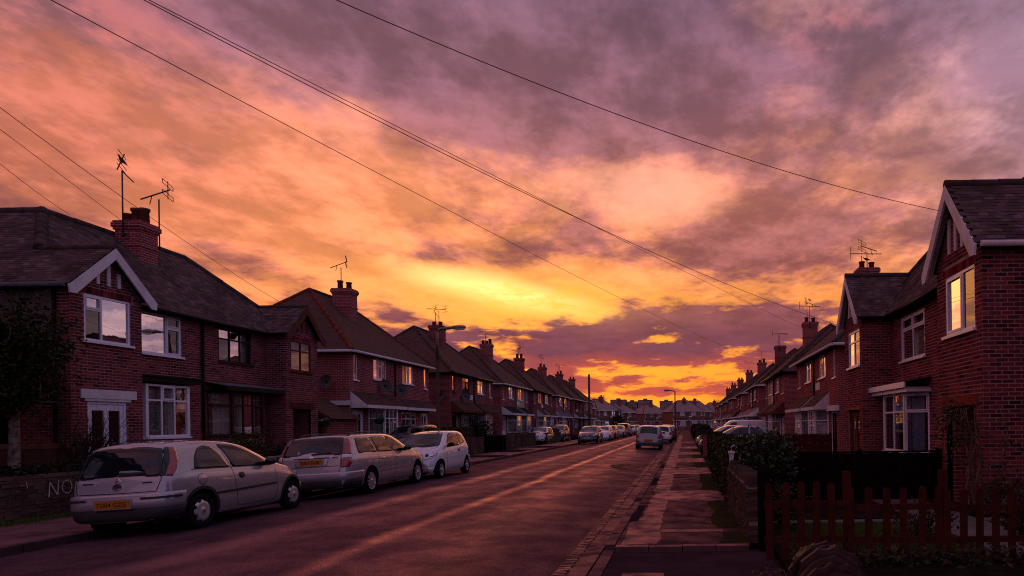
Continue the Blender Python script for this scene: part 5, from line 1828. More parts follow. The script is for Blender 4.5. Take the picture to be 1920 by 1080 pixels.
def lamp_band(car, name, m_, parent, A, B_, t0=0.0, t1=1.0, lift=.009, k_=8):
    """curved lens wrapped round a corner of the shell between two edges given on the shell"""
    def fine(E):
        out = []
        for p, q_ in zip(E, E[1:]): out += [p.lerp(q_, i / 4) for i in range(4)]
        return out + [E[-1]]
    A, B_ = fine(A), fine(B_)
    rows = []
    for p, q_ in zip(A, B_):
        r = []
        for i in range(k_ + 1):
            t = t0 + (t1 - t0) * i / k_
            h, nr, _, _ = car.bvh.find_nearest(p.lerp(q_, t))
            if nr.dot(h - Vector((car.L / 2, 0, .6))) < 0: nr = -nr
            r.append((h, nr))
        rows.append(r)
    vs, f = [], []
    w_ = k_ + 1
    for r in rows: vs += [h + nr * lift for h, nr in r]
    n0 = len(vs)
    for r in rows: vs += [h - nr * .01 for h, nr in r]
    for i in range(len(rows) - 1):
        for j in range(k_):
            f.append((i * w_ + j, i * w_ + j + 1, (i + 1) * w_ + j + 1, (i + 1) * w_ + j))
        for j in (0, k_): f.append((i * w_ + j, (i + 1) * w_ + j, n0 + (i + 1) * w_ + j, n0 + i * w_ + j))
    for i in (0, len(rows) - 1):
        for j in range(k_): f.append((i * w_ + j, i * w_ + j + 1, n0 + i * w_ + j + 1, n0 + i * w_ + j))
    return MB().add(vs, f, 0, True).build(name, m_, parent)


def bumper(car, parent, end, xe, z0, z1, out=.03, m_=None, yc=None):
    """bumper moulding swept round one end of the shell"""
    W2 = car.W / 2
    yc = yc or W2 * .70
    ax = 'rear' if end == 'rear' else 'front'
    X = (lambda u: u) if end == 'rear' else (lambda u: car.L - u)
    keys = [('s', 1, X(xe - (xe - .045) * i / 9)) for i in range(10)] + [('r', 1, yc * (1 - i / 6)) for i in range(7)] + [('r', -1, yc * i / 6) for i in range(1, 7)] + [('s', -1, X(.045 + (xe - .045) * i / 9)) for i in range(10)]
    prof = [(z1, .0), (z1 - .006, .75), (z1 - .03, 1.0), (z0 + .07, 1.0), (z0 + .02, .8), (z0, .2)]
    vs, f = [], []
    for n_, (kd, sg, u) in enumerate(keys):
        fade = min(1.0, min(n_, len(keys) - 1 - n_) / 2 + .12)
        for z, k_ in prof:
            p, nr = car.proj('side', u, z, sg) if kd == 's' else car.proj(ax, sg * u, z)
            h = Vector((nr.x, nr.y, 0))
            if h.length > 1e-4: h.normalize()
            vs.append(p + h * (out * k_ * fade + .003))
    w_ = len(prof)
    for i in range(len(keys) - 1):
        for j in range(w_ - 1): f.append((i * w_ + j, i * w_ + j + 1, (i + 1) * w_ + j + 1, (i + 1) * w_ + j))
    return MB().add(vs, f, 0, True).build('bumper', m_ or car.sp['paint'], parent, fix=False)


def make_wheel(parent, x, y, r, wd, style, sgn):
    """tyre with rim or cover as children of one wheel"""
    c_ = (x, y, r)
    t = MB()
    rr = r * .66
    prof = [(rr, -wd * .40), (rr + .02, -wd * .48), (r - .035, -wd * .5), (r - .010, -wd * .42), (r, -wd * .25), (r, wd * .25), (r - .010, wd * .42), (r - .035, wd * .5), (rr + .02, wd * .48), (rr, wd * .40), (rr - .015, wd * .2)]
    t.lathe([(a, b_ * sgn) for a, b_ in prof], c_, 36, 'Y')
    wh = t.build('wheel', M['tyre'], parent)
    out = wd * .40
    if style == 'cover':          # pressed wheel cover with notches round its edge
        m2 = MB()
        m2.lathe([(.001, (out + .022) * sgn), (.035, (out + .022) * sgn), (.05, (out + .008) * sgn), (rr * .55, (out + .018) * sgn), (rr * .80, (out + .012) * sgn), (rr * .97, (out - .012) * sgn), (rr, (out - .03) * sgn)], c_, 36, 'Y')
        rim = m2.build('wheel_cover', M['rim'], wh)
        for i in range(8):
            th = 2 * math.pi * (i + .5) / 8
            cc, ss = math.cos(th), math.sin(th)
            q4 = [(rr * .78, -.016), (rr * .94, -.03), (rr * .94, .03), (rr * .78, .016)]
            MB().prism([(a * cc - b_ * ss, a * ss + b_ * cc) for a, b_ in q4], ((out - .02) * sgn, (out + .014) * sgn), lambda s, n, h: (x + s, y + n, r + h)).build('notch', M['under'], wh)
        MB().lathe([(.001, (out + .026) * sgn), (.028, (out + .026) * sgn), (.032, (out + .01) * sgn)], c_, 16, 'Y').build('hub_cap', M['lead'], wh)
    else:
        MB().lathe([(rr, (out) * sgn), (rr * .93, (out - .008) * sgn), (rr * .92, (out - .06) * sgn), (rr * .9, -wd * .3 * sgn)], c_, 32, 'Y').build('rim', M['rim'], wh)
        MB().lathe([(.001, (out - .07) * sgn), (rr * .92, (out - .07) * sgn)], c_, 24, 'Y').build('brake', M['under'], wh)
        n = {'multi': 10, 'five': 5}.get(style, 7)
        for i in range(n):
            for dlt in ((-.09, .09) if style != 'plain' else (0,)):
                th = 2 * math.pi * i / n + dlt
                cc, ss = math.cos(th), math.sin(th)
                hw = .012 if style == 'multi' else .02
                q4 = [(.04, -hw), (rr * .95, -hw * .8), (rr * .95, hw * .8), (.04, hw)]
                MB().prism([(a * cc - b_ * ss, a * ss + b_ * cc) for a, b_ in q4], ((out - .03) * sgn, (out + .002) * sgn), lambda s, n_, h: (x + s, y + n_, r + h)).build('spoke', M['rim'], wh)
        MB().lathe([(.001, (out + .012) * sgn), (.05, (out + .012) * sgn), (.06, (out - .03) * sgn)], c_, 16, 'Y').build('hub_cap', M['rim'], wh)
    return wh


def put_text(body, size, m_, parent, name, P0, ex, ey, depth=.0015):
    """flat lettering; ex = reading direction, ey = up"""
    me = text_mesh(body, size, depth)
    ex, ey = Vector(ex).normalized(), Vector(ey).normalized()
    ez = ex.cross(ey)
    R = Matrix((ex, ey, ez)).transposed().to_4x4()
    me.transform(Matrix.Translation(P0) @ R)
    me.materials.clear(); me.materials.append(m_)
    return link(name, me, parent)


def mirror_wing(car, parent, x, z, sgn, m_):
    p, nr = car.proj('side', x, z, sgn)
    y = p.y
    mb = MB()
    mb.lathe([(.001, -.07), (.06, -.055), (.088, -.01), (.085, .03), (.07, .055)], (x + .02, y + sgn * .13, z + .035), 14, 'X')
    mb.v = [(vx, y + sgn * .13 + (vy - y - sgn * .13) * 1.15, z + .035 + (vz - z - .035) * .80) for vx, vy, vz in mb.v]
    mb.tube([(x + .01, y - sgn * .01, z), (x + .01, y + sgn * .07, z + .02)], [.035, .03], 8)
    o = mb.build('wing_mirror', m_, parent)
    mb = MB().lathe([(.001, -.072), (.062, -.066), (.078, -.04)], (x + .02, y + sgn * .13, z + .035), 14, 'X')
    mb.v = [(vx - .004, y + sgn * .13 + (vy - y - sgn * .13) * 1.15, z + .035 + (vz - z - .035) * .80) for vx, vy, vz in mb.v]
    mb.build('mirror_glass', M['carglass'], o)


def plate(car, parent, axis, z, text, m_, y0=0.0, w_=.52, h_=.112):
    s = -1 if axis == 'rear' else 1
    p, nr = car.proj(axis, y0, z)
    x = p.x + s * (.022 + car.sp.get('plate_out', 0.0))
    b_ = MB().box(x - .012, x + .012, y0 - w_ / 2, y0 + w_ / 2, z - h_ / 2, z + h_ / 2).build('number_plate', m_, parent)
    if text:
        put_text(text, .098, M['ink'], b_, 'lettering', (x + s * .0135, y0, z - .004), (0, s, 0), (0, 0, 1))
    MB().box(x - .003 if s < 0 else x - .03, x + .03 if s < 0 else x + .003, y0 - w_ / 2 - .02, y0 + w_ / 2 + .02, z - h_ / 2 - .02, z + h_ / 2 + .02).build('plate_surround', car.sp.get('surround', car.sp['paint']), parent)


def mk_car(sp, label, group=None, detail=True):
    car = Car(sp)
    t = thing(sp.get('name', 'parked_car'), label, sp.get('cat', 'car'), (0, 0, 0), group)
    body = link('body', car.body, t)
    for x in sp['axles']:
        for s_ in (-1, 1):
            make_wheel(t, x, s_ * (sp['W'] / 2 - .105), sp['wr'], .19, sp.get('wheel', 'plain'), s_)
    for s_ in (-1, 1):
        for o in sp['side_glass']:
            cx_, cz_ = sum(p[0] for p in o) / len(o), sum(p[1] for p in o) / len(o)
            car.panel('window_seal', M['trim'], 'side', rounded([(cx_ + (p[0] - cx_) * 1.045, cz_ + (p[1] - cz_) * 1.085) for p in o], .055), t, s_, .0022)
            car.panel('side_window', M['carglass'], 'side', rounded(o, .05), t, s_, .008, 12)
        for pth in sp.get('gaps', ()): car.strip('door_gap', M['under'], 'side', pth, t, s_, .010, .0015)
        for pth in sp.get('pillars', ()): car.strip('pillar', M['trim'], 'side', pth, t, s_, .035, .006)
        for pth, w_ in sp.get('strips', ()): car.strip('rubbing_strip', sp.get('strip_m', M['trim']), 'side', pth, t, s_, w_, .014)
        for (hx, hz, hw, hh) in sp.get('handles', ()):
            car.panel('door_handle', sp.get('handle_m', M['trim']), 'side', [(hx + hw / 2 * math.cos(a), hz + hh / 2 * math.sin(a)) for a in [2 * math.pi * i / 14 for i in range(14)]], t, s_, .018, 3)
        mirror_wing(car, t, sp['mirror'][0], sp['mirror'][1], s_, sp.get('mirror_m', M['trim']))
        for o, m_ in sp.get('side_lamps', ()): car.panel('tail_lamp', m_, 'side', rounded(o, .03), t, s_, .008)
        for o, m_ in sp.get('rear_lamps', ()):
            car.panel('tail_lamp', m_, 'rear', rounded([(s_ * a, b_) for a, b_ in o], .025), t, 1, .010)
        for o, m_ in sp.get('head_lamps', ()):
            hl = car.panel('head_lamp', m_, 'front', rounded([(s_ * a, b_) for a, b_ in o], .05), t, 1, .010)
            cx_, cy_ = sum(p[0] for p in o) / len(o), sum(p[1] for p in o) / len(o)
            for (dx_, rr, mm) in ((-.05, .045, M['carglass']), (.055, .05, M['chrome'])):
                car.panel('lamp_reflector', mm, 'front', [(s_ * (cx_ + dx_) + rr * math.cos(2 * math.pi * i / 14), cy_ + rr * math.sin(2 * math.pi * i / 14)) for i in range(14)], hl, 1, .014, 2)
        for m_, rear_e, side_e, t0, t1 in sp.get('bands', ()):
            lamp_band(car, 'tail_lamp', m_, t, [car.proj('rear', s_ * a, b_)[0] for a, b_ in rear_e], [car.proj('side', a, b_, s_)[0] for a, b_ in side_e], t0, t1)
        ra = sp['wr'] + sp.get('gap', .055)
        if sp.get('arch'):
            for wx in sp['axles']:
                pth = [(wx + (ra + .022) * math.cos(a), sp['wr'] + .01 + (ra + .022) * math.sin(a)) for a in [rad(-14 + 208 * i / 20) for i in range(21)]]
                car.strip('wheel_arch', sp['arch'], 'side', pth, t, s_, .05, .010)
    for (end, xe, z0, z1, out, bm2) in sp.get('bumpers', ()): bumper(car, t, end, xe, z0, z1, out, bm2)
    for ax_, gl_ in (('rear', sp['rear_glass']), ('front', sp['screen'])):
        for o in gl_:
            cz_ = sum(p[1] for p in o) / len(o)
            car.panel('window_seal', M['trim'], ax_, rounded([(p[0] * 1.03, cz_ + (p[1] - cz_) * 1.07) for p in o], .06), t, 1, .0035, 14)
    for o in sp['rear_glass']: car.panel('rear_window', M['carglass'], 'rear', rounded(o, .06), t, 1, .009, 14)
    for o in sp['screen']: car.panel('windscreen', M['carglass'], 'front', rounded(o, .06), t, 1, .009, 12)
    for o, m_, nm in sp.get('rear_panels', ()): car.panel(nm, m_, 'rear', rounded(o, .03), t, 1, .010)
    for o, m_, nm in sp.get('front_panels', ()): car.panel(nm, m_, 'front', rounded(o, .03), t, 1, .008)
    for pth in sp.get('rear_gaps', ()): car.strip('tailgate_gap', M['under'], 'rear', pth, t, 1, .012, .002)
    for pth, w_, m_ in sp.get('rear_strips', ()): car.strip('bumper_strip', m_, 'rear', pth, t, 1, w_, .014)
    for pth in sp.get('top_gaps', ()): car.strip('bonnet_gap', M['under'], 'top', pth, t, 1, .010, .0015)
    if sp.get('plate_r'): plate(car, t, 'rear', sp['plate_r'][0], sp['plate_r'][1], M['plate_y'])
    if sp.get('plate_f'): plate(car, t, 'front', sp['plate_f'][0], sp['plate_f'][1], M['plate_w'])
    if sp.get('wiper'):
        (a, b_), (c_, d) = sp['wiper']
        car.strip('rear_wiper', M['trim'], 'rear', [(a, b_), (c_, d)], t, 1, .022, .03)
    if sp.get('aerial'):
        x = sp['aerial']; p, nr = car.proj('top', x, 0)
        MB().tube([tuple(p - Vector((0, 0, .01))), tuple(p + Vector((-.02, 0, .05))), tuple(p + Vector((-.10, 0, .22)))] if sp.get('long_aerial') else [tuple(p - Vector((0, 0, .01))), tuple(p + Vector((-.03, 0, .045)))], [.014, .008, .004] if sp.get('long_aerial') else [.016, .008], 7).build('roof_aerial', M['trim'], t)
    if sp.get('rails'):
        xa, xb = sp['rails']
        for s_ in (-1, 1):
            p0, _ = car.proj('top', xa, s_ * sp['rail_y']); p1, _ = car.proj('top', xb, s_ * sp['rail_y'])
            pts = []
            for i in range(13):
                f_ = i / 12
                q_ = p0.lerp(p1, f_)
                pz, _ = car.proj('top', q_.x, q_.y)
                pts.append((q_.x, q_.y, pz.z + .055 * min(1, math.sin(math.pi * f_) * 2.2) - .004))
            MB().tube(pts, .016, 8).build('roof_rail', M['trim'], t)
    # underbody: floor tray and axle beam, so light does not pass beneath the shell
    MB().box(sp['axles'][0] - .25, sp['axles'][1] + .25, -sp['W'] * .36, sp['W'] * .36, .20, .27).build('floor_pan', M['under'], t)
    MB().tube([(.25, -.38, .20), (.75, -.36, .22)], .045, 8).build('exhaust', M['dark_metal'], t)
    return t, car


def park(t, x, y, heading, roll=0.0, z=0.0):
    """put the car's rear axle line... origin = rear bumper centre on the ground; heading +1 away from the camera, -1 towards it"""
    R = Matrix.Rotation(rad(90) if heading > 0 else rad(-90), 4, 'Z')
    R = Matrix.Rotation(roll, 4, 'Y') @ R
    t.matrix_world = Matrix.Translation((x, y, z)) @ R
# three-door silver hatchback ------------------------------------------------
def ell(cx_, cy_, a, b_, n=16): return [(cx_ + a * math.cos(2 * math.pi * i / n), cy_ + b_ * math.sin(2 * math.pi * i / n)) for i in range(n)]


hatch = dict(
    L=3.82, W=1.66, wr=.29, axles=(.70, 3.19), paint=M['silver'], tumble=.33, gap=.06,
    top=[(0, .58), (.03, .72), (.07, .86), (.11, .95), (.21, 1.24), (.28, 1.38), (.38, 1.425), (1.0, 1.455), (1.5, 1.435), (1.95, 1.37), (2.40, 1.18), (2.75, 1.00), (3.0, .93), (3.4, .83), (3.65, .72), (3.78, .58), (3.82, .50)],
    belt=[(0, .57), (.10, .90), (.4, .97), (1.0, .955), (2.0, .925), (2.7, .89), (3.2, .80), (3.6, .66), (3.82, .48)],
    plan=[(0, .74), (.05, .82), (.15, .91), (.4, .97), (.8, 1.0), (2.0, 1.0), (3.0, .985), (3.4, .93), (3.65, .80), (3.78, .66), (3.82, .56)],
    bot=[(0, .245), (.3, .22), (.8, .19), (3.1, .19), (3.6, .20), (3.82, .28)],
    side_glass=[[(.62, .985), (1.42, .965), (1.30, 1.20), (1.20, 1.315), (1.02, 1.345), (.86, 1.30), (.72, 1.18)], [(1.52, .962), (2.55, .93), (2.36, 1.08), (2.05, 1.235), (1.80, 1.325), (1.38, 1.35)]],
    gaps=[[(1.36, 1.38), (1.46, .96), (1.50, .60), (1.54, .32), (1.62, .27), (2.60, .27), (2.66, .40), (2.66, .88)]],
    strips=[([(1.02, .545), (1.48, .555), (2.62, .575)], .035)], handles=[(1.66, .80, .13, .10)], mirror=(2.38, .965), mirror_m=M['trim'], arch=M['trim'], wheel='cover',
    bands=[(M['redlamp'], [(.625, .90), (.62, 1.0), (.61, 1.14), (.59, 1.26), (.55, 1.345)], [(.20, .90), (.29, 1.0), (.37, 1.14), (.41, 1.26), (.43, 1.345)], .38, 1.0),
           (M['carglass'], [(.625, .90), (.62, 1.0), (.61, 1.14), (.59, 1.26), (.55, 1.345)], [(.20, .90), (.29, 1.0), (.37, 1.14), (.41, 1.26), (.43, 1.345)], 0, .36)],
    rear_glass=[[(-.615, .925), (.615, .925), (.605, 1.10), (.56, 1.32), (.30, 1.36), (-.30, 1.36), (-.56, 1.32), (-.605, 1.10)]],
    screen=[[(-.62, 1.03), (.62, 1.03), (.50, 1.35), (-.50, 1.35)]],
    rear_gaps=[[(-.655, .90), (-.625, .76), (-.60, .685), (0, .68), (.60, .685), (.625, .76), (.655, .90)]],
    rear_strips=[],
    rear_panels=[(ell(0, .865, .04, .04), M['chrome'], 'badge'), (ell(0, .775, .065, .05), M['trim'], 'tailgate_handle'), ([(-.055, .725), (.055, .725), (.06, .765), (-.06, .765)], M['silver'], 'handle_lip'),
                 ([(-.52, .815), (-.38, .815), (-.38, .835), (-.52, .835)], M['trim'], 'model_badge'), ([(.38, .835), (.54, .835), (.54, .853), (.38, .853)], M['trim'], 'model_badge')],
    bumpers=[('rear', .37, .43, .665, .045, M['silver']), ('rear', .37, .25, .435, .036, M['trim']), ('front', .30, .26, .52, .03, M['silver'])], plate_out=.045,
    plate_r=(.52, 'FD04 GZG'), surround=M['silver'], wiper=((.02, .945), (-.38, .965)), aerial=.55,
    head_lamps=[([(.42, .62), (.66, .64), (.70, .74), (.55, .76), (.40, .70)], M['clearlamp'])])
c1, car1 = mk_car(hatch, 'silver three door hatchback with wheel covers, parked nearest on the left')
for s_ in (-1, 1):
    car1.panel('fuel_flap', M['silver'], 'side', ell(.72, .80, .085, .085, 20), c1, s_, .003)
    car1.strip('fuel_flap_gap', M['under'], 'side', ell(.72, .80, .09, .09, 20) + [(.81, .80)], c1, s_, .008, .001)
    car1.strip('belt_strip', M['trim'], 'side', [(.55, .975), (1.40, .957), (1.50, .953), (2.58, .922)], c1, s_, .012, .006)
for s_ in (-1, 1):
    mb = MB()
    pr = [(-.062, .40 * s_), (-.052, .52 * s_), (-.028, .60 * s_), (.01, .66 * s_), (.06, .71 * s_), (.16, .765 * s_), (.26, .795 * s_)]
    vs = []
    for (x_, y_) in pr: vs += [(x_ - .006, y_ + .012 * s_, .575), (x_ - .006, y_ + .012 * s_, .61)]
    mb.add(vs, [(2 * i, 2 * i + 1, 2 * i + 3, 2 * i + 2) for i in range(len(pr) - 1)])
    o_ = mb.build('bumper_strip', M['trim'], c1, fix=False)
    md_ = o_.data
    for v_ in md_.vertices:
        h_, n_, _, _ = car1.bvh.find_nearest(v_.co)
        hd_ = Vector((n_.x, n_.y, 0)).normalized()
        if hd_.dot(h_ - Vector((1.9, 0, .6))) < 0: hd_ = -hd_
        v_.co = Vector((h_.x, h_.y, v_.co.z)) + hd_ * .056
car1.panel('parcel_shelf_paper', worn('pale green paper', (.30, .42, .38), .2, 8.0, .8, 0), 'rear', [(-.32, .985), (.02, .985), (.02, 1.015), (-.32, 1.015)], c1, 1, .007, 2)
park(c1, -8.66, 10.05, 1, rad(-2.6), road_z(-8.66) + .004)

# silver estate ---------------------------------------------------------------
estate = dict(
    L=4.80, W=1.80, wr=.315, axles=(1.02, 3.77), paint=M['silver2'], tumble=.30, gap=.05,
    top=[(0, .60), (.03, .78), (.06, .95), (.10, 1.02), (.30, 1.33), (.38, 1.40), (.50, 1.425), (1.2, 1.455), (2.0, 1.46), (2.5, 1.435), (2.85, 1.34), (3.25, 1.14), (3.6, 1.00), (3.9, .95), (4.4, .85), (4.68, .72), (4.77, .60), (4.80, .50)],
    belt=[(0, .59), (.09, .93), (.5, .985), (1.5, .975), (2.6, .95), (3.4, .92), (4.0, .86), (4.5, .74), (4.8, .48)],
    plan=[(0, .80), (.05, .87), (.18, .945), (.5, .985), (1.2, 1.0), (3.4, 1.0), (4.0, .975), (4.4, .91), (4.65, .80), (4.76, .68), (4.8, .58)],
    bot=[(0, .235), (.3, .22), (1.0, .19), (3.7, .19), (4.5, .19), (4.8, .26)],
    side_glass=[[(.56, 1.01), (1.42, 1.0), (1.36, 1.20), (1.28, 1.345), (.66, 1.345), (.58, 1.20)], [(1.52, 1.0), (2.22, .99), (2.16, 1.365), (1.42, 1.355), (1.46, 1.2)], [(2.34, .99), (3.18, .965), (2.95, 1.12), (2.62, 1.30), (2.42, 1.365), (2.27, 1.365)]],
    pillars=[[(1.47, .985), (1.40, 1.2), (1.34, 1.36)], [(2.28, .98), (2.21, 1.37)]],
    gaps=[[(1.44, .97), (1.42, .75), (1.46, .62)], [(2.27, .98), (2.30, .70), (2.30, .28), (3.30, .27), (3.36, .45), (3.34, .92)], [(1.50, .28), (2.30, .28)], [(1.46, .64), (1.52, .5), (1.50, .28)]],
    strips=[([(1.48, .545), (3.34, .565)], .030), ([(.10, .57), (.60, .565)], .04)], strip_m=M['silver2'],
    handles=[(1.66, .83, .17, .055), (2.50, .83, .17, .055)], handle_m=M['silver2'], mirror=(2.98, 1.0), mirror_m=M['trim'], wheel='multi',
    bands=[(M['redlamp'], [(.675, .70), (.675, .80), (.68, .90)], [(.10, .70), (.20, .80), (.22, .90)], .0, 1.0), (M['clearlamp'], [(.68, .905), (.68, .985)], [(.22, .905), (.25, .985)], 0, 1.0),
           (M['redlamp'], [(.68, .99), (.675, 1.1), (.66, 1.22), (.62, 1.36)], [(.25, .99), (.30, 1.1), (.36, 1.22), (.43, 1.36)], .0, 1.0)],
    rear_glass=[[(-.66, 1.0), (.66, 1.0), (.64, 1.2), (.59, 1.37), (.3, 1.39), (-.3, 1.39), (-.59, 1.37), (-.64, 1.2)]],
    screen=[[(-.66, 1.06), (.66, 1.06), (.54, 1.39), (-.54, 1.39)]],
    rear_gaps=[[(-.67, .99), (-.655, .70), (-.60, .53), (0, .525), (.60, .53), (.655, .70), (.67, .99)], [(-.655, .745), (0, .74), (.655, .745)]],
    rear_panels=[(ell(0, .955, .06, .028), M['chrome'], 'badge'), ([(-.36, .755), (.36, .755), (.38, .92), (-.38, .92)], M['silver2'], 'plate_recess'), ([(-.40, .925), (.40, .925), (.40, .945), (-.40, .945)], M['trim'], 'boot_handle'),
                 ([(-.60, .93), (-.47, .93), (-.47, .945), (-.60, .945)], M['trim'], 'model_badge')],
    bumpers=[('rear', .62, .40, .60, .035, M['silver2']), ('rear', .60, .24, .40, .02, M['trim']), ('front', .55, .24, .52, .03, M['silver2'])],
    plate_r=(.845, 'JU57 DUK'), surround=M['silver2'], wiper=((.0, 1.02), (-.42, 1.035)), aerial=.62, rails=(.55, 2.35), rail_y=.56,
    head_lamps=[([(.48, .66), (.76, .70), (.80, .82), (.62, .80), (.46, .74)], M['clearlamp'])])
c2, car2 = mk_car(estate, 'silver estate car with roof rails and orange plate, second in the left line')
car2.panel('window_sticker', M['white_letter'], 'rear', [(.30, 1.04), (.345, 1.04), (.345, 1.12), (.30, 1.12)], c2, 1, .008, 2)
park(c2, -8.42, 14.88, 1, rad(-2.6), road_z(-8.42) + .004)

# little white hatchback, nose to the camera -----------------------------------
mini = dict(
    L=3.43, W=1.63, wr=.275, axles=(.50, 2.84), paint=M['whitecar'], tumble=.28, gap=.05,
    top=[(0, .60), (.03, .75), (.08, .92), (.22, 1.18), (.36, 1.36), (.48, 1.425), (.9, 1.465), (1.5, 1.465), (1.85, 1.41), (2.2, 1.24), (2.55, 1.04), (2.8, .96), (3.1, .88), (3.28, .76), (3.39, .60), (3.43, .48)],
    belt=[(0, .58), (.08, .88), (.3, 1.0), (.9, 1.0), (1.8, .94), (2.4, .90), (2.9, .82), (3.2, .68), (3.43, .46)],
    plan=[(0, .72), (.05, .82), (.15, .92), (.4, .985), (.8, 1.0), (1.8, .99), (2.6, .985), (2.95, .94), (3.2, .84), (3.36, .72), (3.43, .60)],
    bot=[(0, .235), (.3, .21), (.7, .19), (2.8, .19), (3.2, .19), (3.43, .24)],
    side_glass=[[(.52, 1.06), (1.02, 1.0), (1.06, 1.20), (1.02, 1.36), (.74, 1.35), (.55, 1.22)], [(1.14, .985), (2.18, .945), (2.02, 1.13), (1.76, 1.32), (1.55, 1.375), (1.12, 1.375)]],
    gaps=[[(1.06, 1.40), (1.08, .96), (1.06, .55), (1.12, .28), (2.28, .27), (2.34, .5), (2.30, .88)]],
    handles=[(1.28, .82, .15, .06)], mirror=(2.08, .98), mirror_m=M['trim'], wheel='five',
    bands=[(M['redlamp'], [(.56, .72), (.60, .98)], [(.16, .72), (.22, .98)], 0, 1)],
    rear_glass=[[(-.55, .95), (.55, .95), (.50, 1.33), (-.50, 1.33)]],
    screen=[[(-.64, 1.0), (-.3, .985), (.3, .985), (.64, 1.0), (.60, 1.15), (.52, 1.38), (.25, 1.405), (-.25, 1.405), (-.52, 1.38), (-.60, 1.15)]],
    head_lamps=[([(.36, .66), (.50, .60), (.66, .64), (.735, .74), (.72, .83), (.60, .85), (.44, .78)], M['clearlamp'])],
    front_panels=[([(-.32, .38), (.32, .38), (.42, .44), (.40, .50), (-.40, .50), (-.42, .44)], M['trim'], 'lower_grille'), ([(-.16, .66), (.16, .66), (.13, .69), (-.13, .69)], M['trim'], 'upper_grille'), (ell(0, .735, .055, .045), M['chrome'], 'badge'), ([(.44, .36), (.55, .39), (.54, .46), (.44, .44)], M['trim'], 'fog_lamp_recess'), ([(-.44, .36), (-.55, .39), (-.54, .46), (-.44, .44)], M['trim'], 'fog_lamp_recess')],
    top_gaps=[[(2.52, -.62), (2.75, -.66), (3.05, -.52), (3.16, -.2), (3.17, 0), (3.16, .2), (3.05, .52), (2.75, .66), (2.52, .62)]],
    bumpers=[('front', .26, .22, .36, .02, M['whitecar']), ('rear', .2, .3, .6, .03, M['whitecar'])], aerial=1.72, plate_f=None)
c3, car3 = mk_car(mini, 'small white hatchback facing the camera behind the estate')
for s_ in (-1, 1): car3.strip('wiper', M['trim'], 'front', [(s_ * .05, 1.0), (s_ * .5, 1.045)], c3, 1, .02, .02)
park(c3, -8.24, 23.05, -1, rad(-2.4), road_z(-8.24) + .004)

# cars farther off -------------------------------------------------------------
def simple(pm, L=3.95, W=1.70, H=1.46, name='parked_car'):
    """five-door hatchback in another size and colour"""
    k_ = L / 3.95
    z = H / 1.46
    X = lambda pts: [(x * k_, y * z) for x, y in pts]
    return dict(name=name, L=L, W=W, wr=.30, axles=(.72 * k_, 3.22 * k_), paint=pm, tumble=.31, gap=.05,
        top=X([(0, .60), (.03, .75), (.08, .93), (.22, 1.15), (.38, 1.36), (.50, 1.42), (1.0, 1.46), (1.7, 1.455), (2.1, 1.38), (2.5, 1.18), (2.85, 1.01), (3.1, .96), (3.5, .87), (3.8, .70), (3.92, .55), (3.95, .46)]),
        belt=X([(0, .58), (.09, .90), (.4, 1.0), (1.2, .98), (2.2, .94), (2.8, .90), (3.3, .82), (3.7, .68), (3.95, .45)]),
        plan=[(x * k_, y) for x, y in [(0, .76), (.05, .84), (.15, .92), (.4, .98), (.8, 1.0), (2.2, 1.0), (3.1, .985), (3.5, .92), (3.78, .80), (3.9, .68), (3.95, .58)]],
        bot=[(x * k_, y) for x, y in [(0, .24), (.3, .22), (.8, .19), (3.2, .19), (3.7, .19), (3.95, .26)]],
        side_glass=[X([(.58, 1.03), (1.26, 1.0), (1.24, 1.37), (.80, 1.35), (.62, 1.22)]), X([(1.36, 1.0), (2.42, .96), (2.22, 1.14), (1.92, 1.32), (1.72, 1.375), (1.34, 1.375)])],
        gaps=[X([(1.31, 1.0), (1.33, .27), (2.45, .27), (2.52, .5), (2.50, .9)])],
        handles=[(1.50 * k_, .84 * z, .15, .05)], mirror=(2.32 * k_, .99 * z), wheel='plain', mirror_m=pm,
        bands=[(M['redlamp'], X([(.60, .74), (.63, .86), (.64, .99)]), X([(.13, .74), (.22, .86), (.26, .99)]), 0, 1)],
        rear_glass=[X([(-.58, .99), (.58, .99), (.54, 1.34), (.3, 1.37), (-.3, 1.37), (-.54, 1.34)])],
        screen=[X([(-.64, 1.02), (.64, 1.02), (.53, 1.36), (.25, 1.39), (-.25, 1.39), (-.53, 1.36)])],
        head_lamps=[(X([(.44, .66), (.68, .68), (.76, .78), (.72, .84), (.50, .78)]), M['clearlamp'])],
        front_panels=[([(-.42, .32), (.42, .32), (.46, .44), (-.46, .44)], M['trim'], 'lower_grille'), ([(-.30, .64), (.30, .64), (.33, .72), (-.33, .72)], M['trim'], 'upper_grille'), (ell(0, .74, .05, .04), M['chrome'], 'badge')],
        bumpers=[('rear', .38 * k_, .36, .66, .03, pm), ('rear', .36 * k_, .26, .36, .02, M['trim']), ('front', .36 * k_, .24, .46, .025, pm)], plate_out=.02,
        plate_f=(.53, 'FX52 LKB'), plate_r=(.58, 'YK03 RVA'), aerial=.6)


yaris = simple(M['bluecar'], 3.62, 1.66, 1.50)
yaris['plate_r'] = (.57, 'Y391 NJW')
c4, _ = mk_car(yaris, 'pale silver hatchback driving away alone in the right lane')
park(c4, -2.32, 41.2, 1, rad(2.6), road_z(-2.32))

protos = {}
def far_car(key, pm, dims, x, y, hd, label, roll, group):
    if key not in protos:
        t, _ = mk_car(simple(pm, *dims), label, group)
        protos[key] = t
    else:
        t = copy_tree(protos[key])
        t['label'] = label
    park(t, x, y, hd, roll, road_z(x) if XL < x < XR else .12)
    return t


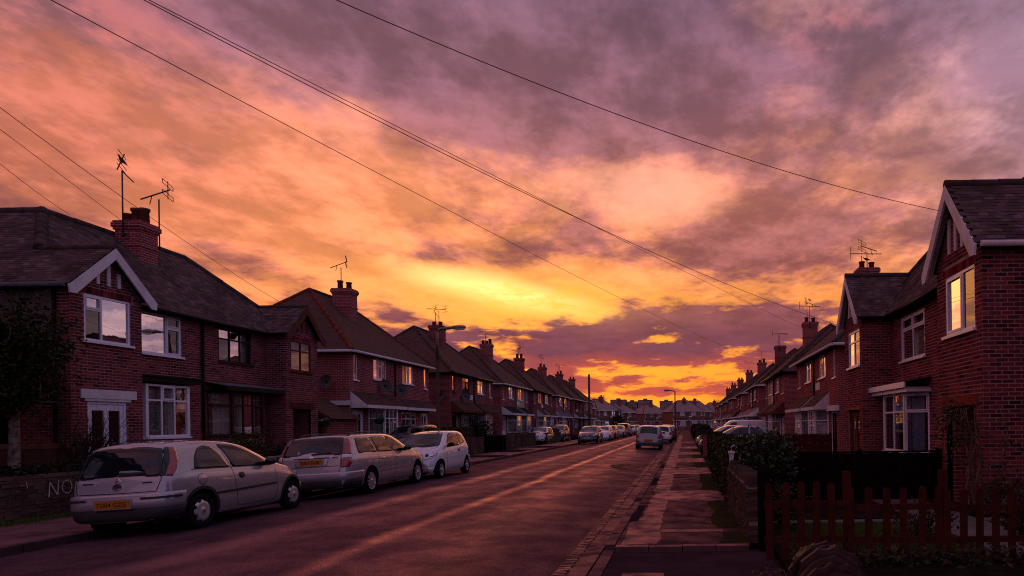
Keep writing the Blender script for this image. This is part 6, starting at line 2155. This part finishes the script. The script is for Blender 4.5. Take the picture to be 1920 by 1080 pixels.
GLc, GRc = 'cars parked along the left kerb', 'cars parked along the right kerb'
far_car('navy', M['navy'], (4.0, 1.72, 1.50), -8.05, 58.3, -1, 'dark blue hatchback facing the camera, first beyond the gap on the left', rad(-2), GLc)
far_car('white', M['whitecar'], (4.2, 1.74, 1.46), -8.0, 66.8, -1, 'white car facing the camera right behind the dark blue hatchback', rad(-2), GLc)
far_car('red', M['redcar'], (4.0, 1.70, 1.50), -8.05, 72.6, -1, 'dark red car behind the white one in the left line', rad(-2), GLc)
far_car('grey', M['greycar'], (4.3, 1.75, 1.44), -8.0, 81.0, -1, 'grey saloon like car after the dark red one in the left line', rad(-2), GLc)
far_car('black', M['blackcar'], (4.2, 1.75, 1.62), -8.1, 91.0, -1, 'black tall car after the grey one in the left line', rad(-2), GLc)
far_car('grey', None, None, -8.0, 99.0, -1, 'grey car second from the far end of the left line', rad(-2), GLc)
far_car('white', None, None, -8.0, 109.0, -1, 'white car at the far end of the left line', rad(-2), GLc)
far_car('white', None, None, -2.0, 54.6, 1, 'white car parked ahead of the pale hatchback at the right kerb', rad(2.4), GRc)
far_car('grey', None, None, -1.95, 63.5, 1, 'grey car parked beyond the white one at the right kerb', rad(2.4), GRc)
far_car('red', None, None, -1.95, 70.5, 1, 'dark red car parked farther on at the right kerb', rad(2.4), GRc)
far_car('white', None, None, -1.95, 79.0, 1, 'white car last in the short line at the right kerb', rad(2.4), GRc)
o = far_car('navy', None, None, -12.95, 33.2, -1, 'dark blue car in the front garden, roof showing over the white hatchback', 0, 'cars standing in front gardens')
o.matrix_world = Matrix.Translation((0, 0, .20)) @ o.matrix_world
o = far_car('silver', M['silver'], (4.1, 1.72, 1.45), -12.6, 59.5, -1, 'silver car on a drive behind the low wall left of the dark blue hatchback', 0, 'cars standing in front gardens')
far_car('black', None, None, -12.4, 66.5, -1, 'black car on a drive behind the silver one, left side', 0, 'cars standing in front gardens')
o = far_car('grey', None, None, 2.6, 31.5, 1, 'dark grey car nose out on the right hand drive before the white van', 0, 'cars standing in front gardens')
o.matrix_world = Matrix.Translation((5.1, 38.2, .05)) @ Matrix.Rotation(rad(178), 4, 'Z')
o = far_car('silver', None, None, 2.6, 47.5, -1, 'silver car on the drive between grey car and white van, right side', 0, 'cars standing in front gardens')
o.matrix_world = Matrix.Translation((4.9, 47.4, .05)) @ Matrix.Rotation(rad(183), 4, 'Z')

# white panel van on the right hand drive, seen from its side
van = dict(name='panel_van', cat='van', L=4.75, W=1.86, wr=.33, axles=(.95, 3.85), paint=M['whitecar'], tumble=.10, gap=.05,
    top=[(0, 1.0), (.02, 1.7), (.05, 1.86), (.3, 1.93), (2.6, 1.95), (3.1, 1.90), (3.5, 1.62), (3.85, 1.28), (4.1, 1.12), (4.5, .98), (4.68, .78), (4.75, .52)],
    belt=[(0, .9), (.05, 1.10), (2.6, 1.12), (3.8, 1.06), (4.3, .94), (4.75, .5)],
    plan=[(0, .93), (.05, .97), (.3, 1.0), (3.6, 1.0), (4.2, .95), (4.55, .84), (4.75, .66)], bot=[(0, .34), (.8, .24), (4.0, .22), (4.75, .3)],
    side_glass=[[(2.62, 1.14), (3.62, 1.10), (3.30, 1.50), (3.02, 1.74), (2.66, 1.76)]], gaps=[[(2.52, 1.8), (2.50, .32), (3.50, .30), (3.62, .6), (3.66, 1.06)], [(1.35, 1.80), (1.35, .34)]],
    strips=[([(1.35, .62), (3.4, .62)], .05), ([(.3, 1.42), (2.4, 1.42)], .02)], handles=[(2.66, 1.0, .14, .06)], mirror=(3.45, 1.16), wheel='plain',
    rear_glass=[[(.08, 1.2), (.66, 1.2), (.62, 1.68), (.08, 1.68)], [(-.66, 1.2), (-.08, 1.2), (-.08, 1.68), (-.62, 1.68)]], screen=[[(-.72, 1.16), (.72, 1.16), (.64, 1.74), (-.64, 1.74)]],
    rear_lamps=[([(.74, .80), (.84, .80), (.84, 1.15), (.74, 1.15)], M['redlamp'])], head_lamps=[([(.50, .72), (.78, .76), (.80, .92), (.55, .88)], M['clearlamp'])], plate_f=(.5, 'FJ08 OHP'))
cv, _ = mk_car(van, 'white panel van on the right hand drive, nose towards the street')
cv.matrix_world = Matrix.Translation((6.7, 52.2, -.05)) @ Matrix.Rotation(rad(180), 4, 'Z')
# hatchback with its tailgate up, far along the left kerb
far_car('suv', M['greycar'], (4.3, 1.78, 1.72), -8.05, 86.0, 1, 'tall car with its tailgate raised, far along the left kerb', rad(-2), GLc)
sv = protos['suv']
tg = MB()
tg.prism([(-.62, 1.62), (.30, 1.66), (.30, 1.72), (-.60, 1.68)], (-.62, .62), lambda s, n, h: (s, n, h)).build('raised_tailgate', M['greycar'], sv)
# ------------------------------------------------------------------ trees, hedges, fences on both sides
def leaf_cloud(mb, centre, radii, n, size, shell=.55, flat=.0, seed=0, lobes=7):
    """leaf sized faces spread through lumpy lobes of a crown"""
    rnd = random.Random(seed)
    c0 = Vector(centre)
    lb = [(Vector((0, 0, 0)), 1.0)]
    for i in range(lobes):
        d = Vector((rnd.gauss(0, 1), rnd.gauss(0, 1), rnd.gauss(0, .8))).normalized()
        lb.append((d * rnd.uniform(.35, .62), rnd.uniform(.38, .60)))
    for i in range(n // 7):
        o, r = rnd.choice(lb)
        d = Vector((rnd.gauss(0, 1), rnd.gauss(0, 1), rnd.gauss(0, 1))).normalized()
        k_ = (shell + (1 - shell) * rnd.random() ** .6) * r * rnd.uniform(.9, 1.22)
        p0 = o + d * k_
        p0 = c0 + Vector((p0.x * radii[0], p0.y * radii[1], p0.z * radii[2]))
        for j in range(7):                      # a sprig of leaves
            p = p0 + Vector((rnd.gauss(0, 1), rnd.gauss(0, 1), rnd.gauss(0, 1))) * size * .85
            s = size * rnd.uniform(.6, 1.35)
            u = (d + Vector((rnd.gauss(0, .9), rnd.gauss(0, .9), rnd.gauss(0, .9)))).normalized()
            v = u.cross(Vector((rnd.gauss(0, 1), rnd.gauss(0, 1), rnd.gauss(0, 1))))
            if v.length < .05: continue
            v.normalize()
            mb.add([p - u * s * .5, p + v * s * .28, p + u * s * .5, p - v * s * .28], [(0, 1, 2, 3)])


def leaf_box(mb, x0, x1, y0, y1, z0, z1, n, size, seed=0, lump=.10):
    """clipped hedge: leaves near the faces of an uneven block"""
    rnd = random.Random(seed)
    for i in range(n):
        f = rnd.choice((0, 0, 1, 2, 2, 3, 4, 4))
        x, y, z = rnd.uniform(x0, x1), rnd.uniform(y0, y1), rnd.uniform(z0, z1)
        dp = rnd.uniform(-.02, .12)
        if f == 0: x = x0 + dp
        elif f == 1: x = x1 - dp
        elif f == 2: y = y0 + dp
        elif f == 3: y = y1 - dp
        else: z = z1 - dp
        q_ = noise.noise((x * 2.1 + seed, y * 2.1, z * 2.1)) * lump * 1.6
        cx_, cy_ = (x0 + x1) / 2, (y0 + y1) / 2
        if z > z1 - .25:          # soften the top edges
            e = (z - z1 + .25) / .25 * .10
            x += -e if x > cx_ else e; 
        p = Vector((x + (q_ if f in (0, 1) else 0), y + (q_ if f in (2, 3) else 0), z + q_ * (.9 if f == 4 else .2)))
        s = size * rnd.uniform(.6, 1.4)
        u = Vector((rnd.gauss(0, 1), rnd.gauss(0, 1), rnd.gauss(0, 1))).normalized()
        v = u.orthogonal().normalized()
        v = (v * math.cos(i) + u.cross(v) * math.sin(i))
        mb.add([p - u * s * .5, p + v * s * .3, p + u * s * .5, p - v * s * .3], [(0, 1, 2, 3)])


def branches(mb, p, d, L, r, depth, rnd, spread=.55, up=.15, kids=(2, 4), shrink=.68):
    q_ = p
    n = 4
    pts, rs = [tuple(p)], [r]
    dd = Vector(d)
    for i in range(n):
        dd = (dd + Vector((rnd.gauss(0, .12), rnd.gauss(0, .12), rnd.gauss(0, .10) + up * .3))).normalized()
        q_ = q_ + dd * L / n
        pts.append(tuple(q_)); rs.append(r * (1 - .45 * (i + 1) / n))
    mb.tube(pts, rs, 6 if depth > 1 else 4, cap=False)
    if depth <= 0: return
    for i in range(rnd.randint(*kids)):
        f = rnd.uniform(.35, 1.0)
        k_ = min(int(f * n), n)
        b_ = Vector(pts[k_])
        nd = (dd + Vector((rnd.gauss(0, spread), rnd.gauss(0, spread), rnd.gauss(0, spread * .7) + up))).normalized()
        branches(mb, b_, nd, L * shrink * rnd.uniform(.8, 1.15), rs[k_] * .62, depth - 1, rnd, spread, up, kids, shrink)


# evergreen tree at the left edge
tr_ = thing('evergreen_tree', 'dark evergreen tree with pale trunk at the left edge', 'tree', (-13.55, 13.3, .3))
birch = worn('mottled pale bark', (.30, .22, .18), .75, 7.0, .9, .7, .02, (.07, .05, .045))
mb = MB()
mb.tube([(0, 0, 0), (-.02, .02, .6), (.03, 0, 1.2), (0, .03, 1.9), (-.03, 0, 2.6), (.02, 0, 3.3)], [.13, .105, .09, .08, .06, .03], 10)
rnd = random.Random(3)
for i in range(7): branches(mb, Vector((0, 0, 1.9 + .2 * i)), Vector((math.cos(i * 2.4), math.sin(i * 2.4), .5)), .75, .03, 1, rnd)
mb.build('trunk', birch, tr_)
mb = MB()
leaf_cloud(mb, (-.20, 0, 2.95), (1.15, 1.15, 1.35), 11500, .085, .35, seed=5, lobes=11)
leaf_cloud(mb, (.25, -.1, 2.2), (.75, .75, .6), 1800, .085, .3, seed=6)
leaf_cloud(mb, (-.9, -.1, 2.6), (1.0, .9, 1.3), 3500, .085, .3, seed=8)
mb.build('crown', M['leaf'], tr_, fix=False)

# bare shrub before the white door
sh = thing('bare_shrub', 'leafless twiggy shrub standing before the white front door', 'shrub', (-13.25, 14.6, .35))
mb = MB()
rnd = random.Random(9)
for i in range(17):
    a = rnd.uniform(0, 6.28)
    branches(mb, Vector((rnd.uniform(-.12, .12), rnd.uniform(-.12, .12), 0)), Vector((math.cos(a) * .35, math.sin(a) * .35, 1)), 1.15, .021, 3, rnd, .42, .20, (2, 4), .66)
mb.build('stems', M['twig'], sh, fix=False)
sh = thing('low_shrub', 'dark low shrub at the foot of the bare shrub by the door', 'shrub', (-12.9, 14.2, .3))
mb = MB(); leaf_cloud(mb, (0, 0, .35), (.5, .9, .5), 1500, .07, .3, seed=12); leaf_cloud(mb, (-.3, -1.3, .3), (.4, .8, .4), 1000, .07, .3, seed=13)
mb.build('leaves', M['leaf_dark'], sh, fix=False)
MB().tube([(0, 0, 0), (0, 0, .3)], [.04, .03], 6).build('stem', M['twig'], sh)
ivy = thing('creeper', 'dark creeper spilling over the painted wall at the left', 'creeper', (-12.0, 11.6, .5))
mb = MB(); leaf_box(mb, -.25, .16, -1.6, 1.9, .05, .55, 2600, .08, 15); mb.build('leaves', M['leaf_dark'], ivy, fix=False)
MB().tube([(0, -1.2, .2), (0, 0, .32), (0, 1.3, .25)], .02, 6).build('stem', M['twig'], ivy)
# moss and grass at the foot of the wall
mb = MB()
rnd = random.Random(21)
for i in range(5200):
    y = rnd.uniform(9.2, 15.6); x = -11.77 + abs(rnd.gauss(0, .14)); h = rnd.uniform(.03, .09)
    a = rnd.uniform(0, 3.14)
    mb.add([(x, y, .10), (x + .014 * math.cos(a), y + .014 * math.sin(a), .10), (x + rnd.gauss(0, .02), y + rnd.gauss(0, .02), .10 + h)], [(0, 1, 2)])
tag(mb.build('grass', M['grassmat'], None, fix=False), 'mossy grass along the foot of the painted wall', 'grass', kind='stuff')


def wheelie_bin(x, y, z, rz_, m_, label):
    t = thing('wheelie_bin', label, 'bin', (x, y, z), 'bins beside the left house', rz_)
    mb = MB()
    a, b_ = .23, .28
    lo = [(-a, -a), (a, -a), (a, a), (-a, a)]; hi = [(-b_, -b_ - .04), (b_, -b_ - .04), (b_, b_), (-b_, b_)]
    mb.add([(p[0], p[1], .06) for p in lo] + [(p[0], p[1], .95) for p in hi], [(0, 1, 2, 3), (4, 5, 6, 7), (0, 1, 5, 4), (1, 2, 6, 5), (2, 3, 7, 6), (3, 0, 4, 7)])
    mb.build('body', m_, t)
    MB().add([(-.31, -.35, .955), (.31, -.35, .955), (.31, .31, .955), (-.31, .31, .955), (-.27, -.28, 1.04), (.27, -.28, 1.04), (.27, .27, 1.06), (-.27, .27, 1.06)], [(0, 1, 2, 3), (4, 5, 6, 7), (0, 1, 5, 4), (1, 2, 6, 5), (2, 3, 7, 6), (3, 0, 4, 7)]).build('lid', m_, t)
    MB().tube([(-.25, .36, .93), (.25, .36, .93)], .018, 8).build('handle', m_, t)
    for s_ in (-1, 1): MB().lathe([(.001, -.03), (.10, -.03), (.10, .03), (.001, .03)], (s_ * .24, .25, .10), 14, 'X').build('wheel', M['tyre'], t)
    return t


bm_ = worn('brown plastic', (.14, .060, .040), .2, 4.0, .5, .05)
wheelie_bin(-14.05, 14.55, .38, rad(20), bm_, 'brown wheelie bin behind the pale tree trunk')
wheelie_bin(-14.95, 14.35, .38, rad(5), bm_, 'brown wheelie bin cut by the left edge')

# hedges on the left
def hedge(name, label, x0, x1, y0, y1, z0, z1, n, size, m_, seed, cat='hedge'):
    loc = ((x0 + x1) / 2, (y0 + y1) / 2, z0)
    t = thing(name, label, cat, loc)
    mb = MB(); leaf_box(mb, x0, x1, y0, y1, z0, z1, n, size, seed); mb.build('leaves', m_, t, loc, fix=False)
    MB().box(x0 + .12, x1 - .12, y0 + .12, y1 - .12, z0, z1 - .14).build('inner_twigs', M['twig'], t, loc)
    return t


def bush(name, label, loc, radii, n, size, m_, seed, lobes=8, cat='bush', bare=.3):
    t = thing(name, label, cat, loc)
    mb = MB(); leaf_cloud(mb, (0, 0, radii[2] * .95), radii, n, size, bare, seed=seed, lobes=lobes); mb.build('leaves', m_, t, fix=False)
    mb = MB(); rnd = random.Random(seed)
    for i in range(7):
        a = i * .9
        branches(mb, Vector((0, 0, 0)), Vector((math.cos(a) * .5, math.sin(a) * .5, 1)), radii[2] * 1.0, .022, 1, rnd)
    mb.build('stems', M['twig'], t, fix=False)
    return t


bush('garden_bush', 'leafy bush over the wall between the silver hatchback and the estate', (-12.45, 18.6, .35), (.65, 1.5, .72), 3800, .075, M['leaf_hedge'], 31)
bush('garden_bush', 'low dark bush below the brown bay window', (-13.2, 21.2, .35), (.6, 1.3, .5), 1800, .07, M['leaf_dark'], 32)
hedge('clipped_hedge', 'rounded clipped hedge on the stone wall right of the lamp post', -12.75, -11.95, 30.4, 37.6, .3, 1.62, 6500, .075, M['leaf_hedge'], 33)
bush('dark_conifer', 'round dark bush before the porch of the glowing windows', (-12.7, 41.4, .3), (.95, 1.0, 1.15), 4200, .09, M['leaf_dark'], 34)
bush('bare_bush', 'brownish thin bush by the cream fronted house', (-12.6, 50.5, .3), (.8, 2.0, .9), 1600, .07, leaf_mat('russet leaf', [(.07, .03, .02), (.10, .045, .03)]), 35)
hedge('clipped_hedge', 'low dark hedge before the fifth left pair', -12.6, -11.9, 60.0, 68.0, .3, 1.35, 2600, .10, M['leaf_dark'], 36)
bush('dark_conifer', 'pointed dark conifer before the pale roofed houses at the street end', (-12.0, 118.0, .1), (1.7, 1.7, 2.4), 1800, .25, M['leaf_dark'], 37)
# hanging baskets
for i, (x, y, z, lb) in enumerate(((-14.05, 25.75, 1.75, 'hanging flower basket by the dark porch of the brown gable'), (-14.1, 30.4, 1.85, 'hanging flower basket with pale blooms by the white porch door'))):
    t = thing('hanging_basket', lb, 'hanging basket', (x, y, z), 'hanging baskets')
    MB().lathe([(.001, 0), (.10, .02), (.16, .10), (.17, .16)], (0, 0, 0), 14).build('basket', M['twig'], t)
    mb = MB(); leaf_cloud(mb, (0, 0, .18), (.27, .27, .20), 420, .06, .3, seed=40 + i); mb.build('leaves', M['leaf_dark'], t, fix=False)
    mb = MB()
    for k_ in range(26):
        a = k_ * 2.4; mb.lathe([(.001, .02), (.025, .01), (.001, -.01)], (.22 * math.cos(a) * random.random(), .22 * math.sin(a) * random.random(), .22 + .12 * random.random()), 6)
    mb.build('flowers', worn('pale petals', (.45, .36, .42), .3, 20.0, .8), t)
    MB().tube([(0, 0, .16), (0, 0, .62)], .006, 5).tube([(0, 0, .62), (-.16, 0, .66)], .01, 5).build('chain', M['dark_metal'], t)

# bare trees far off, at both ends of the street
def bare_tree(loc, h, label, seed, depth=4):
    t = thing('bare_tree', label, 'tree', loc, 'bare winter trees on the skyline')
    rnd = random.Random(seed)
    mb = MB(); mb.tube([(0, 0, 0), (.1, 0, h * .25)], [h * .03, h * .022], 8); mb.build('trunk', M['twig'], t)
    mb = MB()
    for i in range(5): branches(mb, Vector((.1, 0, h * (.2 + .02 * i))), Vector((math.cos(i * 1.3) * .5, math.sin(i * 1.3) * .5, 1)), h * .32, h * .016, depth, rnd, .45, .22, (2, 4), .70)
    mb.build('crown', M['twig'], t, fix=False)
    return t


bare_tree((-26.5, 205, 0), 13.5, 'bare tree on the skyline right of the telegraph pole', 51)
bare_tree((-22.5, 215, 0), 12.0, 'bare tree on the skyline, middle one before the tower blocks', 52)
bare_tree((-19.0, 222, 0), 11.5, 'bare tree on the skyline, nearest the stepped tower', 53)
bare_tree((8.6, 140, 0), 9.2, 'bare tree rising at the far end of the right row', 54)
bare_tree((-31, 210, 0), 12.0, 'bare tree just behind the last left chimney', 55)

# ------------------------------------------------------------------ right hand garden edge
hedge('clipped_hedge', 'green hedge edging the pavement beyond the white gate post',   .80, 1.55, 13.4, 19.8, .08, 1.30, 9000, .062, M['leaf_hedge'], 61)
bush('laurel_bush', 'big leaved laurel bush over the garden wall on the right', (1.50, 12.6, .05), (.62, .85, .78), 5600, .085, leaf_mat('laurel leaf', [(.020, .032, .012), (.034, .044, .016), (.024, .034, .012), (.045, .050, .020)], .4, .25), 62)
hedge('clipped_hedge', 'farther hedge along the right pavement past the brown post', .98, 1.7, 21.8, 28.0, .08, 1.25, 3500, .08, M['leaf_dark'], 63)
hedge('clipped_hedge', 'bright green hedge far along the right pavement', .98, 1.9, 47.0, 60.0, .08, 1.55, 3200, .11, M['leaf_hedge'], 64)
hedge('clipped_hedge', 'dark hedge beside the far drive on the right', .98, 1.7, 33.5, 42.0, .08, 1.2, 3000, .09, M['leaf_dark'], 65)
hedge('clipped_hedge', 'most distant hedge on the right, below the end house', .98, 2.4, 64, 100, .08, 1.5, 3000, .2, M['leaf_dark'], 66)

wr_, og = stone_wall('garden_wall', 'rough slate garden wall edging the pavement behind the black gate post', 1.0, 8.95, 13.2, .74, z0=.06, course=.065, lmin=.16, lmax=.40, thick=.34, n_single=260)
# standing stones laid on edge along its top
for i in range(30):
    y = 9.0 + i * .14
    h = random.uniform(.10, .18)
    o = MB(); j = lambda: random.uniform(-.02, .02)
    o.add([(.86 + j(), y, .79), (1.15 + j(), y + j(), .79), (1.15 + j(), y + .085, .79), (.86 + j(), y + .085, .79), (.88 + j(), y + .04 + j(), .80 + h), (1.12 + j(), y + .05 + j(), .80 + h * .8), (1.11 + j(), y + .12, .80 + h * .8), (.89 + j(), y + .11, .80 + h)],
          [(4, 5, 6, 7), (0, 1, 5, 4), (1, 2, 6, 5), (2, 3, 7, 6), (3, 0, 4, 7)]).build('coping_stone', stone_l[0], wr_, og)


def post(x, y, z0, h, w_, m_, label, name='gate_post', cap=None, group=None):
    t = thing(name, label, 'post', (x, y, z0), group)
    MB().box(-w_ / 2, w_ / 2, -w_ / 2, w_ / 2, 0, h).build('shaft', m_, t)
    if cap == 'ball': MB().lathe([(.001, h + .17), (.05, h + .15), (.075, h + .09), (.05, h + .03), (.06, h)], (0, 0, 0), 14).build('finial', m_, t)
    elif cap == 'round': MB().lathe([(w_ * .52, h), (w_ * .52, h + .02), (w_ * .36, h + .06), (.001, h + .075)], (0, 0, 0), 14).build('cap', m_, t)
    else: MB().box(-w_ / 2 - .02, w_ / 2 + .02, -w_ / 2 - .02, w_ / 2 + .02, h, h + .04).build('cap', m_, t)
    return t


post(1.02, 8.62, .03, 1.04, .15, M['wood_dark'], 'black wooden gate post with rounded top at the near wall end', cap='round')
t = post(.93, 13.25, .08, 1.0, .085, M['white_paint'], 'white gate post with scrolled top in the hedge')
MB().tube([(0, 0, 1.04), (0, 0, 1.13), (.06, 0, 1.16), (.10, 0, 1.11), (.07, 0, 1.07)], .014, 6).build('scroll', M['white_paint'], t)
post(.98, 20.6, .08, 1.02, .20, M['brick_far2'], 'red brick gate pier farther along the right pavement')
post(.98, 32.2, .08, 1.0, .20, M['brick_far2'], 'small brick pier at the opening of the van drive')

# picket fence: two panels, each picket a piece
PFY = 7.75
pf = thing('picket_fence', 'red brown round topped picket fence across the right foreground', 'fence', (2.6, PFY, .05))
og = (2.6, PFY, .05)
Tn = lambda s, n, h: (s, PFY + n, h)
pk_i = 0
for (xa, xb, top, sp_) in ((.98, 1.86, .985, .183), (1.93, 2.98, .915, .209), (3.06, 4.9, .885, .190)):
    x = xa
    while x <= xb + .01:
        hw = .043
        zt_ = top + random.uniform(-.012, .012)
        tl = random.uniform(-.012, .012)
        pts = [(x - hw, .08), (x + hw, .08), (x + hw + tl, zt_ - .045)] + [(x + tl + hw * math.cos(a), zt_ - .045 + .045 * math.sin(a)) for a in [rad(30 * i) for i in range(1, 6)]] + [(x - hw + tl, zt_ - .045)]
        MB().prism(pts, (-.022, -.004), Tn).build('picket', M['wood_red'], pf, og)
        x += sp_
    for zz in (.30, .70): MB().box(xa - .06, xb + .06, -.002, .038, zz * top / .95 - .035, zz * top / .95 + .035, Tn).build('rail', M['wood_red'], pf, og)
for x in (1.90, 3.03): MB().box(x - .04, x + .04, .0, .085, .03, 1.10, Tn).build('fence_post', M['wood_red'], pf, og)

# black low fence between the two front gardens
board_fence('low black boarded fence between the two right front gardens', None, 1.95, 5.2, .98, M['wood_dark'], z0=.06, axis='x', y_at=13.42, bw=.15)
board_fence('dark red boarded fence beside the white bay on the right', None, 2.2, 5.4, 1.15, M['wood_red'], z0=.06, axis='x', y_at=24.4, bw=.15)
board_fence('dark boarded fence along the van drive', None, 1.6, 5.2, 1.1, M['wood_dark'], z0=.06, axis='x', y_at=39.6, bw=.16)

# lawn, path, bed
MB_l = MB()
rnd = random.Random(77)
for i in range(16000):
    x, y = rnd.uniform(1.3, 3.7), rnd.uniform(8.0, 10.6)
    h = rnd.uniform(.03, .085); a = rnd.uniform(0, 3.14); r = .008
    MB_l.add([(x - r * math.cos(a), y - r * math.sin(a), .035), (x + r * math.cos(a), y + r * math.sin(a), .035), (x + rnd.gauss(0, .02), y + rnd.gauss(0, .02), .035 + h)], [(0, 1, 2)])
tag(MB_l.build('grass', M['grassmat'], None, fix=False), 'small green lawn behind the picket fence', 'grass', kind='stuff')
tag(MB().box(1.25, 3.8, 7.95, 10.65, .0, .036).build('lawn', worn('lawn earth', (.03, .042, .014), .4, 4.0, 1.0)), 'dark green lawn ground behind the picket fence', 'lawn', kind='structure')
tag(MB().box(3.85, 4.85, 7.9, 14.5, .0, .045).box(1.3, 5.2, 10.7, 11.0, .0, .05).build('path', M['concrete']), 'pale garden path to the right hand door', 'path', kind='structure')
# weeds at the fence foot and dead leaves
mb = MB()
for i in range(900):
    x, y = rnd.uniform(1.2, 4.9), PFY + rnd.gauss(-.12, .13)
    p = Vector((x, y, rnd.uniform(.04, .22)))
    u = Vector((rnd.gauss(0, 1), rnd.gauss(0, 1), rnd.gauss(0, .8))).normalized(); v = u.orthogonal().normalized(); s = rnd.uniform(.03, .07)
    mb.add([p - u * s, p + v * s * .4, p + u * s, p - v * s * .4], [(0, 1, 2, 3)])
tag(mb.build('weeds', leaf_mat('weed leaf', [(.022, .028, .009), (.05, .035, .018), (.016, .022, .008), (.09, .06, .035)]), None, fix=False), 'weeds and dead leaves along the foot of the picket fence', 'weeds', kind='stuff')
for i, (x, y, r, lb) in enumerate(((1.5, 9.9, (.3, .35, .35), 'small leafy shrub behind the first pickets'), (3.3, 9.2, (.5, .4, .28), 'straggly low shrub behind the middle pickets'), (4.75, 9.3, (.55, .6, .5), 'dark rose bush at the right edge behind the pickets'))):
    bush('low_shrub', lb, (x, y, .05), r, 500, .065, leaf_mat('shrub leaf', [(.03, .035, .018), (.07, .055, .03), (.045, .05, .02)]), 80 + i, cat='shrub')
# climbing rose at the porch corner of the right hand house
cl = thing('climbing_rose', 'woody climbing rose up the wall corner by the dark porch', 'climber', (5.0, 11.45, .05))
mb = MB(); rnd = random.Random(88)
for i in range(9):
    pts = [(rnd.uniform(-.15, .25), rnd.uniform(-.12, .05), 0)]
    x, y = pts[0][:2]
    for k_ in range(1, 9):
        x += rnd.gauss(0, .05) - .015; y += rnd.gauss(0, .03)
        pts.append((x, min(y, .02), k_ * .23))
    mb.tube(pts, [.022 - .0018 * k_ for k_ in range(9)], 6)
for i in range(10): branches(mb, Vector((rnd.uniform(-.3, .2), -.05, rnd.uniform(.9, 1.9))), Vector((rnd.gauss(0, 1), -.2, rnd.gauss(.2, .5))).normalized(), .5, .008, 2, rnd)
mb.build('stems', worn('pale woody stem', (.20, .125, .09), .5, 9.0, .9), cl)
mb = MB(); leaf_cloud(mb, (-.35, -.1, 1.45), (.55, .3, .7), 420, .07, .1, seed=90); leaf_cloud(mb, (.5, -.25, .6), (.7, .35, .6), 700, .07, .1, seed=91)
mb.build('leaves', leaf_mat('rose leaf', [(.035, .045, .02), (.06, .07, .03), (.02, .03, .015)]), cl, fix=False)

# foreground wall end: slates stacked on edge
fg = thing('slate_wall_end', 'rounded end of a slate wall with stones on edge in the right foreground', 'wall', (1.05, 4.85, .0))
og = (1.05, 4.85, 0)
MB().box(.84, 1.30, 3.2, 5.15, .0, .40).build('core', M['mortar'], fg, og)
rnd = random.Random(95)
sl = brick_mat('damp dark slate', [(.034, .020, .020), (.060, .034, .032), (.026, .016, .017), (.080, .046, .040)])
nodes(sl)[1].inputs['Specular IOR Level'].default_value = .02
nodes(sl)[1].inputs['Roughness'].default_value = .45
y = 5.32
i = 0
while y > 3.3:
    th = rnd.uniform(.06, .12)
    top = .80 - max(0, i - 4) * .02 + rnd.uniform(-.05, .04) - (.14, .06, .02, 0)[min(i, 3)]
    cx_ = 1.05 + rnd.uniform(-.03, .03)
    hw = .23 + rnd.uniform(-.03, .03)
    n = 13
    arc = [(cx_ - hw, .0)] + [(cx_ + hw * math.cos(a) * rnd.uniform(.88, 1.06), top - .20 + .20 * math.sin(a) * rnd.uniform(.86, 1.08)) for a in [math.pi - math.pi * k_ / n for k_ in range(n + 1)]] + [(cx_ + hw, .0)]
    lean, yaw = rnd.uniform(.04, .16), rnd.uniform(-.14, .14)
    m3 = MB()
    nn = len(arc)
    F = lambda s, n_, h, y=y: (s, y - n_ + h * lean + (s - cx_) * yaw, h)
    inner = [(cx_ + (p[0] - cx_) * .93, p[1] * .96) for p in arc]
    m3.add([F(p[0], 0, p[1]) for p in inner] + [F(p[0], .015, p[1]) for p in arc] + [F(p[0], th - .02, p[1]) for p in arc] + [F(p[0], th, p[1]) for p in inner],
           [tuple(range(nn)), tuple(range(4 * nn - 1, 3 * nn - 1, -1))] + [(r_ * nn + k_, r_ * nn + (k_ + 1) % nn, (r_ + 1) * nn + (k_ + 1) % nn, (r_ + 1) * nn + k_) for r_ in range(3) for k_ in range(nn)])
    m3.build('slate', sl, fg, og)
    y -= th * .9
    i += 1
mb = MB()
for i in range(700):
    p = Vector((rnd.uniform(.7, 1.6), rnd.uniform(5.0, 7.3), rnd.uniform(.02, .12)))
    u = Vector((rnd.gauss(0, 1), rnd.gauss(0, 1), rnd.gauss(0, .6))).normalized(); v = u.orthogonal().normalized(); s = rnd.uniform(.015, .04)
    mb.add([p - u * s, p + v * s * .5, p + u * s, p - v * s * .5], [(0, 1, 2, 3)])
tag(mb.build('fallen_leaves', leaf_mat('dead leaf', [(.04, .022, .014), (.075, .045, .025), (.025, .028, .01)]), None, fix=False), 'dead leaves and weeds between drive and picket fence', 'leaves', kind='stuff')

bpy.data.scenes.remove(_bench)
